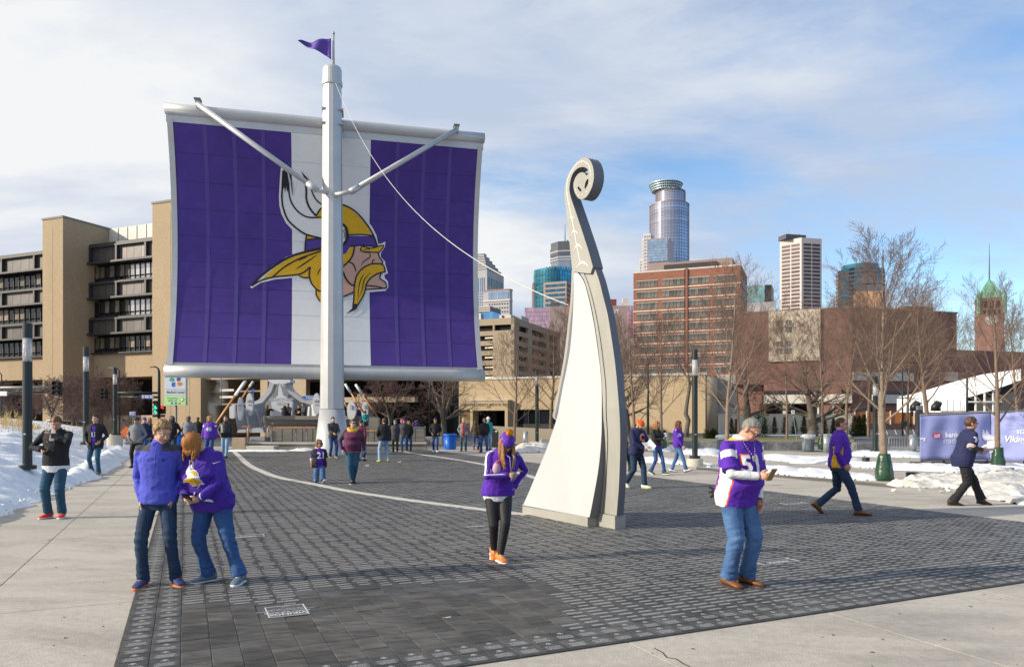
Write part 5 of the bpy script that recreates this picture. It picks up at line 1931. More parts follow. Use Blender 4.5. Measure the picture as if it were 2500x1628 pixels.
mb.tube([(x, YS, 0), (x, YS, ZH(908, YS)), (XH(386, YS), YS, ZH(899, YS)), (XH(379, YS), YS, ZH(895, YS)), (XH(367, YS), YS, ZH(896, YS))], [.13, .11, .07, .06, .05], M_post, 8)
mb.build('pole', sp, smooth=True)
for v, ue in ((959, 262), (969.5, 290)):
 mb = MB()
 mb.tube([P(388, v, YS), P(ue, v - 1, YS)], [.09, .06], M_post, 8)
 mb.build('arm', sp, smooth=True)
mb = MB()
a, b = P(349, 973, YS), P(378, 964.5, YS)
mb.box(((a.x + b.x) / 2, YS - .2, (a.z + b.z) / 2), (b.x - a.x, .03, b.z - a.z), M_swh)
mb.box(((a.x + b.x) / 2, YS - .22, (a.z + b.z) / 2), (b.x - a.x - .05, .03, b.z - a.z - .05), M_sgn)
text_on(mb, 'S 6th St', .27, ((a.x + b.x) / 2, YS - .236, (a.z + b.z) / 2), (1, 0, 0), (0, 0, 1), M_swh, .003, True)
mb.build('street_sign', sp)
mb = MB()
for u in (380, 398):
 a, b = P(u - 5, 1018, YS), P(u + 5, 1012, YS)
 mb.box(((a.x + b.x) / 2, YS - .1, (a.z + b.z) / 2), (b.x - a.x, .2, b.z - a.z), M_sig)
stuff(mb.build('walk_signals', sp))
signal_head(382, 978, 1010, YS - .2, 'g', label='traffic light showing green on the left of the signal mast')
signal_head(398.5, 991.5, 1010, YS + .3, 'r', label='traffic light showing red on the right of the signal mast')
signal_head(256.5, 949, 976, YS, None, .42, label='unlit traffic light hanging left of the third lamp post')
am = thing('signal_gantry', 'two long horizontal signal arms reaching in from the picture edge behind the nearest lamp post', 'signal mast', P(-40, 1045, 50))
mb = MB()
mb.tube([P(-40, 947, 50), P(132, 944, 50)], [.10, .06], M_rail, 8)
mb.build('arm', am, smooth=True)
mb = MB()
mb.tube([P(-40, 961, 50), P(107, 957, 50)], [.09, .05], M_post, 8)
mb.build('arm', am, smooth=True)
mb = MB()
a, b = P(-30, 966, 49.8), P(17, 955, 49.8)
mb.box(((a.x + b.x) / 2, 49.8, (a.z + b.z) / 2), (b.x - a.x, .06, b.z - a.z), M_swh)
mb.build('lane_sign', am)
mb = MB()
mb.tube([P(-40, 940, 50), P(-40, 1060, 50)], .14, M_post, 8)
mb.build('pole', am)
signal_head(141, 932, 966, 50, None, .5, label='large unlit traffic light at the end of the long signal arm')
def post_sign(u0, u1, v0, v1, Y, vbase, label, m, lines, name='road_sign', border=True, lean=0.0, cat='sign', ml=None):
 t = thing(name, label, cat, (XH((u0 + u1) / 2, Y), Y, 0))
 a, b = P(u0, v1, Y), P(u1, v0, Y)
 c = (a + b) / 2
 mb = MB()
 mb.tube([(c.x + lean, Y + .06, ZH(vbase, Y)), (c.x, Y + .06, b.z)], .035, M_rail, 6)
 mb.build('post', t)
 mb = MB()
 if border:
  mb.box((c.x, Y, c.z), (b.x - a.x, .02, b.z - a.z), M_swh)
  mb.box((c.x, Y - .012, c.z), (b.x - a.x - .06, .02, b.z - a.z - .06), m)
 else:
  mb.box((c.x, Y - .01, c.z), (b.x - a.x, .03, b.z - a.z), m)
 mb.build('sign_board', t)
 mb = MB()
 for tx, s, fx_, fz in lines:
  text_on(mb, tx, s, (a.x + (b.x - a.x) * fx_, Y - .026, a.z + (b.z - a.z) * fz), (1, 0, 0), (0, 0, 1), ml or M_swh, .003, True)
 mb.build('sign_lettering', t)
 return t
hs = post_sign(316.5, 330.5, 1005, 1014, 58, 1060, 'small blue sign with a white H and arrow above the walkers', M_sgn, [('H', .24, .32, .5), ('I', .16, .7, .45), ('^', .22, .7, .45)])
post_sign(736, 800, 965.5, 976.5, 58, 1050, 'blue street name sign partly behind the mast', M_sgn, [('Chicago Ave', .26, .5, .5)], 'street_sign')
post_sign(614.5, 621, 949, 957, 60, 1040, 'small plain blue sign beyond the ship bow', M_sgn, [], 'road_sign', False)
post_sign(1932, 1939.5, 1001, 1010, 58, 1078, 'small white parking sign on a leaning post before the garden wall', M_swh, [('P', .2, .5, .5)], 'road_sign', False, .35, ml=M_redbox)
Yh = 60
t = thing('hospital_sign', 'tall pale and lime-green hospital sign panel under the left end of the sail', 'sign', (XH(430, Yh), Yh, 0))
M_sw = mat('sign_panel_white', (0.62, .66, .70), .5, var=.02)
M_lime = mat('sign_panel_lime', (0.47, .78, .34), .5, var=.03)
for nm, v0, v1, m in (('sign_panel', 905, 964.5, M_sw), ('sign_panel', 965.5, 989, M_lime)):
 mb = MB()
 a, b = P(403.6, v1, Yh), P(455.6, v0, Yh)
 mb.box(((a.x + b.x) / 2, Yh, (a.z + b.z) / 2), (b.x - a.x, .35, b.z - a.z), m)
 mb.build(nm, t)
mb = MB()
mb.tube([(XH(430, Yh), Yh, 0), P(430, 989, Yh)], .09, M_rail, 8)
mb.build('post', t)
mb = MB()
M_txd = mat('sign_grey_text', (0.10, .11, .13), .6)
M_txl = mat('sign_light_text', (0.38, .41, .45), .6)
sl = lambda u, v: P(u, v, Yh - .18)
text_on(mb, 'Hennepin County', .21, sl(429, 951), (1, 0, 0), (0, 0, 1), M_txl, .004)
text_on(mb, 'Medical Center', .235, sl(429, 957.5), (1, 0, 0), (0, 0, 1), M_txd, .004, True)
text_on(mb, 'Connect', .235, sl(421, 971.5), (1, 0, 0), (0, 0, 1), M_txd, .004)
text_on(mb, 'with us!', .235, sl(421, 977.5), (1, 0, 0), (0, 0, 1), M_txd, .004)
mb.build('sign_lettering', t)
M_icb, M_icg, M_ico, M_icp = (mat('icon_blue', (.03, .14, .55), .6), mat('icon_green', (.04, .38, .2), .6), mat('icon_orange', (.75, .2, .02), .6), mat('icon_violet', (.12, .06, .25), .6))
mb = MB()
def hand(u, v, m, rot):
 c = sl(u, v)
 R = Matrix.Rotation(rot, 3, 'Y')
 mb.slab([[c + R @ Vector((x * .28, 0, z * .28)) for x, z in ((-.5, -.6), (.3, -.6), (.5, -.2), (.5, .5), (.32, .5), (.28, .1), (.2, .75), (.05, .75), (.02, .15), (-.08, .8), (-.24, .8), (-.24, .1), (-.34, .6), (-.5, .6))]], (0, -.01, 0), m)
hand(423, 938, M_icb, PI)
hand(438, 937, M_ico, PI / 2)
hand(420, 926, M_icg, -PI / 2)
hand(436, 925, M_icp, 0)
for u, m in ((419.5, M_icb), (429, M_icb), (438, M_ico)):
 c = sl(u, 984)
 mb.box(c, (.15, .01, .15), m)
c = sl(444, 975)
ring = lambda r: [c + Vector((r * math.cos(a), 0, r * math.sin(a))) for a in np.linspace(0, 2 * PI, 21)[:-1]]
mb.slab([ring(.17)], (0, -.006, 0), M_txd)
mb.slab([[p + Vector((0, -.008, 0)) for p in ring(.135)]], (0, -.006, 0), M_swh)
stuff(mb.build('sign_icons', t))
M_bluep = mat('blue_plastic', (0.012, .13, .56), .4, var=.08, scale=3)
M_greyp = mat('grey_plastic', (0.16, .19, .21), .45, var=.08, scale=3)
M_bag = mat('white_bin_liner', (0.72, .73, .74), .35, var=.05)
M_binm = mat('dark_bin_steel', (0.055, .055, .06), .42, var=.1)
def round_bin(u, vb, w, h, m, label, group='plastic bins on the plaza', liner=False):
 p = G(u, vb)
 t = thing('waste_bin', label, 'bin', p, group)
 mb = MB()
 r = w / 2
 mb.lathe([(r * .82, 0), (r * .84, .02), (r * .98, h - .10)], m, 24, p)
 mb.build('bin_body', t, smooth=True)
 mb = MB()
 mb.lathe([(r * .98, h - .11), (r * 1.06, h - .10), (r * 1.06, h), (r * .95, h), (r * .93, h - .05)], m, 24, p)
 mb.build('bin_rim', t)
 for a in (0.3, PI + .3):
  mb = MB()
  mb.box(p + Vector((math.cos(a) * r * 1.08, math.sin(a) * r * 1.08, h - .13)), (.10, .16, .07), m, rz=a)
  mb.build('bin_handle', t)
 for k in range(8):
  a = 2 * PI * k / 8
  mb = MB()
  mb.bar(p + Vector((math.cos(a) * r * .86, math.sin(a) * r * .86, .06)), p + Vector((math.cos(a) * r * .97, math.sin(a) * r * .97, h - .15)), .03, .03, m)
  mb.build('bin_rib', t)
 if liner:
  mb = MB()
  pr = [(r * 1.0, h - .2), (r * 1.12, h - .04), (r * 1.02, h + .04), (r * .7, h - .02)]
  mb.lathe(pr, M_bag, 18, p)
  o = mb.build('bin_liner', t, smooth=True)
  for v_ in o.data.vertices:
   v_.co += Vector((0, 0, .05 * mnoise.noise(v_.co * 6)))
round_bin(1098.5, 1097, .78, .92, M_bluep, 'bright blue round bin beside the man in the black coat and knit hat')
round_bin(436, 1097, .66, .95, M_bluep, 'blue round bin between the boy and the woman in the purple hoodie')
round_bin(1973, 1101, .72, .88, M_greyp, 'grey round bin with a white liner behind the granite bench', liner=True)
round_bin(1762, 1099, .6, .82, M_greyp, 'dark grey bin behind the man in the white sleeves', liner=True)
p = G(1205, 1092)
t = thing('litter_bin', 'dark steel litter bin with a sloping rounded top by the pale ramp wall', 'bin', p)
mb = MB()
w_ = .62
prof = [(-.5, 0), (.5, 0), (.5, .95), (.3, 1.12), (-.1, 1.22), (-.45, 1.20), (-.5, 1.12)]
mb.slab([[p + Vector((x * w_, 0, z)) for x, z in prof]], (0, .55, 0), M_binm)
mb.build('bin_body', t)
mb = MB()
mb.slab([[p + Vector((x * w_ * .9, -.012, .06 + z * .94)) for x, z in prof]], (0, .012, 0), M_brf)
mb.build('bin_door', t)
mb = MB()
c = p + Vector((.16, -.02, 1.02))
mb.slab([[c + Vector((.06 * math.cos(a), 0, .06 * math.sin(a))) for a in np.linspace(0, 2 * PI, 17)[:-1]]], (0, -.008, 0), M_swh)
mb.build('bin_badge', t)
M_bol = mat('zinc_bollard', (0.40, .42, .42), .42, metal=.55, var=.08, scale=2)
def bollard(u, vb, vt, label, r=.13):
 p = G(u, vb)
 h = ZH(vt, p.y)
 t = thing('bollard', label, 'bollard', p, 'steel bollards round the plaza')
 mb = MB()
 mb.lathe([(r, 0), (r, h - .06)], M_bol, 18, p)
 mb.build('bollard_post', t, smooth=True)
 mb = MB()
 mb.lathe([(r * 1.03, h - .06), (r * 1.03, h - .02), (r * .8, h), (0, h + .01)], M_bol, 18, p)
 mb.build('bollard_cap', t)
bollard(1283, 1086, 1052, 'steel bollard left of the curled sculpture by the pale wall', .17)
bollard(1627, 1093, 1056, 'pale steel bollard behind the woman in the black jacket', .17)
bollard(2228, 1106, 1061, 'steel bollard at the end of the crowd barrier by the banner', .18)
bollard(2018, 1104, 1059, 'pale steel bollard behind the man in the purple pullover', .17)
M_gl = mat('ground_light_black', (0.03, .03, .032), .45)
for u, v, s, lab in ((2114, 1127.6, .20, 'small black ground light box on the snow near the tree bag'), (2227.5, 1171, .23, 'small black ground light box in front of the front snow heap'),
      (2462, 1158, .22, 'small dark box with an orange patch at the picture edge')):
 p = G(u, v)
 t = thing('ground_light', lab, 'ground light', p, 'box lights on the plaza')
 mb = MB()
 mb.box(p + Vector((0, 0, s * .45)), (s, s, s * .9), M_gl, rz=.4)
 mb.build('light_box', t)
 mb = MB()
 mb.box(p + Vector((0, 0, s * .92)), (s * 1.08, s * 1.08, s * .08), M_binm, rz=.4)
 mb.build('light_lid', t)
M_granite = mat('rough_granite', (0.13, .13, .135), .9, col2=(.30, .30, .31), scale=3.5, bump=.9, bscale=14)
M_granl = mat('pale_granite', (0.30, .29, .27), .9, var=.2, scale=6, bump=.7, bscale=14)
def seat_wall(u0, u1, vb, vt, label, m=M_granite, d=.6):
 p0, p1 = G(u0, vb), G(u1, vb)
 h = ZH(vt, p0.y)
 t = MB()
 nx = max(3, int((p1 - p0).length / .25))
 t.box((0, 0, 0), (1, 1, 1), m)
 o = MB()
 o.box(((p0 + p1) / 2 + Vector((0, d / 2, h / 2))), ((p1 - p0).length, d, h), m)
 ob = o.build('granite_bench')
 ob.modifiers.new('soft', 'BEVEL').width = .03
 tag(ob, label, 'stone bench', 'split granite seat walls')
seat_wall(1674, 1756, 1098, 1076, 'rough grey granite seat wall behind the round lamp footing')
seat_wall(1873, 1962, 1099.5, 1077.5, 'rough grey granite seat wall behind the man with the phone')
seat_wall(2090, 2165, 1099, 1080, 'rough grey granite seat wall right of the man in the purple pullover')
seat_wall(1321, 1346, 1090, 1070, 'short granite seat block beside the sculpture', M_granl)
seat_wall(1217, 1238, 1085, 1067, 'short pale granite block behind the walking woman in the knit hat', M_granl)
seat_wall(1035, 1080, 1086, 1066, 'pale granite planter block behind the man in the knit hat', M_granl)
w = MB()
a, b = P(1196, 1041, 54), P(1352, 1049, 54)
w.slab([[P(1196, 1041, 54), P(1352, 1049, 54), Vector((XH(1352, 54), 54, 0)), Vector((XH(1196, 54), 54, 0))]], (0, .35, 0), mat('cream_ramp_wall', (.56, .46, .32), .85, var=.05, scale=1))
t = thing('ramp_wall', 'cream ramp wall left of the sculpture in front of the low medical building', 'wall', (XH(1270, 54), 54, 0))
w.build('wall_body', t)
w = MB()
w.slab([[P(1196, 1039.5, 54) , P(1352, 1047.5, 54), P(1352, 1049.2, 54), P(1196, 1041.2, 54)]], (0, .45, 0), M_line)
w.build('wall_cap', t)
w = MB()
w.tube([P(1240, 1070, 52), P(1240, 1056, 52), P(1245, 1054, 52), P(1250, 1058, 52), P(1252, 1070, 52)], .03, M_bol, 6)
tag(w.build('bike_rack'), 'small bent steel bike rack before the cream ramp wall', 'bike rack')
M_garden = mat('garden_wall', (0.56, .51, .42), .85, var=.05, scale=.6)
t = thing('garden_wall', 'long pale garden wall behind the row of small conifers', 'wall', (XH(1920, 89), 89, 0))
for nm, u0, u1, v0, v1, d, m in (('wall_body', 1756, 2087, 1012, 1062, .4, M_garden), ('wall_cap', 1754, 2088, 1010, 1012.4, .5, M_line)):
 mb = MB()
 a, b = P(u0, v1, 89), P(u1, v0, 89)
 mb.box(((a.x + b.x) / 2, 89 + .2, (a.z + b.z) / 2), (b.x - a.x, d, b.z - a.z), m)
 mb.build(nm, t)
M_wood = mat('stained_cedar', (0.40, .135, .035), .7, var=.18, scale=2, obj_rnd=.18, stretch=(1, 1, 6))
M_stripe = mat('grey_gap_panel', (.42, .40, .38), .7)
t = thing('wooden_fence', 'orange stained board fence with pale posts across the parking lot', 'fence', (XH(2190, 92), 92, 0))
u = 2087.0
while u < 2262:
 for k in range(6):
  a, b = P(u + .6, 1033 - k * 4.7, 92), P(u + 27.4, 1033 - (k + 1) * 4.7 + .6, 92)
  key = ('fboard', round(b.x - a.x, 2))
  if key not in _shared:
   mb = MB()
   mb.box((0, 0, 0), (b.x - a.x, .05, b.z - a.z), M_wood)
   o = mb.build('board')
   _shared[key] = o.data
  else:
   o = bpy.data.objects.new('board', _shared[key])
   COL.objects.link(o)
  o.parent = t
  o.location = Vector(((a.x + b.x) / 2, 92, (a.z + b.z) / 2)) - t.location
 mb = MB()
 a, b = P(u - .9, 1036, 91.9), P(u + .9, 1003, 91.9)
 mb.box(((a.x + b.x) / 2, 91.9, (a.z + b.z) / 2), (b.x - a.x, .14, b.z - a.z), M_line)
 mb.build('fence_post', t)
 u += 29
t = thing('picket_panel', 'low brown and white striped picket panel below the tent', 'fence', (XH(2340, 70), 70, 0))
for k in range(24):
 a, b = P(2299 + k * 4.0, 1012, 70), P(2299 + k * 4.0 + 2.2, 1003, 70)
 mb = MB()
 mb.box(((a.x + b.x) / 2, 70, (a.z + b.z) / 2), (b.x - a.x, .05, b.z - a.z), M_brickd)
 mb.build('picket', t)
for v in (1003.5, 1011):
 mb = MB()
 a, b = P(2298, v, 70.05), P(2396, v, 70.05)
 mb.bar(a, b, .04, .06, M_swh)
 mb.build('rail', t)
M_tent = mat('tent_white', (0.74, .76, .80), .55, var=.03, scale=.5)
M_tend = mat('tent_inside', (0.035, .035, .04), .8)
ZT_ = lambda x, y: (2100 + x / 4.08, 820 + y / 4.08)
t = thing('event_tent', 'large white gabled event tent with a dark open end on the right', 'tent', (XH(2330, 82), 82, 0))
mb = MB()
px_slab(mb, [ZT_(380, 610), ZT_(520, 580), ZT_(700, 530), ZT_(1000, 440), ZT_(1240, 380), ZT_(1600, 330), ZT_(1600, 440), ZT_(1350, 530), ZT_(1060, 618), ZT_(700, 632)], 84, .3, M_tent, None, 74)
mb.build('tent_roof', t)
mb = MB()
px_slab(mb, [ZT_(380, 625), ZT_(700, 632), ZT_(1060, 618), ZT_(1060, 760), ZT_(380, 760)], 83, .3, M_tent, None, 78)
mb.build('tent_wall', t)
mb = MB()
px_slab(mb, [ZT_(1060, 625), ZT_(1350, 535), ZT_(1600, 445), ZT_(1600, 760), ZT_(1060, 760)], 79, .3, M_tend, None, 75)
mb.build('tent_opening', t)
for x in (1060, 1150, 1240, 1325, 1470):
 mb = MB()
 a, b = ZT_(x, 625 - max(0, x - 1060) * .32), ZT_(x, 760)
 mb.bar(P(*a, 76.5), P(*b, 76.5), .14, .14, M_swh)
 mb.build('tent_pole', t)
mb = MB()
mb.bar(P(*ZT_(1060, 655), 76.4), P(*ZT_(1480, 655), 76.4), .12, .16, M_swh)
mb.build('tent_beam', t)
for k in range(10):
 mb = MB()
 x = 420 + k * 64
 mb.bar(P(*ZT_(x, 634), 77.8), P(*ZT_(x, 755), 77.8), .05, .06, M_bol)
 mb.build('wall_seam', t)
for x in (560, 770):
 mb = MB()
 mb.tube([P(*ZT_(x - 20, 745), 76), P(*ZT_(x - 18, 700), 76), P(*ZT_(x, 678), 76), P(*ZT_(x + 22, 690), 76)], [.45, .42, .4, .36], M_sig, 10)
 mb.build('duct', t, smooth=True)
t = thing('pay_kiosk', 'grey pay station post left of the banner fence', 'kiosk', (XH(2246, 42), 42, 0))
mb = MB()
a, b = P(2238, 1065, 42), P(2251, 1000, 42)
mb.box(((a.x + b.x) / 2, 42, (a.z + b.z) / 2), (b.x - a.x, .25, b.z - a.z), M_binm)
mb.build('kiosk_body', t)
mb = MB()
a, b = P(2246, 1030, 42), P(2258, 990, 42)
mb.box(((a.x + b.x) / 2, 42.3, (a.z + b.z) / 2), (b.x - a.x, .25, b.z - a.z), M_greyp)
mb.build('kiosk_back', t)
def barrier(u0, u1, v0, v1, label):
 p0, p1 = G(u0, v1), G(u1, v1)
 h = ZH(v0, p0.y)
 t = thing('crowd_barrier', label, 'barrier', p0, 'steel crowd barriers')
 d = (p1 - p0)
 L = d.length
 up = Vector((0, 0, 1))
 mb = MB()
 mb.tube([p0 + up * .12, p0 + up * h, p1 + up * h, p1 + up * .12, p0 + up * .12], .022, M_bol, 6)
 mb.build('barrier_frame', t, smooth=True)
 n_ = int(L / .13)
 for k in range(1, n_):
  q = p0 + d * k / n_
  key = ('bbar', round(h, 2))
  if key not in _shared:
   m2 = MB()
   m2.tube([(0, 0, .12), (0, 0, h)], .011, M_bol, 5)
   o = m2.build('barrier_bar')
   _shared[key] = o.data
  else:
   o = bpy.data.objects.new('barrier_bar', _shared[key])
   COL.objects.link(o)
  o.parent = t
  o.location = q - t.location
 for q in (p0 + d * .1, p0 + d * .9):
  mb = MB()
  mb.bar(q + Vector((0, -.3, .02)), q + Vector((0, .3, .02)), .05, .03, M_bol)
  mb.bar(q + up * .02, q + up * .15, .03, .03, M_bol)
  mb.build('barrier_foot', t)
barrier(2170, 2222, 1068, 1105, 'steel crowd barrier between the lamp post and the bollard')
barrier(2233, 2262, 1068, 1105, 'steel crowd barrier right of the bollard running behind the banner')
barrier(2085, 2150, 1070, 1096, 'steel crowd barrier behind the granite seat wall')
M_ban = mat('lilac_banner', (0.235, .265, .52), .5, var=.10, scale=1.2, bump=.5, bscale=3.0)
M_banw = mat('banner_print_white', (.62, .62, .74), .55, var=.03)
M_banr = mat('banner_print_red', (.55, .06, .10), .55)
M_bany = mat('banner_print_gold', (.55, .38, .08), .55)
t = thing('banner_fence', 'lilac sponsor banner on a low truss fence at the right edge', 'banner', (XH(2380, 28.3), 28.3, 0))
def bpt(u, v, off=0.0):
 """point on the slightly creased banner; it runs straight, then turns towards the viewer"""
 Y = 28.3 if u < 2420 else 28.3 - (u - 2420) * .012
 return P(u, v, Y - off)
def wave(u, v):
 return .035 * math.sin(u * .11 + v * .02) + .05 * mnoise.noise(Vector((u * .03, v * .05, 1.0)))
for u0, u1, vt0, vt1, vb in ((2246, 2418, 1016, 1008, 1122), (2419.5, 2660, 1010, 992, 1125)):
 mb = MB()
 nx, nz = 60, 10
 vs, fs = [], []
 for i in range(nx + 1):
  u = u0 + (u1 - u0) * i / nx
  for j in range(nz + 1):
   v = vb + ((vt0 + (vt1 - vt0) * i / nx) - vb) * j / nz
   vs.append(bpt(u, v, wave(u, v)))
 for i in range(nx):
  for j in range(nz):
   q = i * (nz + 1) + j
   fs.append((q, q + nz + 1, q + nz + 2, q + 1))
 mb.add(vs, fs, M_ban)
 o = mb.build('banner_sheet', t, smooth=True)
 o.modifiers.new('thick', 'SOLIDIFY').thickness = .004
 for v0, v1, v2, v3, nm in ((1013.5, 1006, 1016.5, 1009, 'truss_chord'), (1123, 1125, 1127, 1129, 'truss_chord')):
  mb = MB()
  e = -.12
  mb.tube([bpt(u0, v0 if nm else v0, e), bpt(u1, v1 if v0 > 1100 else vt1 - 2.5, e)], .025, M_bol, 6)
  mb.build(nm, t)
 mb = MB()
 for k in range(int((u1 - u0) / 5)):
  u = u0 + k * 5
  f_ = (u - u0) / (u1 - u0)
  mb.tube([bpt(u, vt0 + (vt1 - vt0) * f_ - 2, -.12), bpt(u + 2.5, vt0 + (vt1 - vt0) * f_ - 5.5, -.12), bpt(u + 5, vt0 + (vt1 - vt0) * f_ - 2, -.12)], .010, M_bol, 4)
  mb.tube([bpt(u, 1125, -.12), bpt(u + 2.5, 1128, -.12), bpt(u + 5, 1125, -.12)], .010, M_binm, 4)
 stuff(mb.build('truss_lacing', t))
 for u in np.linspace(u0 + 6, u1 - 8, 4):
  mb = MB()
  q = bpt(float(u), 1134, -.2)
  mb.box((q.x, q.y, .06), (.5, .9, .10), M_sig)
  mb.bar((q.x, q.y, .1), (q.x, q.y, .3), .05, .05, M_binm)
  mb.build('fence_foot', t)
def on_banner(mb, vs, fs, cu_, cv, s, m):
 pts = []
 for x, y in vs:
  u, v = cu_ + x * s, cv - y * s
  pts.append(bpt(u, v, wave(u, v) + .022))
 mb.add(pts, fs, m)
mb = MB()
for tx, cu_, cv, s, bold, shear in (('gs', 2253, 1071, 17, True, 0), ('us', 2287, 1062.5, 16, True, .3), ('bank', 2324, 1061.5, 17, True, 0), ('stadium', 2330, 1076, 18, False, 0), ('Vikings', 2482, 1072, 22, True, .25), ('stadium', 2513, 1052, 20, False, 0)):
 vs, fs = text_geo(tx, 1.0, bold, 1.0, shear)
 on_banner(mb, vs, fs, cu_, cv, s, M_banw)
mb.build('banner_lettering', t)
mb = MB()
for i in range(8):
 a0, a1_ = 2277 + i * 2.6, 2277 + (i + 1) * 2.6
 mb.add([bpt(u, v, wave(u, v) + .016) for u, v in ((a0, 1069), (a1_, 1069), (a1_, 1056.5), (a0, 1056.5))], [(0, 1, 2, 3)], M_banr)
mb.build('banner_patch', t)
mb = MB()
s_ = .043
cx_, cy_ = 2410 - 600 * s_, 1046
for m, pts in ((M_banw, EMB[0][1][0]), (M_bany, [Vector((x, y, 0)) for x, y in ((155, 1155), (420, 950), (760, 850), (1030, 830), (1250, 1003), (1388, 1072), (1192, 1225), (1112, 1405), (1050, 1470), (1080, 1250), (860, 1250), (740, 1375), (640, 1140), (450, 1112))]),
    (M_bany, [Vector((x, y, 0)) for x, y in ((700, 525), (860, 402), (1050, 455), (1240, 680), (1258, 715), (1020, 705), (860, 560))])):
 tri = tessellate_polygon([pts])
 off = .018 if m is M_banw else .024
 mb.add([bpt(cx_ + p.x * s_, cy_ + p.y * s_, wave(cx_ + p.x * s_, cy_ + p.y * s_) + off) for p in pts], [tuple(q) for q in tri], m)
stuff(mb.build('banner_emblem', t))
M_van = mat('van_paint', (.70, .69, .67), .3, var=.02, coat=.4)
M_tyre = mat('tyre', (.02, .02, .02), .8)
M_tail = mat('tail_lamp', (.45, .02, .02), .3)
vp = Vector((XH(172, 78), 78, 0))
t = thing('parked_minivan', 'white minivan parked beyond the snowbank below the hospital', 'minivan', vp)
vx, vy = DA, -DB
VM = lambda l, w_, z: vp + DA * l + DB * w_ + Vector((0, 0, z))
body = [(-2.4, .35), (2.3, .35), (2.45, .75), (2.3, 1.0), (1.35, 1.1), (.45, 1.68), (-1.9, 1.74), (-2.35, 1.2), (-2.45, .8)]
mb = MB()
mb.slab([[VM(l, -.92, z) for l, z in body]], DB * 1.84, M_van)
o = mb.build('body', t)
o.modifiers.new('soft', 'BEVEL').width = .06
mb = MB()
for w_, e in ((-.93, -1), (.93, 1)):
 for pl in ([(-2.15, 1.15), (-1.1, 1.15), (-1.1, 1.62), (-1.9, 1.62)], [(-1.02, 1.15), (-.1, 1.15), (-.1, 1.6), (-1.02, 1.62)], [(0, 1.15), (1.15, 1.12), (.45, 1.58), (0, 1.6)]):
  mb.slab([[VM(l, w_, z) for l, z in pl]], DB * (e * .012), M_gd)
mb.slab([[VM(-2.42, -.75, 1.2), VM(-2.42, .75, 1.2), VM(-2.0, .7, 1.66), VM(-2.0, -.7, 1.66)]], DA * -.03, M_gd)
stuff(mb.build('windows', t))
for w_ in (-.84, .84):
 mb = MB()
 mb.box(VM(-2.46, w_, .95), (.16, .08, .5), M_tail, rz=-GT)
 mb.build('tail_lamp', t)
 for l in (-1.5, 1.5):
  mb = MB()
  c = VM(l, w_, .34)
  ring = [c + DA * (.34 * math.cos(a)) + Vector((0, 0, .34 * math.sin(a))) for a in np.linspace(0, 2 * PI, 19)[:-1]]
  mb.slab([ring], DB * (.1 if w_ > 0 else -.1), M_tyre)
  mb.build('wheel', t)
mb = MB()
mb.box(VM(-2.47, 0, .5), (1.8, .12, .22), M_van, rz=-GT)
mb.build('bumper', t)
mb = MB()
c = P(308, 1055, 55)
mb.slab([[c + Vector((x, 0, z)) for x, z in ((-.45, 0), (0, -.45), (.45, 0), (0, .45))]], (0, .02, 0), mat('road_work_orange', (.75, .14, .02), .6))
mb.bar(c + Vector((0, .03, -.4)), (c.x, c.y + .03, 0), .05, .05, M_rail)
tag(mb.build('road_work_sign'), 'orange diamond road work sign behind the man in the grey jacket', 'sign')
mb = MB()
p = G(1088, 1507, .018)
mb.tube([p, p + Vector((.045, .012, .004))], .005, mat('cigarette_paper', (.75, .72, .66), .8), 6)
mb.tube([p - Vector((.022, .006, .0)), p], .0052, mat('cigarette_filter', (.62, .30, .08), .8), 6)
tag(mb.build('cigarette_end'), 'cigarette end lying on the blank dark pavers', 'litter')
for u, v, lab in ((975, 1128, 'white scrap of paper on the pavers behind the woman with the scarf'), (896, 1137, 'tiny white scrap of paper on the pavers near the far walkers')):
 p = G(u, v, .02)
 mb = MB()
 mb.slab([[p + Vector((x, y, z)) for x, y, z in ((-.07, -.05, 0), (.08, -.03, .02), (.05, .06, .03), (-.06, .04, .01))]], (0, 0, .004), M_swh)
 tag(mb.build('paper_scrap'), lab, 'litter')
st = bpy.data.materials.new('steam')
st.use_nodes = True
nt = st.node_tree
nt.nodes.clear()
so = nt.nodes.new('ShaderNodeOutputMaterial')
sv = nt.nodes.new('ShaderNodeVolumePrincipled')
sv.inputs['Color'].default_value = (.95, .95, .97, 1)
sv.inputs['Anisotropy'].default_value = .2
tcs = nt.nodes.new('ShaderNodeTexCoord')
ns = nt.nodes.new('ShaderNodeTexNoise')
ns.inputs['Scale'].default_value = .9
ns.inputs['Detail'].default_value = 4
nt.links.new(tcs.outputs['Object'], ns.inputs['Vector'])
mr = nt.nodes.new('ShaderNodeMapRange')
mr.inputs['From Min'].default_value = .48
mr.inputs['From Max'].default_value = .72
mr.inputs['To Max'].default_value = .95
nt.links.new(ns.outputs['Fac'], mr.inputs['Value'])
nt.links.new(mr.outputs[0], sv.inputs['Density'])
nt.links.new(sv.outputs[0], so.inputs['Volume'])
mb = MB()
prof = [(.5, 0.9), (.6, 1.8), (.7, 2.7), (.55, 3.6), (.5, 4.6), (.2, 5.2), (0, 5.3)]
mb.lathe(prof, st, 14, (XH(536, 57), 57, 0), 1.35, .6)
o = stuff(mb.build('steam', smooth=True))
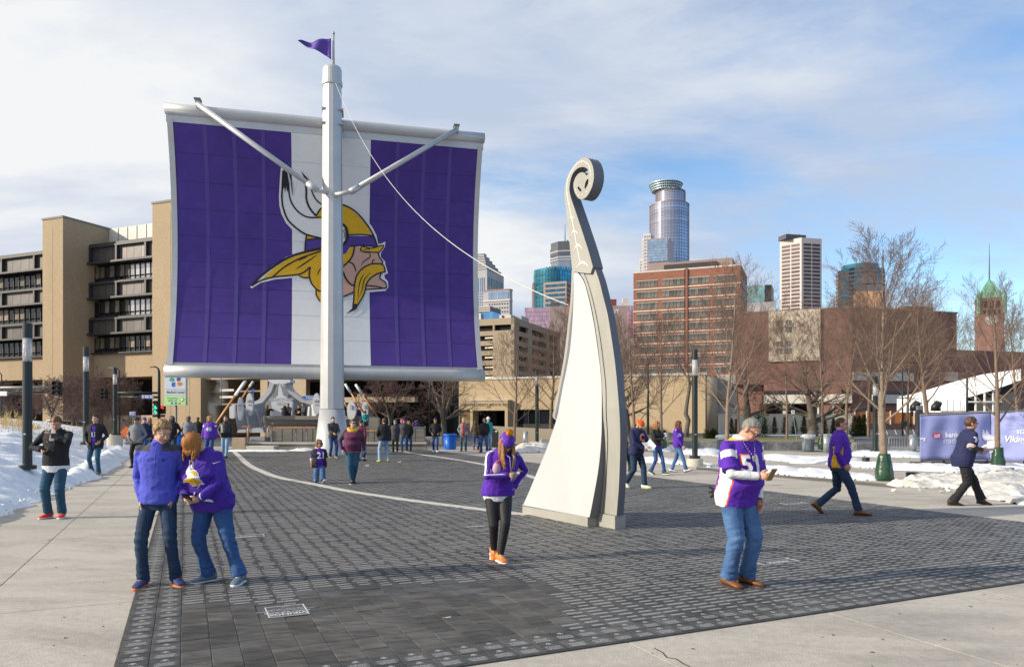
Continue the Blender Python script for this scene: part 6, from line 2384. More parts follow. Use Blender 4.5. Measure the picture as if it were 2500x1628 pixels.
#  GROUND COVER, SNOW
M_snow = mat('snow', (0.74, .75, .78), .7, scale=5, bump=.8, bscale=16, col2=(.86, .87, .88), stain=(0.7, .80))
M_snowd = mat('dirty_snow', (0.58, .53, .46), .75, scale=4.0, bump=.9, bscale=16, col2=(.82, .80, .77), stain=(1.2, .62))
def poly_dist(p, poly):
 best = 1e9
 for i in range(len(poly)):
  a, b = poly[i], poly[(i + 1) % len(poly)]
  ab = (b[0] - a[0], b[1] - a[1])
  L2 = ab[0] ** 2 + ab[1] ** 2 + 1e-12
  t = max(0, min(1, ((p[0] - a[0]) * ab[0] + (p[1] - a[1]) * ab[1]) / L2))
  d = math.hypot(p[0] - a[0] - ab[0] * t, p[1] - a[1] - ab[1] * t)
  best = min(best, d)
 return best
def snow_patch(px, h, res, m, lump=.5, name='snow_patch', ease=.35):
 poly = [tuple(G(u, v)[:2]) for u, v in px]
 xs, ys = [q[0] for q in poly], [q[1] for q in poly]
 x0, x1, y0, y1 = min(xs) - res, max(xs) + res, min(ys) - res, max(ys) + res
 nx, ny = int((x1 - x0) / res) + 2, int((y1 - y0) / res) + 2
 idx, vs, fs = {}, [], []
 for i in range(nx):
  for j in range(ny):
   x, y = x0 + i * res, y0 + j * res
   d = poly_dist((x, y), poly)
   ins = inside((x, y), poly)
   wob = mnoise.noise(Vector((x * 1.7, y * 1.7, 4))) * .5 + mnoise.noise(Vector((x * 5, y * 5, 9))) * .25
   dd = (d if ins else -d) + wob * lump * .5
   if dd < -res * 1.2:
    continue
   hh = h * (1 - math.exp(-max(dd, 0) / ease)) * (1 + lump * 1.3 * wob) + (.03 * mnoise.noise(Vector((x * 9, y * 9, 2))) if dd > 0 else 0)
   idx[i, j] = len(vs)
   vs.append((x, y, (max(hh, 0) + .022) if dd > 0 else -.02))
 for i in range(nx - 1):
  for j in range(ny - 1):
   q = [idx.get(k) for k in ((i, j), (i + 1, j), (i + 1, j + 1), (i, j + 1))]
   if None not in q:
    fs.append(tuple(q))
 mb = MB()
 mb.add(vs, fs, m)
 return stuff(mb.build(name, smooth=True))
for px, h, m, res in (
  ([(2173, 1186), (2210, 1171), (2244, 1162), (2300, 1167), (2391, 1157), (2520, 1155), (2520, 1238), (2430, 1204), (2310, 1190), (2187, 1189)], .17, M_snowd, .06),
  ([(2080, 1129), (2178, 1138), (2334, 1141), (2520, 1136), (2520, 1149), (2334, 1153), (2187, 1147), (2085, 1140)], .16, M_snow, .1),
  ([(1930, 1116), (2107, 1124), (2107, 1134), (1930, 1131)], .13, M_snow, .11),
  ([(1930, 1145), (2060, 1154), (2160, 1168), (2150, 1173), (2080, 1171), (1930, 1159)], .14, M_snow, .1),
  ([(2078, 1104), (2250, 1107), (2250, 1117), (2180, 1116), (2078, 1113)], .15, M_snow, .12),
  ([(1700, 1099), (1756, 1098), (1756, 1111), (1700, 1109)], .16, M_snow, .12),
  ([(1860, 1112), (1968, 1117), (1968, 1130), (1860, 1122)], .14, M_snow, .11),
  ([(1862, 1138), (1968, 1147), (1968, 1164), (1900, 1158), (1862, 1150)], .13, M_snow, .1),
  ([(1592, 1092), (1636, 1092), (1640, 1103), (1600, 1103)], .2, M_snow, .13),
  ([(1660, 1097), (1756, 1104), (1756, 1114), (1662, 1109)], .15, M_snow, .12),
  ([(1560, 1118), (1634, 1121), (1680, 1129), (1692, 1135), (1634, 1132), (1560, 1128)], .10, M_snow, .11),
  ([(1716, 1128), (1748, 1136), (1730, 1140)], .07, M_snow, .09),
  ([(1258, 1093), (1290, 1086), (1345, 1086), (1345, 1104), (1264, 1103)], .26, M_snowd, .13),
  ([(700, 1101), (760, 1092), (770, 1099), (745, 1102)], .10, M_snow, .12),
  ([(560, 1099), (700, 1099), (700, 1103), (560, 1103)], .05, M_snow, .15),
  ([(1770, 1136), (1830, 1130), (1868, 1140), (1850, 1152)], .05, M_snow, .1),
  ([(2330, 1104), (2520, 1100), (2520, 1120), (2330, 1118)], .2, M_snow, .16),
):
 snow_patch(px, h, res, m, lump=.9 if m is M_snowd else .6)
far = MB()
snow_patch([(905, 1062), (1000, 1060), (1000, 1066), (905, 1067)], .9, .3, M_snow, .3, ease=1.5)
edge = [G(u, v) for u, v in ((-260, 1420), (-60, 1290), (0, 1258), (40, 1241), (100, 1216), (170, 1188), (225, 1168), (280, 1140), (305, 1118), (312, 1100), (300, 1082), (270, 1069), (200, 1062))]
poly = [(-70, 60), (-70, 5)] + [(p.x, p.y) for p in edge] + [(-38, 75)]
vs, fs, idx = [], [], {}
XS = np.concatenate([np.arange(-70, -26, .9), np.arange(-26, -4, .16)])
YS_ = np.concatenate([np.arange(5, 34, .16), np.arange(34, 76, .8)])
for i, x in enumerate(XS):
 for j, y in enumerate(YS_):
  x_, y_ = float(x), float(y)
  d = poly_dist((x_, y_), poly[2:])
  ins = inside((x_, y_), poly)
  w1 = mnoise.noise(Vector((x_ * .6, y_ * .6, 3)))
  w2 = mnoise.noise(Vector((x_ * 2.2, y_ * 2.2, 7)))
  w3 = mnoise.noise(Vector((x_ * 6.5, y_ * 6.5, 1)))
  dd = (d if ins else -d) + .22 * w1 + .16 * w2 + .05 * w3
  if dd < -.5:
   continue
  h = 1.95 * (1 - math.exp(-max(dd, 0) / 4.0)) + (.14 * w1 + .07 * w2 + .03 * w3) * min(1, max(dd, 0) * 1.6)
  h += .10 * (1 - math.exp(-max(dd, 0) / .12))
  idx[i, j] = len(vs)
  vs.append((x_, y_, h if dd > 0 else -.03))
for i in range(len(XS) - 1):
 for j in range(len(YS_) - 1):
  q = [idx.get(k) for k in ((i, j), (i + 1, j), (i + 1, j + 1), (i, j + 1))]
  if None not in q:
   fs.append(tuple(q))
mb = MB()
mb.add(vs, fs, M_snow)
stuff(mb.build('snow', smooth=True))
SNOWV = np.array(vs)
def snow_z(x, y):
 k = np.argmin((SNOWV[:, 0] - x) ** 2 + (SNOWV[:, 1] - y) ** 2)
 return float(SNOWV[k, 2])
def flat(name, px, m, z):
 mb = MB()
 mb.slab([[G(u, v, z) for u, v in px]], (0, 0, -.02), m)
 return structure(mb.build(name))
flat('lawn', [(1520, 1079), (2090, 1080), (2075, 1061.5), (1520, 1061.5)], M_turf, .03)
flat('lawn', [(240, 1059), (330, 1059), (330, 1054), (240, 1054)], M_turf, .03)
flat('soil', [(1700, 1139), (1800, 1150), (2160, 1180), (2190, 1190), (2130, 1186), (1850, 1160), (1700, 1145)], M_dirt, .008)
flat('snow_strip', [(1750, 1063.2), (2080, 1063.2), (2080, 1060.8), (1750, 1060.8)], M_snow, .08)
flat('snow_strip', [(2090, 1036.5), (2250, 1036.5), (2250, 1033.5), (2090, 1033.5)], M_snow, .12)
flat('path', [(1356, 1099), (2500, 1101), (2500, 1092), (1356, 1090)], M_conc, .012)
for u in np.arange(2100, 2250, 22.0):
 flat('parking_line', [(u, 1060), (u + 1.5, 1060), (u - 5, 1043), (u - 6, 1043)], M_swh, -.04)
flat('kerb', [(2080, 1042), (2260, 1042), (2260, 1039.6), (2080, 1039.6)], M_curb, .1)
#  TREES
M_bark = mat('tan_bark', (0.185, .132, .094), .9, var=.22, scale=9, bump=.5, bscale=40)
M_barkd = mat('grey_bark', (0.125, .105, .085), .9, var=.22, scale=6, bump=.5, bscale=30)
M_twig = mat('twigs', (0.19, .125, .092), .9, var=.2, scale=4)
M_twigr = mat('red_twigs', (0.14, .085, .075), .9, var=.2, scale=4)
M_barkl = mat('pale_bark', (0.225, .170, .125), .9, var=.2, scale=8, bump=.4, bscale=40)
M_gbag = mat('green_tree_bag', (0.016, .055, .028), .30, var=.35, scale=7, bump=.9, bscale=9)
class TreeGen:
 """recursive bare tree; every limb is a bent tapering tube, all pieces held in world space"""
 def __init__(s, seed):
  s.r = random.Random(seed)
  s.tr, s.cr = MB(), MB()
 def limb(s, mb, p, d, L, r, lev, cfg):
  R = s.r
  n = max(3, min(7, int(L / cfg['seg'])))
  pts, rad = [p.copy()], [r]
  q, dd = p.copy(), d.copy()
  for k in range(n):
   dd = (dd + Vector((R.gauss(0, 1), R.gauss(0, 1), R.gauss(0, .6))) * cfg['wob'] + Vector((0, 0, cfg['up'] * (.4 + .6 * k / n)))).normalized()
   q = q + dd * L / n
   pts.append(q.copy())
   rad.append(max(r * (1 - .80 * (k + 1) / n), cfg['tip']))
  sides = 7 if r > .05 else (5 if r > .018 else 3)
  mb.tube(pts, rad, cfg['bark'] if r > cfg['tw'] else cfg['twig'], sides, cap=False)
  if lev >= cfg['lev']:
   return
  nk = cfg['n'][lev]
  t0 = cfg['t0'][lev]
  for j in range(nk):
   t = t0 + (1 - t0) * ((j + R.uniform(.1, .9)) / nk)
   f = t * n
   k = min(int(f), n - 1)
   b = pts[k].lerp(pts[k + 1], f - k)
   ax = (pts[k + 1] - pts[k]).normalized()
   x = ax.orthogonal().normalized()
   a = R.uniform(0, 2 * PI) if lev else j * 2.4 + R.uniform(-.4, .4)
   side = Matrix.Rotation(a, 3, ax) @ x
   ang = math.radians(cfg['ang'][lev] + R.uniform(-9, 9))
   nd = (ax * math.cos(ang) + side * math.sin(ang)).normalized()
   rr = rad[k] + (rad[k + 1] - rad[k]) * (f - k)
   s.limb(s.cr, b, nd, L * cfg['len'][lev] * (1.15 - .5 * t) * R.uniform(.8, 1.2), max(rr * cfg['rr'], cfg['tip'] * 1.2), lev + 1, cfg)
def vase_cfg(**k):
 c = dict(seg=.45, wob=.075, up=.12, bark=M_bark, twig=M_twig, tw=.02, tip=.0028, lev=4, n=(17, 8, 6, 4), t0=(.0, .2, .15, .15), ang=(36, 30, 34, 38), len=(.55, .50, .46, .5), rr=.55)
 c.update(k)
 return c
def bare_tree(u, vb, Y, vtop, seed, label, cfg=None, clear=.22, trunk_r=.11, bag=False, lean=(0, 0), group='bare street trees', wide=1.0, name='bare_tree', stems=1):
 c = cfg or vase_cfg()
 x = XH(u, Y)
 z0 = 0.0 if vb is None else ZH(vb, Y)
 H = ZH(vtop, Y) - z0
 t = thing(name, label, 'tree', (x, Y, z0), group)
 T = TreeGen(seed)
 R = T.r
 trunk_r *= 1.0 if trunk_r > .16 else .74
 base = Vector((x, Y, z0 - .05))
 for st_ in range(stems):
  d0 = Vector((lean[0], lean[1], 1)).normalized()
  if stems > 1:
   a = 2 * PI * st_ / stems + .6
   d0 = Vector((math.cos(a) * .38, math.sin(a) * .38, 1)).normalized()
  pts, rad = [base], [trunk_r * 1.25]
  q, dd = base.copy(), (Vector((lean[0], lean[1], 1)).normalized() if stems > 1 else d0)
  n = 12
  for k in range(n):
   if stems > 1 and k >= 3:
    dd = (dd * .4 + d0 * .6).normalized()
   dd = (dd + Vector((R.gauss(0, 1), R.gauss(0, 1), 0)) * c['wob'] * .35).normalized()
   q = q + dd * (H * .93) / n
   pts.append(q.copy())
   rad.append(max(trunk_r * (1 - (.86 if k > n * clear else .5) * (k + 1) / n), .006))
  T.tr.tube(pts, rad, c['bark'], 9, cap=False)
  k0 = max(1, int(n * clear))
  nk = c['n'][0]
  for j in range(nk):
   f = k0 + (n - 1.2 - k0) * (j / nk) ** .9 + R.uniform(-.25, .25)
   f = min(max(f, k0), n - 1.01)
   k = int(f)
   b = pts[k].lerp(pts[k + 1], f - k)
   a = j * 2.4 + R.uniform(-.5, .5)
   ang = math.radians(c['ang'][0] * (1.25 - .55 * (f - k0) / (n - k0)) + R.uniform(-7, 7))
   nd = Vector((math.cos(a) * math.sin(ang), math.sin(a) * math.sin(ang), math.cos(ang)))
   rr = (rad[k] + (rad[k + 1] - rad[k]) * (f - k)) * .40
   rem = (n - f) / n
   T.limb(T.cr, b, nd, H * wide * c['len'][0] * (.30 + .75 * rem) * R.uniform(.85, 1.15), max(rr, .012), 1, c)
 T.tr.build('trunk', t, smooth=True)
 stuff(T.cr.build('crown', t, smooth=True))
 if bag:
  mb = MB()
  r = bag * .72
  mb.lathe([(r * 1.0, 0), (r * 1.12, .06), (r * 1.08, .25), (r * .86, .52), (trunk_r * 1.45, .70), (trunk_r * 1.3, .76)], M_gbag, 22, (x, Y, z0))
  o = mb.build('watering_bag', t, smooth=True)
  for v_ in o.data.vertices:
   w = v_.co - Vector((x, Y, z0))
   a = math.atan2(w.y, w.x)
   k = 1 + .13 * math.sin(a * 5 + w.z * 14) * min(1, w.z * 4) + .16 * mnoise.noise(v_.co * 5)
   v_.co = Vector((x + w.x * k, Y + w.y * k, z0 + w.z))
 return t
bare_tree(2159, 1173, 21.2, 556, 3, 'tallest bare tree with a green watering bag at its foot, left of the banner', vase_cfg(n=(22, 9, 7, 4), bark=M_barkl), trunk_r=.15, bag=.30, clear=.26, wide=.84)
bare_tree(2437, 1145, 26, 665, 8, 'bare tree with a green watering bag in front of the banner', vase_cfg(n=(16, 8, 7, 4)), trunk_r=.13, bag=.27, clear=.26, wide=.9)
bare_tree(1776, 1096, 37, 640, 5, 'tall pale bare tree behind the head of the man with sunglasses', vase_cfg(n=(20, 8, 6, 4), bark=M_barkl, tip=.004), trunk_r=.14, clear=.2, wide=1.0)
bare_tree(1804, 1090, 46, 740, 11, 'thin bare tree just right of the tall pale tree', vase_cfg(tip=.004), trunk_r=.11, clear=.25)
bare_tree(1826, 1064, 68, 850, 12, 'old thick dark tree close to the garden wall', vase_cfg(bark=M_barkd, twig=M_twigr, tip=.006, ang=(58, 40, 40, 40), up=.03, n=(11, 7, 6, 3)), trunk_r=.40, clear=.28, wide=1.15)
bare_tree(1984, 1064, 66, 850, 13, 'old forked tree with heavy limbs before the garden wall', vase_cfg(bark=M_barkd, twig=M_twigr, tip=.006, ang=(60, 42, 40, 40), up=.03, n=(10, 7, 6, 3)), trunk_r=.42, clear=.22, wide=1.2, stems=2)
bare_tree(2007, 1096, 41, 735, 14, 'slender bare tree with a small green bag left of the man in the purple pullover', vase_cfg(tip=.004, ang=(48, 38, 36, 40)), trunk_r=.10, bag=.28, clear=.27)
bare_tree(2066, 1080, 52, 715, 15, 'bare tree above the bald head of the man in the purple pullover', vase_cfg(tip=.005), trunk_r=.15, clear=.2)
bare_tree(2266, 1070, 58, 700, 16, 'bare tree standing before the white tent roof', vase_cfg(tip=.005), trunk_r=.17, clear=.3)
bare_tree(2215, 1062, 64, 745, 26, 'bare tree behind the wooden fence gap', vase_cfg(tip=.005), trunk_r=.15, clear=.25)
bare_tree(2120, 1066, 62, 730, 27, 'bare tree whose crown shows behind the tallest tree', vase_cfg(tip=.005), trunk_r=.15, clear=.25)
bare_tree(1921, 1070, 60, 770, 28, 'slim bare tree in front of the cream wall panel', vase_cfg(tip=.005), trunk_r=.12, clear=.3)
bare_tree(2486, 1090, 40, 760, 29, 'bare tree at the right picture edge behind the banner', vase_cfg(tip=.004), trunk_r=.13, clear=.25)
bare_tree(1616, 1093, 40, 770, 17, 'slender bare tree with a green bag behind the woman in the black jacket', vase_cfg(tip=.004), trunk_r=.12, bag=.32, clear=.26)
bare_tree(1548, 1090, 44, 775, 18, 'bare tree behind the man in the orange hat', vase_cfg(tip=.004, n=(15, 7, 6, 3)), trunk_r=.14, clear=.2)
bare_tree(1531, 1062, 70, 860, 19, 'old dark tree hard against the right side of the sculpture', vase_cfg(bark=M_barkd, tip=.006, ang=(55, 40, 40, 40), up=.04), trunk_r=.36, clear=.25)
bare_tree(1255, 1075, 47, 795, 20, 'vase-shaped bare tree between the litter bin and the lamp post', vase_cfg(tip=.0045, n=(16, 7, 6, 3), ang=(44, 36, 36, 40)), trunk_r=.13, clear=.18, wide=1.0)
bare_tree(1083, 1062, 66, 905, 21, 'spreading tree with three heavy stems before the low medical building', vase_cfg(bark=M_barkd, tip=.006, ang=(52, 44, 40, 40), up=.02, n=(7, 6, 6, 3)), trunk_r=.27, clear=.28, stems=3, wide=1.25)
bare_tree(951, 1060, 66, 918, 22, 'twin-stemmed tree with a dense reddish crown right of the ship bow', vase_cfg(bark=M_barkd, twig=M_twigr, tip=.009, ang=(58, 48, 45, 45), up=.0, n=(10, 8, 7, 4)), trunk_r=.17, clear=.3, stems=2, wide=1.3)
bare_tree(1402, 1060, 72, 745, 23, 'bare tree rising behind the left edge of the sculpture', vase_cfg(bark=M_barkd, tip=.006, up=.10), trunk_r=.2, clear=.3)
bare_tree(1345, 1060, 70, 800, 24, 'bare tree behind the lamp post left of the sculpture', vase_cfg(tip=.006), trunk_r=.18, clear=.2)
bare_tree(1505, 1060, 66, 770, 33, 'bare tree showing between the sculpture and the brick office block', vase_cfg(tip=.006), trunk_r=.18, clear=.2)
lowc = dict(bark=M_barkd, twig=M_twigr, tip=.009, ang=(62, 50, 46, 45), up=-.01, n=(10, 8, 7, 4), wob=.12)
bare_tree(178, 1040, 66, 915, 30, 'low spreading reddish tree left of the second lamp post', vase_cfg(**lowc), trunk_r=.16, clear=.2, stems=2, wide=1.4)
bare_tree(126, 1040, 60, 920, 31, 'low crooked reddish tree behind the man in the black jacket', vase_cfg(**lowc), trunk_r=.15, clear=.3, stems=2, wide=1.4)
bare_tree(277, 1045, 68, 915, 32, 'low spreading reddish tree before the dark hospital opening', vase_cfg(**lowc), trunk_r=.16, clear=.2, stems=2, wide=1.5)
bare_tree(20, 1030, 66, 930, 35, 'low reddish tree at the left picture edge', vase_cfg(**lowc), trunk_r=.16, clear=.25, stems=2, wide=1.3)
Yc = 64
t = thing('crooked_tree', 'crooked bare trunk against the blank tan wall right of the sculpture', 'tree', (XH(1676, Yc), Yc, 0))
mb = MB()
path = [(1675, 1066), (1677, 1045), (1681, 1026), (1674, 1010), (1677, 985), (1681, 960), (1685, 935), (1680, 922)]
mb.tube([P(u, v, Yc) for u, v in path], [.26, .2, .2, .19, .16, .15, .13, .1], M_barkd, 9)
mb.build('trunk', t, smooth=True)
T = TreeGen(44)
for k, (u, v) in enumerate(((1685, 935), (1680, 922), (1683, 940), (1681, 925), (1684, 930))):
 a = k * 2.2
 T.limb(T.cr, P(u, v, Yc), Vector((math.cos(a) * .8, math.sin(a) * .8, .8)).normalized(), 2.6, .07, 1, vase_cfg(bark=M_barkd, twig=M_twigr, tip=.006))
stuff(T.cr.build('crown', t, smooth=True))
# ---- conifers along the garden wall
M_cg = mat('conifer_green', (0.045, .075, .022), .9, var=.35, scale=5)
M_cb = mat('conifer_browned', (0.20, .105, .04), .9, var=.35, scale=5)
M_cm = mat('conifer_bronze', (0.085, .075, .028), .9, var=.4, scale=4)
def conifer_mesh(seed, h, r, m, m2, n=750, sparse=0.0, round_=False):
 R = random.Random(seed)
 mb = MB()
 for _ in range(n):
  t = R.random() ** (1.3 if not round_ else 1.0)
  z = .08 * h + .92 * h * t
  rad = r * ((1 - t) ** .75 * min(1, .45 + t * 5)) if not round_ else r * math.sqrt(max(.05, 1 - (2 * t - 1) ** 2))
  a = R.uniform(0, 2 * PI)
  k = rad * (R.random() ** .5) * (1 + .25 * math.sin(a * 3 + z * 6))
  if sparse and mnoise.noise(Vector((math.cos(a) * 2, math.sin(a) * 2, z * 3 + seed))) < sparse - .4:
   continue
  c = Vector((math.cos(a) * k, math.sin(a) * k, z))
  out = Vector((math.cos(a), math.sin(a), R.uniform(.3, 1.4))).normalized()
  s = R.uniform(.05, .11) * (1.2 if h > 1.5 else 1)
  x = out.cross(Vector((0, 0, 1))).normalized()
  mb.add([c - x * s * .6, c + out * s * 1.6 - x * s * .2, c + out * s * 2.0, c + x * s * .6], [(0, 1, 2, 3)], m if R.random() < .75 else m2)
 return mb
con = {}
for key, (h, r, m, m2, sp, rd) in {'green': (2.0, .46, M_cg, M_cm, 0, False), 'brown': (2.0, .5, M_cb, M_cm, .35, False), 'bronze': (2.0, .45, M_cm, M_cb, .1, False)}.items():
 con[key] = conifer_mesh(hash(key) % 50 + 3, h, r, m, m2, 750, sp).build('foliage')
first = {}
for u, kd, s, lab in ((1786, 'bronze', .95, 'bronze-green small conifer half hidden by the tall pale tree'), (1797, 'brown', .9, 'browned small conifer between two tree trunks'), (1848, 'bronze', .98, 'bronze conifer behind the grey-haired man, nearest the thick trunk'),
      (1867, 'green', .93, 'green small conifer behind the grey-haired man'), (1890.6, 'bronze', 1.0, 'full bronze-green conifer left of the sparse brown one'), (1916, 'brown', 1.02, 'sparse dead brown conifer'),
      (1940, 'green', .95, 'dark green conifer behind the leaning parking sign'), (1963, 'bronze', 1.08, 'tall bronze conifer right of the leaning sign'), (1992, 'brown', .85, 'brown-tinged conifer by the forked tree'),
      (2014, 'bronze', .93, 'bronze conifer behind the slender tree'), (2035, 'green', .95, 'green conifer left of the man in the purple pullover')):
 p = Vector((XH(u, 86), 86, 0))
 t = thing('small_conifer', lab, 'shrub', p, 'row of small conifers along the garden wall')
 o = con[kd] if kd not in first else con[kd].copy()
 if kd in first:
  COL.objects.link(o)
 first[kd] = 1
 o.parent = t
 o.matrix_parent_inverse = Matrix.Identity(4)
 o.location = (0, 0, 0)
 o.scale = (s, s, s)
 o.rotation_euler = (0, 0, u)
 mb = MB()
 mb.tube([p, p + Vector((0, 0, .5))], .04, M_barkd, 6)
 mb.build('stem', t)
for u, vb, s, kd, lab in ((2086, 1062, 1.05, M_cm, 'bronze rounded conifer right of the man in the purple pullover'), (2097, 1064, 1.08, M_void, 'dark rounded conifer between two others'), (2109, 1066, 1.12, M_cm, 'bright bronze-green conifer beside the parking lot')):
 p = Vector((XH(u, 72), 72, 0))
 t = thing('rounded_conifer', lab, 'shrub', p, 'three rounded conifers beside the parking lot')
 mb = conifer_mesh(u, 2.0 * s, .52 * s, kd if kd is not M_void else M_cg, M_cg, 900)
 o = mb.build('foliage', t)
 o.matrix_parent_inverse = Matrix.Identity(4)
for u0, u1, vt, Y, m, lab, seed in ((1717, 1755, 1046, 70, M_cg, 'dark low evergreen hedge beside the rounded tan wall', 71), (1832, 1884, 955, 76, M_cg, 'dark spreading evergreen behind the old tree', 72), (1600, 1632, 1050, 66, M_cg, 'low dark evergreen behind the couple right of the sculpture', 73)):
 w_ = XH(u1, Y) - XH(u0, Y)
 h = ZH(vt, Y)
 p = Vector(((XH(u0, Y) + XH(u1, Y)) / 2, Y, 0))
 t = thing('evergreen_shrub', lab, 'shrub', p)
 mb = MB()
 R = random.Random(seed)
 for _ in range(1500):
  a, k, tz = R.uniform(0, 2 * PI), R.random() ** .45, R.random()
  z = tz * h * (.75 + .25 * math.sin(a * 3))
  c = Vector((math.cos(a) * k * w_ / 2 * (1 - .35 * tz), math.sin(a) * k * 1.0, z))
  out = Vector((math.cos(a), math.sin(a) - .3, R.uniform(-.1, 1.0))).normalized()
  s = R.uniform(.07, .15)
  x = out.cross(Vector((0, 0, 1))).normalized()
  mb.add([c - x * s * .4, c + out * s * 2 - x * s * .1, c + out * s * 2.2, c + x * s * .4], [(0, 1, 2, 3)], m if R.random() < .8 else M_cm)
 o = mb.build('foliage', t)
 o.matrix_parent_inverse = Matrix.Identity(4)
M_dry = mat('dry_grass', (0.42, .29, .12), .9, var=.3, scale=8)
mb = MB()
R = random.Random(5)
for _ in range(420):
 u = R.uniform(-60, 100) if R.random() < .8 else R.uniform(60, 230)
 Y = R.uniform(30, 40)
 x = XH(u, Y)
 z = snow_z(x, Y) if _ % 3 == 0 else ZH(1034 + max(0, u) * .12, Y)
 h = R.uniform(.2, .75) * (1.0 if u < 70 else .55)
 lx, ly = R.gauss(0, .16), R.gauss(0, .1)
 p = Vector((x, Y, z - .05))
 w_ = .012
 mb.add([p + Vector((-w_, 0, 0)), p + Vector((w_, 0, 0)), p + Vector((lx * .5 + w_ * .7, ly * .5, h * .6)), p + Vector((lx * .5 - w_ * .7, ly * .5, h * .6)), p + Vector((lx * 1.5, ly, h))], [(0, 1, 2, 3), (3, 2, 4)], M_dry)
 if R.random() < .35:
  q = p + Vector((lx * 1.5, ly, h))
  mb.add([q + Vector((-.02, 0, -.12)), q + Vector((.025, 0, -.1)), q + Vector((lx * .3, 0, .08))], [(0, 1, 2)], M_dry)
stuff(mb.build('dry_grass'))
snow_patch([(2340, 1196), (2420, 1186), (2520, 1190), (2520, 1236), (2440, 1222), (2360, 1206)], .12, .06, M_snowd, lump=.9)
mb = MB()
R = random.Random(17)
for k in range(150):
 if k < 70:
  u, v = R.uniform(2180, 2500), R.uniform(1160, 1205)
 else:
  v = R.uniform(1095, 1262)
  u = np.interp(v, [1095, 1118, 1140, 1168, 1188, 1216, 1241, 1262], [310, 304, 280, 225, 170, 100, 40, -8]) + R.uniform(-26, 10)
 p = G(u, v, .03)
 s_ = R.uniform(.015, .06)
 if k >= 70:
  p.z = max(.02, snow_z(p.x, p.y))
 c = [p + Vector((R.uniform(-1, 1), R.uniform(-1, 1), R.uniform(-.3, 1))) * s_ for _ in range(7)]
 bm = bmesh.new()
 for q in c:
  bm.verts.new(q)
 bmesh.ops.convex_hull(bm, input=bm.verts)
 bm.verts.index_update()
 mb.add([tuple(q.co) for q in bm.verts], [tuple(x.index for x in f.verts) for f in bm.faces], M_snowd if k < 70 else M_snow)
 bm.free()
stuff(mb.build('snow_lumps'))
mb = MB()
R = random.Random(11)
M_leaf = mat('dead_leaf', (.07, .05, .04), .9, var=.3)
for u, v in ((1692, 1583), (2370, 1480), (2443, 1461), (2195, 1497), (2196, 1592), (2033, 1549), (2182, 1582), (2250, 1604), (2305, 1560), (85, 1390), (160, 1476), (190, 1365), (250, 1512), (292, 1474), (160, 1556), (40, 1330), (60, 1301), (120, 1318), (205, 1600), (282, 1597), (2402, 1450), (2130, 1625)) + tuple((R.uniform(1500, 2500), R.uniform(1450, 1628)) for _ in range(14)) + tuple((R.uniform(0, 300), R.uniform(1290, 1628)) for _ in range(12)):
 p = G(u, v, .003)
 ab = toAB(p)
 if -.02 < ab[1] < BW and ab[0] > A_LO:
  continue
 s_ = R.uniform(.006, .022)
 a = R.uniform(0, 6)
 d, w_ = Vector((math.cos(a), math.sin(a), 0)) * s_, Vector((-math.sin(a), math.cos(a), 0)) * s_ * .5
 mb.add([p - d, p + w_ + Vector((0, 0, .006)), p + d, p - w_ + Vector((0, 0, .004))], [(0, 1, 2, 3)], M_leaf)
stuff(mb.build('leaf_litter'))
mb = MB()
cr = [(1597, 1581), (1618, 1592), (1628, 1604), (1650, 1607), (1668, 1619), (1695, 1632)]
for a, b in zip(cr[:-1], cr[1:]):
 mb.bar(G(*a, .001), G(*b, .001), .010, .003, M_leaf)
structure(mb.build('pavement_crack'))
#  PEOPLE
M_skin = mat('skin_fair', (0.56, .33, .24), .55, var=.06, scale=9)
M_skin2 = mat('skin_ruddy', (0.54, .28, .20), .55, var=.07, scale=9)
M_skin3 = mat('skin_brown', (0.16, .08, .05), .55, var=.08, scale=9)
M_skin4 = mat('skin_tan', (0.46, .25, .16), .55, var=.06, scale=9)
M_eyew = mat('eye_white', (.7, .68, .65), .3, var=.02)
M_eyed = mat('eye_dark', (.03, .02, .015), .2, var=.02)
M_lip = mat('lips', (.40, .13, .11), .5, var=.05)
M_shade = mat('sunglass_lens', (.01, .01, .012), .12, var=.05)
def hairm(name, c):
 return mat(name, c, .55, var=.35, scale=60, stretch=(1, 1, .12), bump=.3, bscale=90)
HR = {'brown': hairm('hair_brown', (.075, .04, .02)), 'dark': hairm('hair_dark', (.018, .012, .009)), 'blond': hairm('hair_blond', (.40, .24, .09)),
  'sandy': hairm('hair_sandy', (.26, .155, .065)), 'ginger': hairm('hair_ginger', (.36, .135, .025)), 'auburn': hairm('hair_auburn', (.14, .045, .02)),
  'grey': hairm('hair_grey', (.19, .175, .16)), 'redbrown': hairm('hair_redbrown', (.15, .065, .03)), 'honey': hairm('hair_honey', (.33, .16, .05))}
def cloth(name, c, rough=.85, col2=None, var=.12, sc=14.0, bump=.35):
 return mat('cloth_' + name, c, rough, col2=col2, var=var, scale=sc, bump=bump, bscale=70)
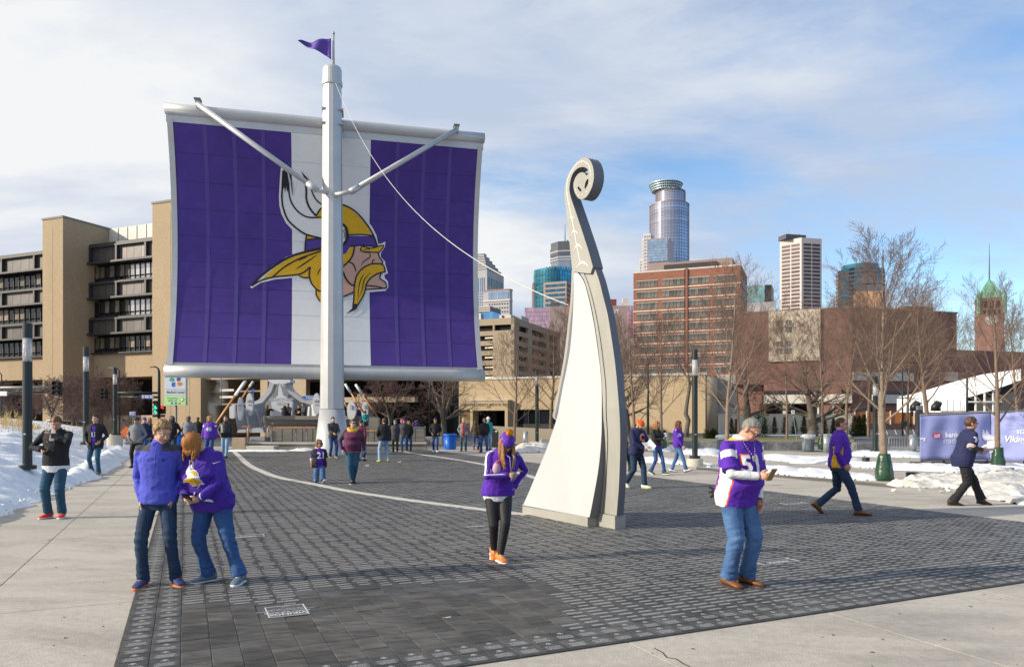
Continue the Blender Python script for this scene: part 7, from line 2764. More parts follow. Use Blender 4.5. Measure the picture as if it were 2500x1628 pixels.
CL = {'black': cloth('black', (.014, .014, .017)), 'charcoal': cloth('charcoal', (.05, .05, .056)), 'grey': cloth('grey', (.20, .20, .215)), 'lightgrey': cloth('lightgrey', (.42, .42, .43)),
  'purple': cloth('purple', (.085, .018, .36)), 'deeppurple': cloth('deeppurple', (.055, .018, .30)), 'royal': cloth('royal', (.07, .085, .50)), 'navy': cloth('navy', (.016, .02, .075)),
  'white': cloth('white', (.72, .72, .74), var=.04), 'gold': cloth('gold', (.62, .36, .02)), 'maroon': cloth('maroon', (.13, .018, .05)), 'teal': cloth('teal', (.02, .27, .30)),
  'orange': cloth('orange', (.78, .11, .01)), 'red': cloth('red', (.45, .02, .03)), 'mustard': cloth('mustard', (.60, .37, .03)), 'brown': cloth('brown', (.055, .035, .025)),
  'denim': cloth('denim', (.035, .085, .22), col2=(.09, .19, .37), sc=3), 'denim_dark': cloth('denim_dark', (.008, .022, .055), col2=(.02, .05, .105), sc=3),
  'denim_mid': cloth('denim_mid', (.015, .05, .16), col2=(.035, .10, .26), sc=3), 'denim_light': cloth('denim_light', (.17, .29, .46), col2=(.33, .46, .62), sc=3), 'denim_teal': cloth('denim_teal', (.014, .055, .10), col2=(.03, .10, .16), sc=3),
  'tan': cloth('tan', (.42, .22, .08)), 'green': cloth('green', (.01, .09, .05)), 'leather': mat('cloth_leather', (.022, .02, .02), .42, var=.15, scale=8, bump=.3, bscale=30), 'olive': cloth('olive', (.05, .05, .035)),
  'shoe_brown': mat('shoe_brown', (.19, .075, .025), .45, var=.15, scale=12), 'shoe_red': mat('shoe_red', (.70, .05, .02), .6, var=.1), 'shoe_dark': mat('shoe_dark', (.03, .025, .022), .6), 'shoe_navy': mat('shoe_navy', (.03, .05, .16), .7, var=.15),
  'shoe_white': mat('shoe_white', (.66, .66, .62), .6), 'shoe_grey': mat('shoe_grey', (.12, .16, .21), .7, var=.2), 'shoe_orange': mat('shoe_orange', (.75, .20, .03), .6, var=.2), 'lime': mat('shoe_lime', (.45, .55, .12), .6)}
DG = bpy.context.evaluated_depsgraph_get
def remesh(mb, vox, it=5):
 me = bpy.data.meshes.new('tmp')
 me.from_pydata(mb.v, [], mb.f)
 o = bpy.data.objects.new('tmp', me)
 COL.objects.link(o)
 r = o.modifiers.new('r', 'REMESH')
 r.mode = 'VOXEL'
 r.voxel_size = vox
 s = o.modifiers.new('s', 'SMOOTH')
 s.factor = .5
 s.iterations = it
 dg = bpy.context.evaluated_depsgraph_get()
 me2 = bpy.data.meshes.new_from_object(o.evaluated_get(dg))
 bpy.data.objects.remove(o)
 bpy.data.meshes.remove(me)
 n = len(me2.vertices)
 co = np.empty(n * 3)
 me2.vertices.foreach_get('co', co)
 no = np.empty(n * 3)
 me2.vertex_normals.foreach_get('vector', no)
 fs = [tuple(p.vertices) for p in me2.polygons]
 bpy.data.meshes.remove(me2)
 return co.reshape(-1, 3), no.reshape(-1, 3), fs
def ell(mb, c, r, m, n=14, R=None):
 c = Vector(c)
 vs, fs = [], []
 k = n // 2
 for i in range(k + 1):
  t = PI * i / k
  for j in range(n):
   a = 2 * PI * j / n
   p = Vector((r[0] * math.sin(t) * math.cos(a), r[1] * math.sin(t) * math.sin(a), r[2] * math.cos(t)))
   vs.append(c + (R @ p if R is not None else p))
 for i in range(k):
  for j in range(n):
   a, b = i * n + j, i * n + (j + 1) % n
   fs.append((a, a + n, b + n, b))
 mb.add(vs, fs, m)
def oval_tube(mb, secs, m, n=18):
 """closed tube of oval sections (centre, x-axis vec, y-axis vec)"""
 vs, fs = [], []
 for c, ax, ay in secs:
  for j in range(n):
   a = 2 * PI * j / n
   vs.append(c + ax * math.cos(a) + ay * math.sin(a))
 for k in range(len(secs) - 1):
  for j in range(n):
   a, b = k * n + j, k * n + (j + 1) % n
   fs.append((a, b, b + n, a + n))
 fs.append(tuple(range(n - 1, -1, -1)))
 fs.append(tuple((len(secs) - 1) * n + j for j in range(n)))
 mb.add(vs, fs, m)
def ik(a, b, l1, l2, hint):
 """middle joint of a two-bone limb from a to b"""
 d = b - a
 L = d.length
 if L > (l1 + l2) * .995:
  b = a + d * ((l1 + l2) * .995 / L)
  d = b - a
  L = d.length
 x = (l1 * l1 - l2 * l2 + L * L) / (2 * L)
 h = math.sqrt(max(l1 * l1 - x * x, 0))
 u = d / L
 w = hint - u * hint.dot(u)
 w.normalize()
 return a + u * x + w * h, b
class Person:
 def __init__(s, label, u, v, H, yaw, skin=M_skin, vox=.012, Y=None, z0=0.0, group=None):
  s.Y = Y if Y else FPX * EYE / (v - HV)
  s.loc = Vector((XH(u, s.Y), s.Y, z0))
  s.yaw = math.radians(yaw)
  s.M = Matrix.Translation(s.loc) @ Matrix.Rotation(s.yaw, 4, 'Z')
  s.t = thing('person', label, 'person', s.loc, group)
  s.H, s.skin, s.vox = H, skin, vox
  s.lean = s.side = 0.0
  s.fat, s.bust, s.sh, s.belly, s.hipw = 1.0, 0.0, 1.0, 0.0, 1.0
  s.hs = 1.0
  s.root = Vector((0, 0, 0))
  s.hp = s.hy = s.hr = 0.0
  s.feet = {1: ((.055, .0, 0), 8, 0), -1: ((.055, .0, 0), 8, 0)}
  s.hands = {1: (.16, .04, .47), -1: (.16, .04, .47)}
  s.hint = {1: (.6, -.6, -.3), -1: (.6, -.6, -.3)}
  s.hdir = {1: None, -1: None}
  s.legk = 1.0
 def T(s, p):
  p = Vector(p)
  z = p.z / s.H
  k = min(max((z - .50 * s.legk) / .16, 0), 1)
  piv = Vector((0, 0, .52 * s.legk * s.H))
  q = Matrix.Rotation(math.radians(s.lean) * k, 3, 'X') @ (p - piv)
  q = Matrix.Rotation(math.radians(s.side) * k, 3, 'Y') @ q
  return q + piv + s.root
 def pose(s):
  H = s.H
  k = s.legk
  s.zh = .515 * H * k
  top = lambda z: (z - .515) * H + s.zh
  s.top = top
  s.J = {}
  for sd in (1, -1):
   hip = Vector((sd * .052 * H, 0, s.zh)) + s.root
   (o, f, l), toe, pit = s.feet[sd]
   ank = Vector((sd * o * H, -f * H, .045 * H + l * H))
   knee, ank = ik(hip, ank, .245 * H * k, .245 * H * k, Vector((sd * .12, -1, 0)))
   sho = s.T((sd * .099 * H * s.sh, .006 * H, top(.800)))
   hx, hf, hz = s.hands[sd]
   wr = s.T0(Vector((sd * hx * H, -hf * H, top(hz))))
   hn = s.hint[sd]
   el, wr = ik(sho, wr, .172 * H * k ** .6, .150 * H * k ** .6, Vector((sd * hn[0], -hn[1], hn[2])))
   s.J[sd] = dict(hip=hip, knee=knee, ank=ank, sho=sho, el=el, wr=wr, toe=toe, pit=pit)
  s.nb = s.T((0, .01 * H, top(.84)))
  hd = math.radians(s.hp) + math.radians(s.lean) * .6
  s.RH = Matrix.Rotation(math.radians(s.hy), 3, 'Z') @ Matrix.Rotation(math.radians(s.hr), 3, 'Y') @ Matrix.Rotation(hd, 3, 'X')
  hl = s.H * s.hs / 1.75
  s.hl = hl
  s.hc = s.nb + (Matrix.Rotation(math.radians(s.hy) * .5, 3, 'Z') @ Matrix.Rotation(math.radians(s.lean) * .6 + math.radians(s.hp) * .6, 3, 'X')) @ Vector((0, -.012, .052)) * hl + s.RH @ Vector((0, -.012, .088)) * hl
  return s
 def T0(s, p):
  return p + s.root
 def hd(s, x, y, z):
  return s.hc + s.RH @ Vector((x, y, z)) * s.hl
 def torso(s, mb, grow, z0, z1, m, hem=1.0):
  H, f = s.H, s.fat
  lv = [(.455, .088, .066, 0), (.50, .099 * s.hipw, .074, .0), (.545, .097 * s.hipw, .072 + .02 * s.belly, .006 * s.belly), (.60, .087 + .012 * s.belly, .064 + .05 * s.belly, .03 * s.belly), (.66, .088 + .008 * s.belly, .066 + .035 * s.belly, .02 * s.belly),
    (.715, .097 * s.sh, .071 + .022 * s.bust + .01 * s.belly, .016 * s.bust), (.755, .100 * s.sh, .070 + .012 * s.bust, .006 * s.bust), (.795, .086 * s.sh, .058, -.004), (.822, .058 * s.sh, .047, -.006), (.855, .036, .037, -.008)]
  secs = []
  zs_ = sorted({z0, z1} | {l[0] for l in lv if z0 < l[0] < z1})
  for z in zs_:
   for a, b in zip(lv[:-1], lv[1:]):
    if a[0] <= z <= b[0]:
     t = (z - a[0]) / (b[0] - a[0])
     w, d, fo = (a[i] + (b[i] - a[i]) * t for i in (1, 2, 3))
     break
   else:
    w, d, fo = (lv[0] if z < lv[0][0] else lv[-1])[1:]
   if z < .58:
    w, d = w * hem, d * hem
   w, d = w * H * f + grow, d * H * (f if z < .8 else 1) + grow
   c = s.T((0, -fo * H * 1.2, s.top(z)))
   cx = s.T((w, -fo * H * 1.2, s.top(z))) - c
   cy = s.T((0, -fo * H * 1.2 + d, s.top(z))) - c
   secs.append((c, cx, cy))
  oval_tube(mb, secs, m)
 def out(s, name, vs, fs, mats, idx=None, parent=None, smooth=True):
  me = bpy.data.meshes.new(name)
  me.from_pydata([tuple(s.M @ Vector(v)) for v in vs], [], fs)
  for m in mats:
   me.materials.append(m)
  if idx is not None:
   me.polygons.foreach_set('material_index', idx)
  me.polygons.foreach_set('use_smooth', [smooth] * len(me.polygons))
  me.update()
  return link(name, me, parent or s.t)
 def outmb(s, name, mb, smooth=True, parent=None):
  return s.out(name, mb.v, mb.f, mb.mats, mb.m, parent, smooth)
 def body(s):
  H = s.H
  mb = MB()
  k = s.skin
  e = H / 1.75
  s.torso(mb, -.012, .46, .855, k)
  for sd in (1, -1):
   j = s.J[sd]
   mb.tube([j['hip'], j['knee'], j['ank']], [.075 * e, .052 * e, .038 * e], k, 10)
   mb.tube([j['sho'], j['el'], j['wr']], [.046 * e, .037 * e, .027 * e], k, 10)
   ell(mb, j['knee'], (.05 * e,) * 3, k, 10)
   ell(mb, j['el'], (.036 * e,) * 3, k, 10)
   ell(mb, j['sho'], (.055 * e,) * 3, k, 10)
  h = s.hl
  mb.tube([s.nb - Vector((0, 0, .05 * h)), s.nb, s.hd(0, .012, -.06)], [.064 * h, .056 * h, .053 * h], k, 12)
  ell(mb, s.hd(0, .012, .022), (.074 * h, .094 * h, .092 * h), k, 18, s.RH)
  ell(mb, s.hd(0, -.022, -.035), (.062 * h, .070 * h, .082 * h), k, 18, s.RH)
  ell(mb, s.hd(0, -.058, -.090), (.032 * h, .030 * h, .026 * h), k, 12, s.RH)
  mb.tube([s.hd(0, -.082, .012), s.hd(0, -.100, -.018), s.hd(0, -.108, -.034)], [.010 * h, .013 * h, .015 * h], k, 8)
  ell(mb, s.hd(0, -.094, -.036), (.018 * h, .014 * h, .010 * h), k, 10, s.RH)
  for sd in (1, -1):
   ell(mb, s.hd(sd * .074, .012, -.012), (.012 * h, .022 * h, .033 * h), k, 10, s.RH)
   ell(mb, s.hd(sd * .030, -.076, .028), (.024 * h, .014 * h, .010 * h), k, 8, s.RH)
   ell(mb, s.hd(sd * .036, -.062, -.038), (.026 * h, .026 * h, .026 * h), k, 8, s.RH)
  co, no, fs = remesh(mb, min(s.vox * .75, .013), 3)
  vs = [tuple(c) for c in co]
  hb = MB()
  for sd in (1, -1):
   s.hand(hb, sd, e)
  n0 = len(vs)
  vs += hb.v
  fs = fs + [tuple(a + n0 for a in f) for f in hb.f]
  s.out('body', vs, fs, [k])
  f = MB()
  for sd in (1, -1):
   ell(f, s.hd(sd * .031, -.0845, .004), (.0145 * h, .008 * h, .0075 * h), M_eyew, 8, s.RH)
   ell(f, s.hd(sd * .030, -.0905, .003), (.0075 * h, .004 * h, .0075 * h), M_eyed, 8, s.RH)
  stuff(s.outmb('eyes', f))
  f = MB()
  ell(f, s.hd(0, -.091, -.063), (.024 * h, .009 * h, .0075 * h), M_lip, 10, s.RH)
  s.outmb('mouth', f)
 def hand(s, mb, sd, e):
  j = s.J[sd]
  d = (j['wr'] - j['el']).normalized()
  spec = s.hdir[sd]
  curl = 22
  if spec is not None:
   d = Vector((sd * spec[0], -spec[1], spec[2])).normalized()
   curl = spec[3] if len(spec) > 3 else 45
  inw = Vector((-sd, -.25, 0))
  inw = (inw - d * inw.dot(d))
  if inw.length < .1:
   inw = Vector((0, 0, 1))
  inw.normalize()
  across = d.cross(inw).normalized()
  w = j['wr']
  R = Matrix((across, d, inw)).transposed()
  ell(mb, w + d * .042 * e, (.040 * e, .050 * e, .017 * e), s.skin, 10, R)
  for q, (o, L) in enumerate(((-.028, .062), (-.010, .074), (.010, .070), (.027, .056))):
   b = w + d * .080 * e + across * o * e
   d1 = (d * math.cos(math.radians(curl)) + inw * math.sin(math.radians(curl))).normalized()
   d2 = (d * math.cos(math.radians(curl * 2.3)) + inw * math.sin(math.radians(curl * 2.3))).normalized()
   mb.tube([b - d * .01 * e, b + d1 * L * .5 * e, b + (d1 * .5 + d2 * .5) * L * e], [.0092 * e, .0086 * e, .0072 * e], s.skin, 6)
  fw = across if across.dot(Vector((0, -1, .3))) > 0 else -across
  b = w + d * .025 * e + fw * .030 * e
  t1 = (d * .75 + fw * .6 + inw * .25).normalized()
  mb.tube([b, b + t1 * .035 * e, b + t1 * .04 * e + (d * .8 + inw * .5).normalized() * .028 * e], [.0125 * e, .0105 * e, .0085 * e], s.skin, 6)
 # ---- clothes
 def zones(s, co, fs, rule):
  idx, mats = [], []
  for f in fs:
   c = Vector(np.mean(co[list(f)], axis=0))
   arm, at = 0, 0.0
   best = 1e9
   for sd in (1, -1):
    j = s.J[sd]
    for k, (a, b) in enumerate(((j['sho'], j['el']), (j['el'], j['wr']))):
     ab = b - a
     t = min(max((c - a).dot(ab) / ab.length_squared, 0), 1)
     dd = (c - a - ab * t).length
     if dd < best:
      best, arm, at = dd, sd, k + t
   q = c - s.root
   on_arm = best < .085 * s.H / 1.75 * s.armk and at > .12
   m = rule(q, arm if on_arm else 0, at, (q.z - s.zh) / s.H + .515)
   if m not in mats:
    mats.append(m)
   idx.append(mats.index(m))
  return idx, mats
 armk = 1.0
 def wrinkle(s, co, no, amp, fr=(7, 7, 11), seed=0):
  amp *= .52
  if s.vox > .02:
   amp *= .7
  for i in range(len(co)):
   p = Vector((co[i][0] * fr[0], co[i][1] * fr[1], co[i][2] * fr[2] + seed))
   d = mnoise.noise(p) + .5 * mnoise.noise(p * 2.1)
   d = (1 - abs(d) * 1.7) if d > -.3 else d
   co[i] += no[i] * amp * (d - .4)
  return co
 def topwear(s, name, m, hem=.47, neck=.845, grow=.022, sleeve=1.0, ar=(.062, .052, .043), rule=None, wr=.007, hood=False, collar=None, flare=1.0, open_m=None, parent=None):
  mb = MB()
  e = s.H / 1.75
  ar = tuple(x * .84 for x in ar)
  grow *= .8
  s.armk = ar[0] * 1.28 / .085
  s.torso(mb, grow, hem, neck, m, flare)
  for sd in (1, -1):
   j = s.J[sd]
   wrp = j['el'].lerp(j['wr'], min(max(sleeve - 0, 0), 1)) if sleeve > 0 else None
   ell(mb, j['sho'], (ar[0] * e * .99,) * 3, m, 12)
   inn = s.T((0, 0, s.top(.79)))
   if sleeve >= 0:
    a, b, c = j['sho'], j['el'], j['el'].lerp(j['wr'], sleeve)
    pts, rad = [a.lerp(inn, .25), a, a.lerp(b, .5), b], [ar[0] * e, ar[0] * e, (ar[0] + ar[1]) / 2 * e * 1.03, ar[1] * e]
    if sleeve > .05:
     pts += [b.lerp(c, .5), c]
     rad += [(ar[1] + ar[2]) / 2 * e * 1.04, ar[2] * e]
   else:
    f = 1 + sleeve
    a, b = j['sho'], j['sho'].lerp(j['el'], f)
    pts, rad = [a.lerp(inn, .25), a, a.lerp(b, .5), b], [ar[0] * e, ar[0] * e * 1.05, ar[0] * e * 1.1, ar[1] * e * 1.1]
   mb.tube(pts, rad, m, 12)
   if sleeve >= 0:
    ell(mb, j['el'], (ar[1] * e,) * 3, m, 10)
  if hood:
   for k in range(7):
    a = -PI * .08 + PI * 1.16 * k / 6
    ell(mb, s.nb + Vector((math.cos(a) * .085, math.sin(a) * .085 + .012, .01)) * e, (.045 * e,) * 3, m, 8)
  if collar:
   mb.tube([s.nb - Vector((0, 0, .02)), s.nb.lerp(s.hc, .30) + Vector((0, .008, 0))], [.073 * e, .069 * e], m, 14)
  co, no, fs = remesh(mb, s.vox, 5 if s.vox < .016 else 2)
  co = s.wrinkle(co, no, wr, seed=s.loc.x)
  if rule:
   idx, mats = s.zones(co, fs, rule)
  else:
   idx, mats = None, [m]
  s.topco, s.topfs = co, fs
  s.topo = s.out(name, [tuple(c) for c in co], fs, mats, idx, parent)
  s.bvh = BVHTree.FromPolygons([Vector(c) for c in co], fs)
  return s.topo
 def shirttail(s, m, z0, z1, grow, flare=1.05):
  mb = MB()
  s.torso(mb, grow, z0, z1, m, flare)
  co, no, fs = remesh(mb, s.vox, 3)
  co = s.wrinkle(co, no, .008, seed=2)
  return s.out('shirt_tail', [tuple(c) for c in co], fs, [m])
 def trousers(s, m, name='trousers', rad=(.094, .066, .058, .066), waist=.56, rule=None, wr=.007, end=.0, rings=1.0):
  mb = MB()
  e = s.H / 1.75 * (s.fat ** .6)
  s.torso(mb, .008, .45, waist, m)
  for sd in (1, -1):
   j = s.J[sd]
   up = j['hip'] + Vector((-sd * .006, 0, .02))
   dn = j['ank'] + (j['ank'] - j['knee']).normalized() * (-.01 - end) * e
   mb.tube([up, up.lerp(j['knee'], .5), j['knee'], j['knee'].lerp(dn, .55), dn], [rad[0] * e, (rad[0] * .55 + rad[1] * .45) * e, rad[1] * e, rad[2] * e, rad[3] * e], m, 14)
   ell(mb, j['knee'], (rad[1] * e,) * 3, m, 10)
  ell(mb, Vector((0, .025 * e, s.zh)) + s.root, (.135 * e * s.hipw, .105 * e, .10 * e), m, 14)
  co, no, fs = remesh(mb, s.vox, 5 if s.vox < .016 else 2)
  z0 = .045 * s.H
  for i in range(len(co)):
   zr_ = (co[i][2]) / s.H
   if zr_ < .16:
    co[i] += no[i] * .0045 * rings * math.sin(co[i][2] * 105 + 2 * math.sin(co[i][0] * 30)) * (1 - zr_ / .16)
   elif .22 < zr_ < .36:
    co[i] += no[i] * .003 * rings * math.sin(co[i][2] * 80 + 4 * co[i][1] * 10)
  co = s.wrinkle(co, no, wr, (7, 7, 9), 3.3)
  return s.out(name, [tuple(c) for c in co], fs, [m])
 def shoes(s, up, sole, boot=0.0, boots_m=None):
  e = s.H * .15 / .27 / 1.0
  L = .155 * s.H * (1 if s.legk > .9 else 1.1)
  for sd in (1, -1):
   j = s.J[sd]
   ankle = j['ank']
   a = math.radians(j['toe']) * sd
   f = Vector((math.sin(a), -math.cos(a), 0))
   pit = math.radians(j['pit'])
   R = Matrix.Rotation(-a + PI, 3, 'Z') if False else None
   side_ = Vector((-f.y, f.x, 0))
   fw = f * math.cos(pit) - Vector((0, 0, 1)) * math.sin(pit)
   up_ = side_.cross(fw) * -1 if side_.cross(fw).z < 0 else side_.cross(fw)
   heel = ankle - up_ * .045 * s.H - fw * L * .26
   mb = MB()
   for nm, prof, m in (('u', [(-.02, .30, .38), (.10, .36, .40), (.28, .36, .40), (.45, .33, .27), (.65, .34, .19), (.85, .32, .135), (.97, .20, .09)], up),):
    secs = []
    for t, w, h in prof:
     c = heel + fw * L * t + up_ * (h * L * .5 + .02)
     secs.append((c, side_ * w * L * .55, up_ * (h * L * .5)))
    oval_tube(mb, secs, m, 12)
   secs = []
   for t, w in ((-.05, .18), (0, .32), (.15, .38), (.4, .34), (.65, .40), (.85, .36), (.98, .2), (1.02, .08)):
    secs.append((heel + fw * L * t + up_ * .014, side_ * w * L * .55, up_ * .014))
   oval_tube(mb, secs, sole, 12)
   for k in range(4):
    c = heel + fw * L * (.40 + .07 * k) + up_ * (.02 + L * (.33 - .052 * k))
    mb.bar(c - side_ * .022, c + side_ * .022, .007, .006, sole if sole is not up else M_sig)
   if boot:
    mb.tube([ankle - Vector((0, 0, .01)), ankle.lerp(j['knee'], boot)], [.050 * s.H / 1.75, .062 * s.H / 1.75], up, 12)
   s.outmb('shoe', mb)
 # ---- hair and hats
 def hairshell(s, m, face=.035, back=-.085, k=1.10, side=-.02, name='hair', topk=1.0, noise_=.006):
  mb = MB()
  n, q = 34, 20
  vs, fs, keep = [], [], []
  for i in range(q + 1):
   t = PI * i / q
   for j in range(n):
    a = 2 * PI * j / n
    x, y, z = .074 * math.sin(t) * math.cos(a) * k, .094 * math.sin(t) * math.sin(a) * k, .092 * math.cos(t) * k * (topk if t < PI / 2 else 1.0)
    d = noise_ * mnoise.noise(Vector((x * 40, y * 40, z * 25 + s.loc.x)))
    r = Vector((x, y, z))
    r = r * (1 + d / r.length * 1.5)
    vs.append(r + Vector((0, .012, .022)))
  for i in range(q):
   for j in range(n):
    f = (i * n + j, (i + 1) * n + j, (i + 1) * n + (j + 1) % n, i * n + (j + 1) % n)
    c = sum((vs[v] for v in f), Vector()) / 4
    lim = face + .02 if c.y < -.045 else (face - (face - side) * min(1, (c.y + .045) / .05) if c.y < .005 else (side + (back - side) * min(1, (c.y - .005) / .05)))
    if c.z > lim:
     fs.append(f)
  used = sorted({v for f in fs for v in f})
  mp = {v: i for i, v in enumerate(used)}
  s_vs = [s.hd(*vs[v]) for v in used]
  n0 = len(s_vs)
  inner = [s.hc + (p - s.hc) * .90 for p in s_vs]
  F = [tuple(mp[v] for v in f) for f in fs]
  edge = {}
  for f in F:
   for a, b in zip(f, f[1:] + f[:1]):
    edge[(a, b)] = edge.get((a, b), 0) + 1
  rim = [(b, a, a + n0, b + n0) for (a, b) in edge if (b, a) not in edge]
  return s.out(name, [tuple(p) for p in s_vs + inner], F + [tuple(v + n0 for v in reversed(f)) for f in F] + rim, [m])
 def strands(s, m, n, length, seed=1, bang=.0, spread=1.0, r=.011, part=.0, name='hair', wave=.006, back_only=False, front_drop=True):
  """locks that leave the parting, run over the skull and hang"""
  R = random.Random(seed)
  mb = MB()
  e = s.hl
  down = Vector((0, 0, -1))
  for q in range(n):
   a = R.uniform(0, 2 * PI)
   y, x = math.sin(a), math.cos(a)
   if back_only and y < -.25:
    continue
   frontal = y < -.55
   pts = []
   L = length * R.uniform(.85, 1.05)
   if frontal and not bang:
    x = math.copysign(max(abs(x), .75), x)
    y = -math.sqrt(1 - x * x)
   for t in (0.12, .35, .6, .85, 1.0):
    th = t * PI / 2
    k = 1.09 + .05 * R.random() * t
    pts.append(s.hd(.074 * math.sin(th) * x * k * spread + part * .02 * (1 - t), .012 + .094 * math.sin(th) * y * k, .022 + .092 * math.cos(th) * k))
   p = pts[-1]
   o = (s.RH @ Vector((x, y, 0)))
   LL = (bang * R.uniform(.7, 1.1)) if (frontal and bang and abs(x) < .72) else L
   steps = 5
   for i in range(1, steps + 1):
    f = i / steps
    q_ = p + down * LL * f * e + Vector((o.x, o.y, 0)) * (.012 * math.sin(f * PI) - .012 * f) * e + Vector((math.sin(i * 1.7 + q) * wave, math.cos(i * 1.9 + q) * wave, 0))
    if q_.z < s.nb.z + .02 and LL > .1:
     back_ = 1 if y > -.2 else -1
     q_.y += (.045 if back_ > 0 else -.05) * e * min(1, (s.nb.z + .02 - q_.z) * 6)
    pts.append(q_)
   rr = r * e * R.uniform(.7, 1.2)
   mb.tube(pts, [rr * .5, rr, rr, rr, rr] + [rr * (1 - .75 * i / steps) for i in range(1, steps + 1)], m, 5, cap=False)
  return s.outmb(name, mb)
 def beanie(s, m, m2=None, pom=None, low=.02, name='knit_hat', k=1.15, tall=1.15):
  mb = MB()
  secs = []
  for z, w in ((low - .01, 1.0), (low + .005, 1.035), (low + .04, 1.03), (low + .045, .99), (.075, .93), (.105, .72), (.128, .40), (.135, .08)):
   zz_ = z if z < .05 else .05 + (z - .05) * tall
   secs.append((s.hd(0, .012, zz_), s.RH @ Vector((.078 * k * w, 0, 0)) * s.hl, s.RH @ Vector((0, .098 * k * w, 0)) * s.hl))
  oval_tube(mb, secs, m, 30)
  for i in range(len(mb.v)):
   p = Vector(mb.v[i])
   mb.v[i] = tuple(p + (p - s.hc).normalized() * .006 * math.sin(p.x * 260) * math.sin(p.z * 240))
  o = s.outmb(name, mb)
  if m2:
   mb = MB()
   secs = [(s.hd(0, .012, z), s.RH @ Vector((.0785 * k * 1.045, 0, 0)) * s.hl, s.RH @ Vector((0, .0985 * k * 1.045, 0)) * s.hl) for z in (low, low + .032)]
   oval_tube(mb, secs, m2, 24)
   s.outmb('hat_band', mb, parent=o)
  if pom:
   mb = MB()
   R = random.Random(3)
   c = s.hd(0, .012, .135 * tall + .025)
   for _ in range(160):
    d = Vector((R.gauss(0, 1), R.gauss(0, 1), R.gauss(0, 1))).normalized()
    x = d.orthogonal().normalized() * .007
    mb.add([c - x, c + x, c + d * .048 * s.hl + x, c + d * .048 * s.hl - x], [(0, 1, 2, 3)], pom)
   ell(mb, c, (.036 * s.hl,) * 3, pom, 10)
   s.outmb('pompom', mb, parent=o)
  return o
 def cap(s, m, m2=None):
  o = s.hairshell(m, .035, .0, 1.16, .02, 'cap', 1.0, 0)
  mb = MB()
  lp = [s.hd(.07 * math.sin(a), -.085 - .075 * max(0, math.cos(a)), .045 - .02 * math.cos(a)) for a in np.linspace(-PI / 2, PI / 2, 11)]
  mb.slab([lp], tuple(s.RH @ Vector((0, 0, .008))), m2 or m)
  s.outmb('cap_peak', mb)
  return o
 def cowboy(s, m):
  mb = MB()
  secs = [(s.hd(0, .012, z), s.RH @ Vector((.085 * w, 0, 0)) * s.hl, s.RH @ Vector((0, .108 * w, 0)) * s.hl) for z, w in ((.045, 1.0), (.09, .98), (.14, .88), (.155, .6), (.148, .1))]
  oval_tube(mb, secs, m, 22)
  n = 26
  vs, fs = [], []
  for r, dz in ((.95, 0), (1.9, 0)):
   for j in range(n):
    a = 2 * PI * j / n
    vs.append(s.hd(.085 * r * math.cos(a), .012 + .105 * r * math.sin(a), .048 + (.035 * abs(math.cos(a)) ** 2 if r > 1 else 0)))
  for j in range(n):
   fs.append((j, (j + 1) % n, n + (j + 1) % n, n + j))
  mb.add(vs, fs, m)
  return s.outmb('cowboy_hat', mb)
 def sunglasses(s, m=M_shade, clear=False):
  mb = MB()
  for sd in (1, -1):
   c = s.hd(sd * .032, -.098, .006)
   ring = [s.hd(sd * .032 + .026 * math.cos(a), -.098 + .10 * abs(.032 * sd + .026 * math.cos(a)) ** 1.2 * .6, .006 + .018 * math.sin(a)) for a in np.linspace(0, 2 * PI, 17)[:-1]]
   if not clear:
    mb.slab([ring], tuple(s.RH @ Vector((0, .004, 0))), m)
   else:
    mb.tube(ring + ring[:1], .0022, M_sig, 5)
   mb.tube([s.hd(sd * .060, -.092, .008), s.hd(sd * .078, -.05, .010), s.hd(sd * .080, .02, .006)], .0032, M_sig, 5)
  mb.tube([s.hd(-.010, -.104, .010), s.hd(.010, -.104, .010)], .003, M_sig, 5)
  return s.outmb('sunglasses' if not clear else 'spectacles', mb)
 def brows(s, m):
  mb = MB()
  for sd in (1, -1):
   mb.tube([s.hd(sd * .014, -.092, .024), s.hd(sd * .032, -.092, .030), s.hd(sd * .050, -.080, .025)], [.004 * s.hl, .0045 * s.hl, .002 * s.hl], m, 5)
  stuff(s.outmb('eyebrows', mb))
 def beard(s, m):
  mb = MB()
  ell(mb, s.hd(0, -.048, -.088), (.052 * s.hl, .050 * s.hl, .042 * s.hl), m, 14, s.RH)
  ell(mb, s.hd(0, -.092, -.050), (.030 * s.hl, .012 * s.hl, .009 * s.hl), m, 10, s.RH)
  for sd in (1, -1):
   ell(mb, s.hd(sd * .052, -.022, -.060), (.016 * s.hl, .035 * s.hl, .045 * s.hl), m, 10, s.RH)
  return s.outmb('beard', mb)
 # ---- flat print on the front (or any side) of the top
 def decal(s, name, shapes, cx, cz, size, m, yaw=0.0, off=.006, shift=0.0, parent=None):
  """shapes: (verts2d, faces); laid by projecting along the given heading in the person's own frame"""
  R = Matrix.Rotation(math.radians(yaw), 3, 'Z')
  d = R @ Vector((0, 1, 0))
  ax = R @ Vector((1, 0, 0))
  bm = bmesh.new()
  vs2, fs2 = shapes
  vv = [bm.verts.new((x * size, y * size, 0)) for x, y in vs2]
  for f in fs2:
   try:
    bm.faces.new([vv[i] for i in f])
   except ValueError:
    pass
  x0 = min(v.co.x for v in bm.verts)
  x1 = max(v.co.x for v in bm.verts)
  y0 = min(v.co.y for v in bm.verts)
  y1 = max(v.co.y for v in bm.verts)
  step = .025
  for k in range(int((x1 - x0) / step)):
   bmesh.ops.bisect_plane(bm, geom=bm.verts[:] + bm.edges[:] + bm.faces[:], plane_co=(x0 + (k + 1) * step, 0, 0), plane_no=(1, 0, 0), dist=1e-6)
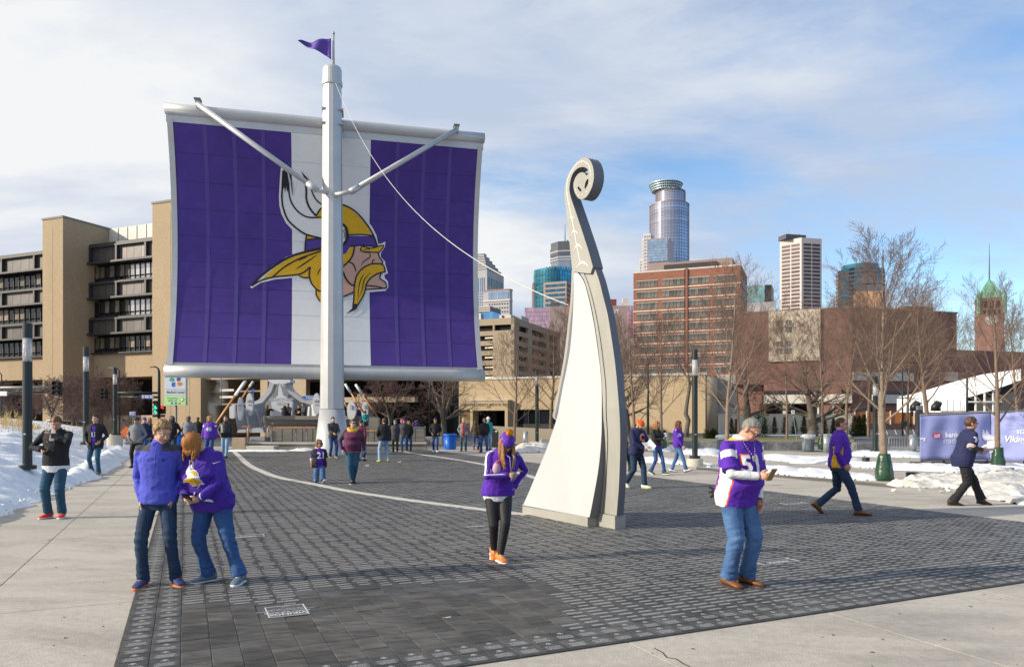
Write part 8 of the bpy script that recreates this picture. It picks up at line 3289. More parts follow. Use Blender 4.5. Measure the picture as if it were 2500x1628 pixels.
  for k in range(int((y1 - y0) / step)):
   bmesh.ops.bisect_plane(bm, geom=bm.verts[:] + bm.edges[:] + bm.faces[:], plane_co=(0, y0 + (k + 1) * step, 0), plane_no=(0, 1, 0), dist=1e-6)
  bm.verts.index_update()
  base = s.T((0, 0, s.top(cz)))
  pos, bad = [], set()
  for i, v in enumerate(bm.verts):
   o = base + ax * (cx + v.co.x) + Vector((0, 0, v.co.y)) - d * .6
   hit = s.bvh.ray_cast(o, d)
   if hit[0] is None:
    bad.add(i)
    pos.append(o + d * .5)
   else:
    pos.append(hit[0] - d * off)
  fs = []
  for f in bm.faces:
   ix = [v.index for v in f.verts]
   if not bad.intersection(ix):
    fs.append(tuple(ix))
  bm.free()
  if not fs:
   return None
  return s.out(name, [tuple(p) for p in pos], fs, [m], None, parent or s.topo, False)
 def number(s, tx, cx, cz, size, m, m2=None, yaw=0.0, name='jersey_number', bold=True):
  if m2:
   vs, fs = text_geo(tx, 1.0, True)
   cu = [(x * 1.0, y) for x, y in vs]
   for dx, dy in ((.035, 0), (-.035, 0), (0, .035), (0, -.035)):
    pass
   s.decal(name, ([(x * 1.10, y * 1.12) for x, y in vs], fs), cx, cz, size, m2, yaw, .005)
  return s.decal(name, text_geo(tx, 1.0, bold), cx, cz, size, m, yaw, .010)
 def phone(s, sd, m=M_sig, label='black phone', size=(.072, .145, .009), pitch=40, cat='phone', name='phone', off=(0, .06, .02)):
  j = s.J[sd]
  c = j['wr'] + Vector((sd * off[0], -off[1], off[2])) * s.H / 1.75
  d = s.M @ c
  t = MB()
  R = (Matrix.Rotation(s.yaw, 3, 'Z') @ Matrix.Rotation(math.radians(-pitch), 3, 'X'))
  t.box(d, size, m, M=R)
  o = t.build(name)
  o.modifiers.new('soft', 'BEVEL').width = .002
  tag(o, label, cat)
  return o
ARMS = {'down': (.150, .02, .475), 'pocket': (.092, .03, .505), 'hip': (.14, .10, .56), 'phone': (.05, .175, .665), 'low': (.05, .17, .575), 'coat': (.108, .07, .55), 'back': (.14, -.16, .50), 'swing': (.13, .14, .50), 'face': (.05, .11, .83)}
def stance(p, kind):
 if kind == 'stand':
  p.feet = {1: ((.062, .0, 0), 12, 0), -1: ((.062, .012, 0), 12, 0)}
 elif kind == 'wide':
  p.feet = {1: ((.10, .02, 0), 18, 0), -1: ((.09, -.01, 0), 12, 0)}
 elif kind == 'walk':
  p.feet = {1: ((.045, .13, .0), 6, -8), -1: ((.045, -.13, .022), 6, 24)}
 elif kind == 'walk2':
  p.feet = {-1: ((.045, .13, .0), 6, -8), 1: ((.045, -.13, .022), 6, 24)}
 elif kind == 'step':
  p.feet = {1: ((.050, .06, .0), 8, 0), -1: ((.050, -.07, .01), 8, 12)}
def height(v, vt, Y=None):
 Y = Y or FPX * EYE / (v - HV)
 return (v - vt) * Y / FPX
#  the man on the left looking at his phone
p = Person('man in a black jacket and red shoes, hand at his mouth, looking at a phone', 137, 1264, 1.83, 6, M_skin2, .011)
stance(p, 'stand')
p.feet = {1: ((.06, .01, 0), 14, 0), -1: ((.072, .0, 0), 14, 0)}
p.hp, p.hy, p.side = 32, 12, 2
p.hands = {1: (.028, .135, .790), -1: (.055, .155, .655)}
p.hint = {1: (1, -.1, -.35), -1: (1, -.2, -.4)}
p.hdir = {1: (-.5, .1, .6, 50), -1: (-.6, .6, .15, 40)}
p.sh, p.fat, p.belly = 1.08, 1.04, .3
p.pose().body()
p.shirttail(CL['white'], .438, .50, .030)
p.topwear('jacket', CL['black'], hem=.475, grow=.036, ar=(.074, .064, .052), rule=lambda q, a, t, z: CL['lightgrey'] if (not a and abs(q.x + .0) < .035 and q.y < 0 and z > .735) else CL['black'], collar=True, wr=.010)
p.decal('jacket_badge', text_geo('H', 1, True), -.085, .725, .035, CL['gold'])
p.trousers(CL['denim_teal'], rad=(.102, .076, .066, .07))
p.shoes(CL['shoe_red'], CL['white'])
p.hairshell(HR['redbrown'], .045, -.06, 1.09, .0)
p.brows(HR['redbrown'])
p.phone(-1, label='black phone in the hand of the man in the black jacket', off=(-.55 * .13, .10, .03))
#  the man in the open black coat
p = Person('man in an open black coat over a purple jersey walking along the snow edge', 233, 1160, 1.90, 4, M_skin, .012)
stance(p, 'step')
p.feet = {1: ((.075, .05, .0), 14, -4), -1: ((.08, -.05, .01), 14, 8)}
p.hands = {1: ARMS['coat'], -1: ARMS['coat']}
p.sh = 1.1
p.pose().body()
p.topwear('jersey', CL['purple'], hem=.50, grow=.02, sleeve=.1)
p.number('21', .0, .665, .20, CL['white'], CL['gold'])
p.topwear('coat', CL['black'], hem=.43, grow=.038, ar=(.074, .064, .056), rule=lambda q, a, t, z: CL['black'], wr=.010, flare=1.15)
o = p.topo
bm = bmesh.new()
bm.from_mesh(o.data)
inv = p.M.inverted()
kill = []
for f in bm.faces:
 c = inv @ f.calc_center_median()
 if abs(c.x) < .052 + .05 * max(0, (c.z - 1.0) * .3) and c.y < -.02 and c.z < 1.53:
  kill.append(f)
bmesh.ops.delete(bm, geom=kill, context='FACES')
bm.to_mesh(o.data)
bm.free()
o.modifiers.new('thick', 'SOLIDIFY').thickness = .008
p.trousers(CL['denim_teal'])
p.shoes(CL['shoe_brown'], CL['shoe_white'])
p.hairshell(HR['dark'], .045, -.06, 1.09, .0)
p.brows(HR['dark'])
#  the boy
p = Person('teenage boy in a blue pullover with grey shoulders, hands in his jeans pockets', 388, 1429, 1.745, 8, M_skin, .0095)
p.feet = {1: ((.098, .005, 0), 34, 0), -1: ((.082, .02, 0), 4, 0)}
p.hp, p.hy = 27, 44
p.hands = {1: (.084, .025, .512), -1: (.086, .03, .505)}
p.hint = {1: (.75, -1, -.1), -1: (.75, -1, -.1)}
p.hdir = {1: (-.15, .25, -1, 15), -1: (-.15, .25, -1, 15)}
p.sh, p.fat = 1.04, .97
p.pose().body()
roy, cha = CL['royal'], CL['charcoal']
p.topwear('pullover', roy, hem=.485, grow=.034, ar=(.070, .060, .048), collar=True, wr=.011,
   rule=lambda q, a, t, z: cha if ((z > .795 and not a and abs(q.x) > .055) or (a and t < .28 and z > .775)) else roy)
mb = MB()
vs = [(-.003, -.11), (.003, -.11), (.003, .11), (-.003, .11)]
p.decal('zip', (vs, [(0, 1, 2, 3)]), .015, .765, 1.0, CL['black'], 0)
p.decal('chest_mark', text_geo('b', 1, True), .085, .745, .05, CL['navy'])
p.trousers(CL['denim_dark'], rad=(.090, .066, .058, .066))
p.shoes(CL['shoe_navy'], CL['shoe_orange'])
p.hairshell(HR['sandy'], .05, -.055, 1.13, -.005, noise_=.012, topk=1.06)
p.strands(HR['sandy'], 60, .0, 4, .0, r=.010, wave=0, name='hair') if False else None
p.brows(HR['sandy'])
#  the woman with the phone
p = Person('woman with ginger bobbed hair in a purple hoodie typing on a phone', 548, 1421, 1.67, -12, M_skin, .0095)
p.root = Vector((-.14, 0, -.01))
p.feet = {1: ((.100 + .0, .02, 0), 26, 0), -1: ((.072, .0, 0), -30, 0)}
p.feet = {1: ((.130, .03, 0), 12, 0), -1: ((.100, .015, 0), 30, 0)}
p.lean, p.side, p.hp, p.hy = 14, -6, 44, -14
p.hands = {1: (.040, .190, .548), -1: (.050, .190, .556)}
p.hint = {1: (1, -.3, -.25), -1: (1, -.5, -.3)}
p.hdir = {1: (-.75, .45, -.25, 45), -1: (-.35, .6, -.4, 45)}
p.fat, p.bust, p.belly, p.hipw, p.sh = 1.2, 1.1, .6, 1.06, 1.02
p.pose().body()
pu = CL['deeppurple']
p.topwear('hoodie', pu, hem=.455, grow=.036, ar=(.078, .064, .052), hood=True, wr=.012, flare=1.05)
sp2 = [(x.x / 1100 - .68, -(x.y / 1100) + .68) for x in EMB[0][1][0]]
s_ = .40
def emb(p, cx, cz, size, yaw=0.0):
 for m, pts, off in ((M_banw, EMB[0][1][0], .006), (CL['gold'], [Vector(q + (0,)) for q in ((155, 1155), (420, 950), (760, 850), (1030, 830), (1250, 1003), (1388, 1072), (1192, 1225), (1112, 1405), (1050, 1470), (1080, 1250), (860, 1250), (740, 1375), (640, 1140), (450, 1112))], .010),
      (CL['gold'], [Vector(q + (0,)) for q in ((700, 525), (860, 402), (1050, 455), (1240, 680), (1258, 715), (1020, 705), (860, 560))], .010)):
  q = [((v.x - 730) / 1460, -(v.y - 770) / 1460) for v in pts]
  tri = tessellate_polygon([[Vector((x, y, 0)) for x, y in q]])
  p.decal('chest_emblem', (q, [tuple(t) for t in tri]), cx, cz, size, m, yaw, off)
emb(p, .02, .69, .25, -8)
p.decal('sleeve_tick', ([(-.5, 0), (-.3, -.2), (.6, .28), (-.28, -.05)], [(0, 1, 2, 3)]), .215, .775, .075, CL['white'])
for sx in (-.09, .105):
 sg = 1 if sx > 0 else -1
 p.decal('pocket_trim', ([(-.006, -.055), (.006, -.055), (.006 - sg * .05, .055), (-.006 - sg * .05, .055)], [(0, 1, 2, 3)]), sx + .02, .555, 1.0, CL['white'])
mb = MB()
for dx in (-.018, .018):
 a, b = p.T((dx, -.175, p.top(.82))), p.T((dx, -.20, p.top(.735)))
 mb.tube([a, a.lerp(b, .5) + Vector((0, -.012, 0)), b], .0045, CL['lightgrey'], 5)
stuff(p.outmb('drawstrings', mb))
p.trousers(CL['denim_mid'], rad=(.104, .070, .060, .078))
p.shoes(CL['shoe_grey'], CL['white'])
p.hairshell(HR['ginger'], .03, -.10, 1.14, -.10)
p.strands(HR['ginger'], 230, .150, 7, bang=.060, r=.012, spread=1.14)
p.phone(-1, label='black phone in both hands of the woman in the purple hoodie', off=(-.6 * .12, .09, .01))
#  walking woman in the knit hat
p = Person('walking woman in purple track jacket, black leggings and a knit hat with gold pompom', 1216, 1368, 1.64, 14, M_skin4, .0095)
p.feet = {1: ((.0, .07, 0), 6, 0), -1: ((.016, -.075, .02), 10, 18)}
p.root = Vector((.0, 0, -.005))
p.lean, p.hp, p.hy, p.side = 19, 34, 6, 4
p.hands = {1: (.115, .02, .545), -1: (-.030, .20, .648)}
p.hint = {1: (1, -.6, -.1), -1: (1, -.15, -.35)}
p.hdir = {1: (-.4, .3, -.6, 40), -1: (-.6, .35, .25, 60)}
p.fat, p.bust, p.hipw, p.sh = 1.06, .8, 1.04, .98
p.pose().body()
p.topwear('undershirt', CL['white'], hem=.445, grow=.020, sleeve=.1, flare=1.03)
p.topwear('track_jacket', CL['purple'], hem=.485, grow=.034, ar=(.070, .058, .048), collar=True, wr=.010, flare=1.02)
armstripe = []
for sd in (1, -1):
 j = p.J[sd]
 pts = [j['sho'].lerp(p.nb, .35) + Vector((0, 0, .02))] + [j['sho'].lerp(j['el'], t) for t in (.1, .5, 1)] + [j['el'].lerp(j['wr'], t) for t in (.3, .65, .97)]
 mbs = MB()
 prev = None
 fine = smooth_loop([(0, 0)], False) if False else None
 P3 = []
 for a, b in zip(pts[:-1], pts[1:]):
  for t in (0, .25, .5, .75):
   P3.append(a.lerp(b, t))
 P3.append(pts[-1])
 row = []
 for q in P3:
  d = Vector((sd * .85, -.45, .25)).normalized()
  w = Vector((-d.y * sd, d.x * sd, 0)).normalized() * .016
  r = []
  for k in (-1, 1):
   o_ = q + w * k + d * .25
   h = p.bvh.ray_cast(o_, -d)
   r.append((h[0] + d * .006) if h[0] is not None else q + d * .06)
  row.append(r)
 for (a, b), (c, d_) in zip(row[:-1], row[1:]):
  mbs.add([a, b, d_, c], [(0, 1, 2, 3)], CL['white'])
 p.outmb('sleeve_stripe', mbs, parent=p.topo)
p.trousers(CL['charcoal'] if False else mat('leggings', (.016, .016, .018), .6, var=.1), 'leggings', rad=(.110, .062, .053, .041), wr=.001, rings=0)
p.shoes(CL['shoe_orange'], CL['white'])
p.strands(HR['honey'], 150, .30, 9, bang=0, r=.011, spread=1.05, wave=.012)
p.beanie(cloth('knit_purple', (.12, .03, .42), bump=.9), None, cloth('pom_gold', (.75, .36, .01)), low=.022)
p.number('V', .0, .86, .03, CL['gold'])
mb = MB()
c = p.J[-1]['wr'] + Vector((.02, -.05, .03))
mb.tube([p.nb + Vector((-.06, -.06, 0)), c + Vector((-.02, -.02, .18)), c], .004, CL['lightgrey'], 5)
mb.tube([p.nb + Vector((.06, -.06, 0)), c + Vector((.03, -.02, .18)), c], .004, CL['lightgrey'], 5)
mb.box(c + Vector((.01, -.04, -.05)), (.045, .006, .085), CL['grey'])
stuff(p.outmb('lanyard', mb))
mb = MB()
c = p.J[-1]['el'].lerp(p.J[-1]['sho'], .45) + Vector((.085, -.06, -.03))
ell(mb, c, (.055, .04, .085), mat('floral_purse', (.42, .34, .50), .6, col2=(.55, .30, .32), scale=40), 12)
mb.tube([c + Vector((-.02, -.02, .08)), c + Vector((.02, -.03, .11)), c + Vector((.05, -.02, .06))], .008, CL['orange'], 6)
o = p.outmb('purse', mb)
o.parent = None
o.matrix_parent_inverse = Matrix.Identity(4)
tag(o, 'small floral purse tucked under the arm of the woman in the knit hat', 'purse')
#  man in the 51 jersey
p = Person('grey-haired man in sunglasses, purple 51 jersey over white sleeves, reading a phone', 1797, 1429, 1.80, 27, M_skin2, .0095)
p.feet = {1: ((.060, .02, 0), 16, 0), -1: ((.060, .0, 0), 4, 0)}
p.lean, p.hp, p.hy = 9, 38, 24
p.hands = {1: (.115, .06, .498), -1: (.020, .195, .640)}
p.hint = {1: (1, -.7, -.1), -1: (1, -.35, -.35)}
p.hdir = {1: (-.1, .2, -1, 20), -1: (-.35, .85, .05, 35)}
p.fat, p.belly, p.sh, p.bust = 1.10, .8, 1.06, .3
p.pose().body()
p.topwear('white_sleeves', CL['white'], hem=.60, grow=.020, ar=(.064, .058, .048), wr=.008, neck=.862)
pp = CL['purple']
def jz(q, a, t, z):
 if a:
  if .22 < t < .48:
   return CL['white']
  return pp
 if abs(q.x) > .207 and z < .68:
  return CL['white']
 if abs(q.x) > .199 and z < .68:
  return CL['orange']
 if z > .832:
  return CL['gold']
 return pp
p.topwear('jersey', pp, hem=.455, grow=.044, sleeve=-.12, ar=(.082, .090, .084), rule=jz, wr=.010, flare=1.05)
p.number('51', -.035, .70, .24, CL['white'], CL['orange'])
p.number('51', -.02, .815, .09, CL['white'], yaw=-72) if False else None
mb = MB()
for sd in (1, -1):
 for k in range(15):
  t = k / 14
  q = p.T((sd * (.075 * (1 - t) ** .8), -.11 - .09 * t, p.top(.845 - .085 * t)))
  h = p.bvh.ray_cast(q + Vector((0, -.3, 0)), Vector((0, 1, 0)))
  if h[0] is not None:
   q = h[0] + Vector((0, -.006, 0))
  ell(mb, q, (.0062,) * 3, CL['lightgrey'] if k % 2 else CL['purple'], 6)
q = p.T((0, -.20, p.top(.752)))
h = p.bvh.ray_cast(q + Vector((0, -.3, 0)), Vector((0, 1, 0)))
if h[0] is not None:
 ell(mb, h[0] + Vector((0, -.008, 0)), (.03, .006, .03), CL['lightgrey'], 12)
stuff(p.outmb('bead_necklace', mb))
p.trousers(CL['denim'], rad=(.104, .080, .070, .082), wr=.010)
p.shoes(CL['shoe_brown'], CL['brown'])
p.hairshell(HR['grey'], .062, -.05, 1.025, .012, noise_=.005, topk=1.0)
p.sunglasses()
p.phone(-1, label='gold phone in the hand of the grey-haired man', m=mat('gold_phone', (.35, .25, .12), .3, metal=.6), off=(-.3 * .1, .13, .02), pitch=55)
mb = MB()
b = p.root + Vector((-.115, .115, p.zh + .04))
for k, (dx, dz, L) in enumerate(((-.05, .03, .07), (-.055, -.01, .08), (-.035, -.05, .085), (.0, -.06, .07), (.02, -.05, .06))):
 mb.tube([b, b + Vector((dx * .6, .05, dz * .5)), b + Vector((dx * 1.4, .05 + L * .4, dz * 1.4))], [.022, .017, .011], CL['black'], 7)
ell(mb, b + Vector((0, .02, 0)), (.035, .035, .045), CL['black'], 10)
o = p.outmb('glove', mb)
o.parent = None
o.matrix_parent_inverse = Matrix.Identity(4)
tag(o, 'black glove hanging from the back pocket of the man in brown shoes', 'glove')
j = p.J[1]
mb = MB()
d = (j['wr'] - j['el']).normalized()
mb.tube([j['wr'] - d * .02, j['wr'] + d * .012], .036, M_sig, 12)
p.outmb('wrist_watch', mb)
#  man in the purple pullover
p = Person('balding man in glasses walking in a purple pullover with gold side panels', 2046, 1257, 1.80, 74, M_skin2, .011)
p.feet = {1: ((.045, -.165, .045), 4, 40), -1: ((.045, .185, 0), 4, -4)}
p.feet = {-1: ((.045, .185, 0), 6, -2), 1: ((.045, -.185, .05), 4, 42)}
p.root = Vector((0, 0, -.02))
p.lean, p.hy, p.hp = 4, 4, 2
p.hands = {1: (.10, .08, .53), -1: (.108, .045, .52)}
p.hint = {1: (1, -.7, -.1), -1: (.8, -1, -.1)}
p.hdir = {1: (-.2, .4, -.8, 20), -1: (-.2, .5, -.8, 20)}
p.belly, p.sh, p.fat = .5, 1.08, 1.04
p.pose().body()
p.topwear('pullover', pp, hem=.485, grow=.036, ar=(.074, .062, .050), collar=True, wr=.010,
   rule=lambda q, a, t, z: CL['gold'] if (not a and abs(q.x) > .135 and z < .70 and q.y > -.06) else (CL['gold'] if (not a and abs(q.x) > .13 and z < .53) else pp))
emb(p, .06, .745, .09)
p.decal('zip', ([(-.003, -.06), (.003, -.06), (.003, .06), (-.003, .06)], [(0, 1, 2, 3)]), 0, .80, 1.0, CL['lightgrey'])
p.trousers(CL['denim_dark'], rad=(.096, .072, .062, .070), wr=.010)
p.shoes(CL['shoe_brown'], CL['brown'])
p.hairshell(HR['brown'], .085, -.06, 1.03, .005, topk=1.0, noise_=.002)
p.sunglasses(clear=True)
p.brows(HR['brown'])
#  man striding in the navy jersey
p = Person('dark-haired man in a navy jersey and black trousers striding past the banner', 2362, 1233, 1.86, 84, M_skin2, .011)
p.feet = {-1: ((.04, -.185, .012), 4, 10), 1: ((.04, .185, 0.02), 4, -6)}
p.feet = {-1: ((.04, -.17, .0), 4, 6), 1: ((.04, .165, .008), 4, 10)}
p.root = Vector((0, .10, -.05))
p.lean, p.hp, p.hy = 15, -4, -2
p.hands = {1: (.10, .20, .60), -1: (.12, .15, .635)}
p.hint = {1: (.5, -1, -.3), -1: (.5, -1, -.5)}
p.hdir = {1: (-.1, .9, -.1, 60), -1: (-.2, .95, -.25, 40)}
p.sh, p.fat, p.belly = 1.08, 1.06, .4
p.pose().body()
nv = CL['navy']
p.topwear('undershirt', CL['charcoal'], hem=.6, grow=.018, ar=(.058, .052, .046), neck=.862)
p.topwear('jersey', nv, hem=.445, grow=.040, sleeve=-.05, ar=(.082, .080, .07), wr=.010, flare=1.12,
   rule=lambda q, a, t, z: CL['white'] if (a and (.78 < t < .84 or .90 < t < .96)) else (CL['orange'] if (a and .84 <= t <= .90) else nv))
p.number('34', -.03, .745, .14, CL['white'], yaw=-80, name='sleeve_number')
p.number('34', .0, .69, .22, CL['white'], CL['orange'])
p.trousers(CL['black'], rad=(.100, .078, .068, .082), wr=.010)
p.shoes(CL['shoe_dark'], CL['brown'])
p.hairshell(HR['brown'], .04, -.08, 1.15, -.03, noise_=.014)
p.sunglasses(clear=True)
#  three near the sculpture
p = Person('man in an orange knit hat and navy hoodie reading a white leaflet', 1553, 1192, 1.76, 38, M_skin, .012)
p.feet = {1: ((.045, .12, .0), 8, -6), -1: ((.045, -.15, .04), 8, 34)}
p.lean, p.hp, p.hy = 6, 28, 6
p.hands = {1: (.03, .19, .60), -1: (.045, .185, .575)}
p.hint = {1: (1, -.4, -.3), -1: (1, -.4, -.4)}
p.hdir = {1: (-.3, .8, .1, 40), -1: (-.3, .8, .1, 40)}
p.sh, p.fat, p.belly = 1.12, 1.08, .4
p.pose().body()
p.topwear('hoodie', nv, hem=.475, grow=.038, ar=(.076, .066, .052), hood=True, wr=.010)
p.number('C', .0, .72, .23, CL['orange'], CL['white'])
p.trousers(CL['denim_dark'], rad=(.098, .074, .064, .070))
p.shoes(CL['shoe_white'], CL['lime'])
p.beanie(CL['orange'], low=.03, tall=.9)
p.beard(HR['brown'])
mb = MB()
c = p.J[-1]['wr'] + Vector((.02, -.14, .05))
R_ = Matrix.Rotation(.7, 3, 'X')
mb.box(c, (.22, .30, .008), M_swh, M=R_)
mb.box(c + Vector((.10, .0, .04)), (.008, .26, .16), M_swh, M=R_)
mb.box(c + R_ @ Vector((0, -.04, .006)), (.15, .03, .004), CL['grey'], M=R_)
o = p.outmb('leaflet', mb, False)
o.parent = None
o.matrix_parent_inverse = Matrix.Identity(4)
tag(o, 'folded white leaflet held by the man in the orange hat', 'leaflet')
p = Person('long-haired woman in a black jacket holding a phone beside the orange-hatted man', 1603, 1158, 1.70, 40, M_skin, .013)
p.feet = {1: ((.04, .15, .0), 4, -4), -1: ((.04, -.10, .02), 4, 20)}
p.hands = {1: (.05, .16, .66), -1: (.05, .19, .66)}
p.hdir = {1: (-.3, .8, .1, 40), -1: (-.3, .8, .1, 40)}
p.bust = .7
p.pose().body()
p.topwear('jacket', CL['black'], hem=.50, grow=.030, ar=(.066, .055, .046), wr=.009, rule=lambda q, a, t, z: CL['purple'] if (z < .535 and not a) else CL['black'])
p.trousers(CL['denim_mid'], rad=(.088, .062, .054, .068))
p.shoes(CL['green'], CL['white'])
p.hairshell(HR['honey'], .04, -.1, 1.12, -.06)
p.strands(HR['honey'], 80, .27, 19, r=.013, spread=1.02, back_only=False)
p.phone(-1, label='dark phone held by the woman in the black jacket')
p = Person('woman with long auburn hair in a purple top with white lettering, walking in jeans', 1655, 1153, 1.71, 62, M_skin, .013)
p.feet = {1: ((.04, -.14, .0), 6, 4), -1: ((.04, .17, .012), 6, -18)}
p.hands = {1: (.13, -.06, .50), -1: (.11, .12, .51)}
p.hp, p.bust, p.fat, p.belly = 12, .9, 1.05, .3
p.pose().body()
p.topwear('sweatshirt', CL['purple'], hem=.485, grow=.032, ar=(.068, .058, .048), wr=.010)
p.number('VIK', -.085, .73, .07, CL['white'], yaw=-40, name='shoulder_lettering')
p.number('ING', -.085, .70, .07, CL['white'], yaw=-40, name='shoulder_lettering')
p.decal('chest_lettering', text_geo('VIKINGS', 1, True), .02, .735, .05, CL['gold'])
p.trousers(CL['denim'], rad=(.092, .066, .056, .076))
p.shoes(CL['shoe_white'], CL['maroon'])
p.hairshell(HR['auburn'], .035, -.1, 1.14, -.08)
p.strands(HR['auburn'], 90, .27, 29, r=.014, spread=1.12)
p = Person('person in a maroon sleeve almost hidden behind the right side of the sculpture', 1521, 1150, 1.74, 60, M_skin, .018)
stance(p, 'walk')
p.pose().body()
p.topwear('jacket', CL['maroon'], hem=.47, grow=.03)
p.trousers(CL['black'])
p.shoes(CL['shoe_dark'], CL['shoe_dark'])
p.hairshell(HR['dark'])
#  short woman and the woman with the scarf
p = Person('short woman in sunglasses, black vest over a purple jersey, stepping forward', 779, 1180, 1.29, 22, M_skin, .011)
p.hs, p.legk = 1.36, .78
p.feet = {1: ((.06, .20, .03), 10, -26), -1: ((.055, -.02, 0), 14, 0)}
p.hands = {1: (.16, .03, .52), -1: (.165, .02, .50)}
p.fat, p.bust, p.belly, p.sh = 1.3, .6, .5, 1.18
p.pose().body()
p.topwear('jersey', CL['purple'], hem=.47, grow=.022, sleeve=.55, ar=(.080, .074, .064), rule=lambda q, a, t, z: CL['gold'] if (a and 1.28 < t < 1.42) else (CL['white'] if (a and (1.14 < t < 1.28 or t > 1.42)) else CL['purple']))
p.number('21', .03, .70, .23, CL['white'])
to = p.topo
p.topwear('vest', CL['black'], hem=.44, grow=.036, sleeve=-.92, ar=(.075, .07, .06), wr=.012, flare=1.06)
o = p.topo
bm = bmesh.new()
bm.from_mesh(o.data)
inv = p.M.inverted()
kill = [f for f in bm.faces if -.075 < (inv @ f.calc_center_median()).x < .105 and (inv @ f.calc_center_median()).y < -.03]
bmesh.ops.delete(bm, geom=kill, context='FACES')
bm.to_mesh(o.data)
bm.free()
o.modifiers.new('thick', 'SOLIDIFY').thickness = .012
p.trousers(CL['denim_light'] if False else CL['denim'], rad=(.105, .085, .078, .085))
p.shoes(CL['black'], CL['white'])
p.hairshell(HR['sandy'], .045, -.1, 1.10, -.08)
p.strands(HR['sandy'], 70, .13, 5, r=.012, spread=1.02)
p.sunglasses()
p = Person('woman in sunglasses, maroon sweater and thick mustard scarf, walking', 861, 1181, 1.76, 12, M_skin, .012)
p.feet = {1: ((.005, -.04, .01), 16, 12), -1: ((.010, .06, .0), 8, 0)}
p.hands = {1: (.165, .04, .50), -1: (.155, .05, .52)}
p.hint = {1: (1, -.3, -.1), -1: (1, -.5, -.1)}
p.hp, p.hy = 2, 22
p.fat, p.bust, p.belly, p.hipw = 1.22, 1.1, .7, 1.0
p.pose().body()
p.topwear('sweater', CL['maroon'], hem=.485, grow=.026, ar=(.080, .066, .050), wr=.007, rule=lambda q, a, t, z: CL['mustard'] if (z < .492 and not a) else (CL['brown'] if (a and .1 < t < .9) else cloth('plum', (.105, .02, .065))))
mb = MB()
e = p.H / 1.75
for k in range(26):
 a = 2 * PI * k / 26
 ell(mb, p.nb + Vector((math.cos(a) * .105, math.sin(a) * .098 - .03, -.02 - .05 * max(0, -math.sin(a)))) * e, (.050 * e, .050 * e, .066 * e), CL['mustard'], 8)
co, no, fs = remesh(mb, .012, 3)
co = p.wrinkle(co, no, .012, (18, 18, 30))
p.out('scarf', [tuple(c) for c in co], fs, [CL['mustard']])
p.trousers(CL['denim_teal'], rad=(.108, .074, .062, .052), wr=.004)
p.shoes(CL['black'], CL['white'])
p.hairshell(HR['brown'], .05, -.07, 1.07, -.03)
p.sunglasses()
p.phone(1, label='dark phone in the lowered hand of the woman with the mustard scarf', off=(0, .03, -.10), pitch=80)
#  the people further off
def far(label, u, v, vt, yaw, top, legs, shoe, hair=('short', 'brown'), arms=('pocket', 'pocket'), kind='stand', skin=M_skin, hem=.48, grow=.032, vox=.022, Y=None, z0=0.0, hp=0, hy=0, fat=1.0, bust=0.0, belly=0.2, lean=0, boot=0, hint=None, rule=None, under=None, group=None, H=None, flare=1.0, hood=False, dirs=None):
 Yd = Y or FPX * EYE / (v - HV)
 h = H or height(v, vt, Yd)
 h = min(max(h, .9), 1.92)
 p = Person(label, u, v, h, yaw, skin, vox, Y=Yd, z0=z0, group=group)
 stance(p, kind)
 for sd, a in zip((1, -1), arms):
  p.hands[sd] = ARMS[a] if isinstance(a, str) else a
 if hint:
  p.hint = {1: hint, -1: hint}
 if dirs:
  p.hdir = {1: dirs, -1: dirs}
 p.hp, p.hy, p.fat, p.bust, p.belly, p.lean = hp, hy, fat, bust, belly, lean
 p.sh = 1.06 if bust == 0 else .98
 p.pose().body()
 if under:
  p.topwear('undershirt', under, hem=hem - .03, grow=.02, sleeve=.1)
 p.topwear('jacket' if hem > .40 else 'coat', top, hem=hem, grow=grow, ar=(.072, .062, .050), wr=.009, collar=not hood, hood=hood, rule=rule, flare=flare)
 p.trousers(legs, rad=(.094, .070, .060, .066))
 p.shoes(shoe, CL['shoe_dark'] if shoe is not CL['shoe_white'] else CL['white'], boot)
 k, c = hair
 if k == 'short':
  p.hairshell(HR[c], .045, -.06, 1.09, .0)
 elif k == 'long':
  p.hairshell(HR[c], .04, -.1, 1.12, -.07)
  p.strands(HR[c], 50, .24, int(u), r=.016, spread=1.04)
 elif k == 'beanie':
  p.beanie(c[0], c[1] if len(c) > 1 else None, c[2] if len(c) > 2 else None, low=.025)
 elif k == 'beanie_long':
  p.strands(HR[c[-1]], 45, .25, int(u), r=.016)
  p.beanie(c[0], None, c[1], low=.03)
 elif k == 'cap':
  p.hairshell(HR['brown'], .03, -.06, 1.06, -.01)
  p.cap(CL[c])
 elif k == 'cowboy':
  p.hairshell(HR['dark'], .03, -.06, 1.06, -.01)
  p.cowboy(CL[c])
 elif k == 'hood':
  p.hairshell(CL[c], .055, -.14, 1.26, -.13, 'hood', noise_=.002)
 return p
W = 'walkers on the far side of the plaza'
far('man in a grey zip jacket and dark knit cap, hands in pockets, near the snow', 333, 1141, 1017, 5, CL['grey'], CL['black'], CL['shoe_dark'], ('beanie', (CL['charcoal'],)), ('coat', 'coat'), skin=M_skin4, group=W, vox=.018)
far('person in a purple cap half hidden by the grey-jacketed man', 353, 1120, 1018, 20, CL['navy'], CL['denim_mid'], CL['shoe_dark'], ('cap', 'purple'), group=W)
far('fair-haired woman in a dark jacket beside the purple cap', 364, 1118, 1018, -10, CL['charcoal'], CL['denim_mid'], CL['shoe_dark'], ('long', 'blond'), bust=.6, group=W)
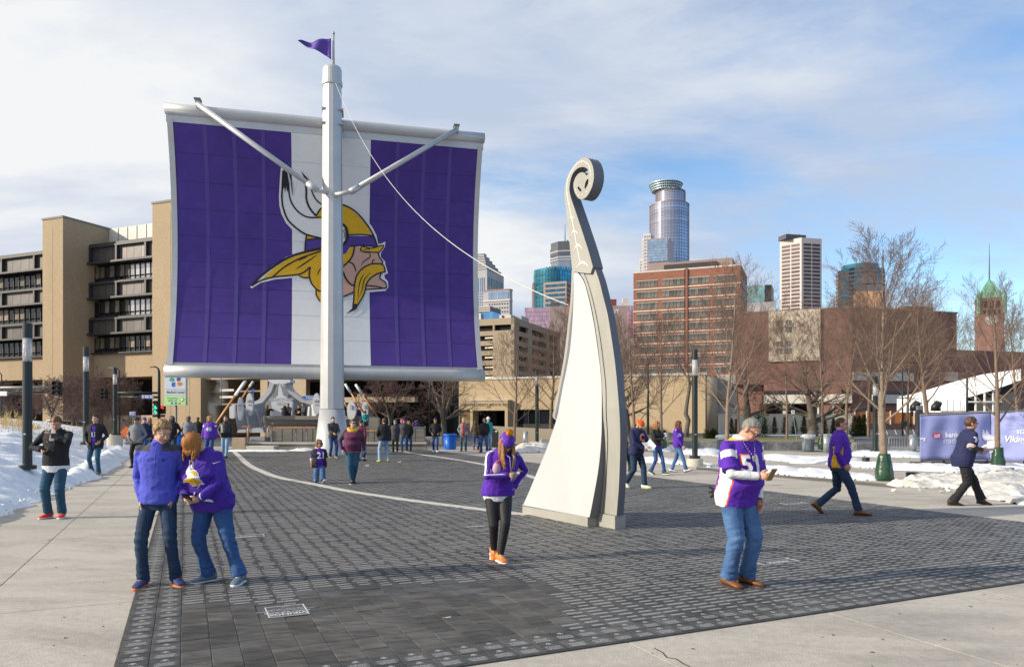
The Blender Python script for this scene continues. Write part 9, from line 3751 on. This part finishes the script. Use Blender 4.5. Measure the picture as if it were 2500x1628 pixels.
p = far('man with dreadlocks in a black hoodie with white lettering and an orange sleeve', 420, 1122, 1014, 10, CL['black'], CL['denim_dark'], CL['shoe_dark'], ('long', 'dark'), ('hip', 'coat'), skin=M_skin3, group=W, hood=True, rule=lambda q, a, t, z: CL['orange'] if a == -1 else CL['black'], vox=.018)
p.number('I', .02, .68, .2, CL['white'], name='lettering')
p.beanie(CL['lightgrey'], low=.04, tall=.4, name='headband')
far('man in a grey hooded sweatshirt with the hood up', 460, 1118, 1006, 5, CL['grey'], CL['black'], CL['shoe_dark'], ('hood', 'grey'), ('coat', 'coat'), skin=M_skin3, group=W, hood=True, vox=.018)
far('dark-haired man in a black jacket behind the hooded man', 483, 1096, 1015, 0, CL['black'], CL['black'], CL['shoe_dark'], ('short', 'dark'), skin=M_skin3, group=W)
pj = cloth('lilac_jersey', (.12, .035, .42))
p = far('long-haired blond man in a purple 40 jersey', 512, 1124, 1009, 8, pj, CL['denim_mid'], CL['shoe_dark'], ('long', 'blond'), ('down', 'down'), 'step', skin=M_skin2, group=W, grow=.04, fat=1.08, vox=.017, rule=lambda q, a, t, z: CL['white'] if (a and t < .35) else pj)
p.number('40', .0, .69, .24, CL['white'])
p = far('grey-bearded man in a black leather jacket and light jeans', 551, 1118, 1010, 6, CL['leather'], CL['denim_light'], CL['shoe_dark'], ('short', 'sandy'), ('down', 'coat'), 'walk', skin=M_skin2, group=W, belly=.7, fat=1.08, vox=.018)
p.beard(HR['grey'])
D = 'people on the ship bow terrace'
zf = 1.02
far('blond woman in a dark coat with raised arms on the terrace', 652, 1055, 985, 150, CL['black'], CL['black'], CL['shoe_dark'], ('long', 'honey'), ('face', 'face'), Y=49, z0=zf, H=1.72, bust=.6, group=D)
far('bald man in dark clothes hugging on the terrace', 704, 1055, 981, -20, CL['charcoal'], CL['black'], CL['shoe_dark'], ('short', 'redbrown'), ('low', 'face'), Y=49.4, z0=zf, H=1.85, hp=14, group=D)
p = far('dark-haired woman seen from behind, hugging the bald man on the terrace', 695, 1055, 988, 170, CL['black'], CL['purple'], CL['shoe_dark'], ('long', 'dark'), ('phone', 'phone'), Y=48.8, z0=zf, H=1.66, bust=.5, group=D)
far('man in a dark jersey looking at a phone on the terrace', 729, 1055, 985, 20, CL['black'], CL['deeppurple'], CL['shoe_dark'], ('short', 'brown'), ('phone', 'phone'), Y=48.6, z0=zf, H=1.74, hp=25, group=D)
far('man in a dark jacket standing at the right end of the terrace group', 742, 1055, 982, -50, CL['charcoal'], CL['black'], CL['shoe_dark'], ('short', 'dark'), ('phone', 'pocket'), Y=48.4, z0=zf, H=1.84, hp=15, group=D)
far('woman in a purple knit hat and navy coat on the terrace right of the mast', 872, 1058, 989, 10, CL['navy'], CL['black'], CL['shoe_dark'], ('beanie', (CL['purple'],)), Y=48.2, z0=.95, H=1.72, bust=.5, group=D)
far('child in a gold and black knit hat on the terrace', 867, 1058, 999, 20, CL['black'], CL['black'], CL['shoe_dark'], ('beanie', (CL['gold'], CL['black'])), Y=47.4, z0=.95, H=1.38, group=D)
far('child in a teal jacket leaning on the terrace wall', 892, 1058, 1001, 20, CL['teal'], CL['charcoal'], CL['shoe_dark'], ('beanie', (CL['charcoal'],)), ('low', 'low'), Y=46.1, z0=.9, H=1.40, hp=10, group=D)
far('man in a grey jacket holding a phone out beside the mast', 813, 1119, 1016, 35, CL['charcoal'], CL['denim_mid'], CL['tan'], ('short', 'dark'), ((.05, .20, .60), (.08, .22, .60)), 'step', group=W, vox=.018, under=CL['deeppurple'])
far('man in a black jacket and light jeans seen from behind', 938, 1128, 1019, -152, CL['black'], CL['denim_light'], CL['lime'], ('short', 'brown'), ('coat', 'down'), 'wide', skin=M_skin2, belly=.7, fat=1.16, under=CL['deeppurple'], hem=.50, grow=.05, vox=.018, group=W)
far('woman in a maroon coat and dark knit hat behind the woman with the scarf', 882, 1126, 1024, 160, CL['maroon'], CL['denim_light'], CL['brown'], ('beanie', (CL['charcoal'],)), hem=.42, boot=.75, bust=.5, group=W)
far('woman in a long grey padded coat, grey bobble hat and green boots', 965, 1104, 1025, 5, CL['charcoal'], CL['black'], CL['green'], ('beanie', (CL['grey'], CL['lightgrey'], CL['grey'])), hem=.36, grow=.05, boot=.8, bust=.5, group=W, flare=1.1)
far('woman in a grey padded jacket and purple hat with jeans', 987, 1103, 1021, -5, CL['charcoal'], CL['denim_mid'], CL['tan'], ('beanie', (CL['purple'],)), hem=.44, grow=.05, bust=.6, group=W)
far('long-haired woman in a black coat behind the purple-hatted woman', 998, 1102, 1026, 15, CL['black'], CL['denim_mid'], CL['shoe_dark'], ('long', 'honey'), hem=.42, bust=.5, group=W)
far('person in an orange and purple hat behind the two women in grey', 981, 1090, 1019, 10, CL['navy'], CL['black'], CL['shoe_dark'], ('beanie', (CL['orange'], CL['purple'])), Y=46, group=W)
far('man in a black cowboy hat and open coat over a purple shirt behind the rail', 1016, 1092, 1017, -5, CL['olive'], CL['black'], CL['shoe_dark'], ('cowboy', 'black'), ('low', 'low'), hp=30, group=W, under=CL['purple'], rule=lambda q, a, t, z: CL['purple'] if (not a and abs(q.x) < .085 and q.y < 0) else CL['olive'])
far('man in a black coat and gold-striped knit hat with sunglasses', 1063, 1103, 1020, 5, CL['black'], CL['denim_mid'], CL['shoe_white'], ('beanie', (CL['charcoal'], CL['gold'], CL['purple'])), ('coat', 'coat'), 'step', hem=.42, group=W, hp=10).sunglasses()
far('man in an open grey coat over a red shirt and grey cap', 1132, 1101, 1020, 0, CL['grey'], CL['denim_teal'], CL['shoe_brown'], ('cap', 'lightgrey'), ('coat', 'coat'), hem=.40, group=W, rule=lambda q, a, t, z: CL['red'] if (not a and abs(q.x) < .06 and q.y < 0) else CL['grey'])
far('woman in a brown coat, jeans and tan boots seen from behind', 1161, 1098, 1026, 165, CL['brown'], CL['denim_mid'], CL['tan'], ('long', 'brown'), boot=.55, bust=.5, group=W)
far('heavy man in a black jacket and jeans walking by the litter bin', 1182, 1104, 1019, -10, CL['black'], CL['denim_mid'], CL['shoe_dark'], ('short', 'grey'), ('pocket', 'pocket'), 'wide', skin=M_skin2, belly=1.0, fat=1.18, group=W, vox=.018)
far('person in a white knit hat and teal coat behind the heavy man', 1192, 1098, 1017, 20, CL['teal'], CL['denim_light'], CL['shoe_dark'], ('beanie', (CL['white'],)), bust=.4, group=W)
far('small child in dark clothes beside the tan boots', 1171, 1098, 1061, 160, CL['navy'], CL['black'], CL['shoe_dark'], ('beanie', (CL['charcoal'],)), group=W)
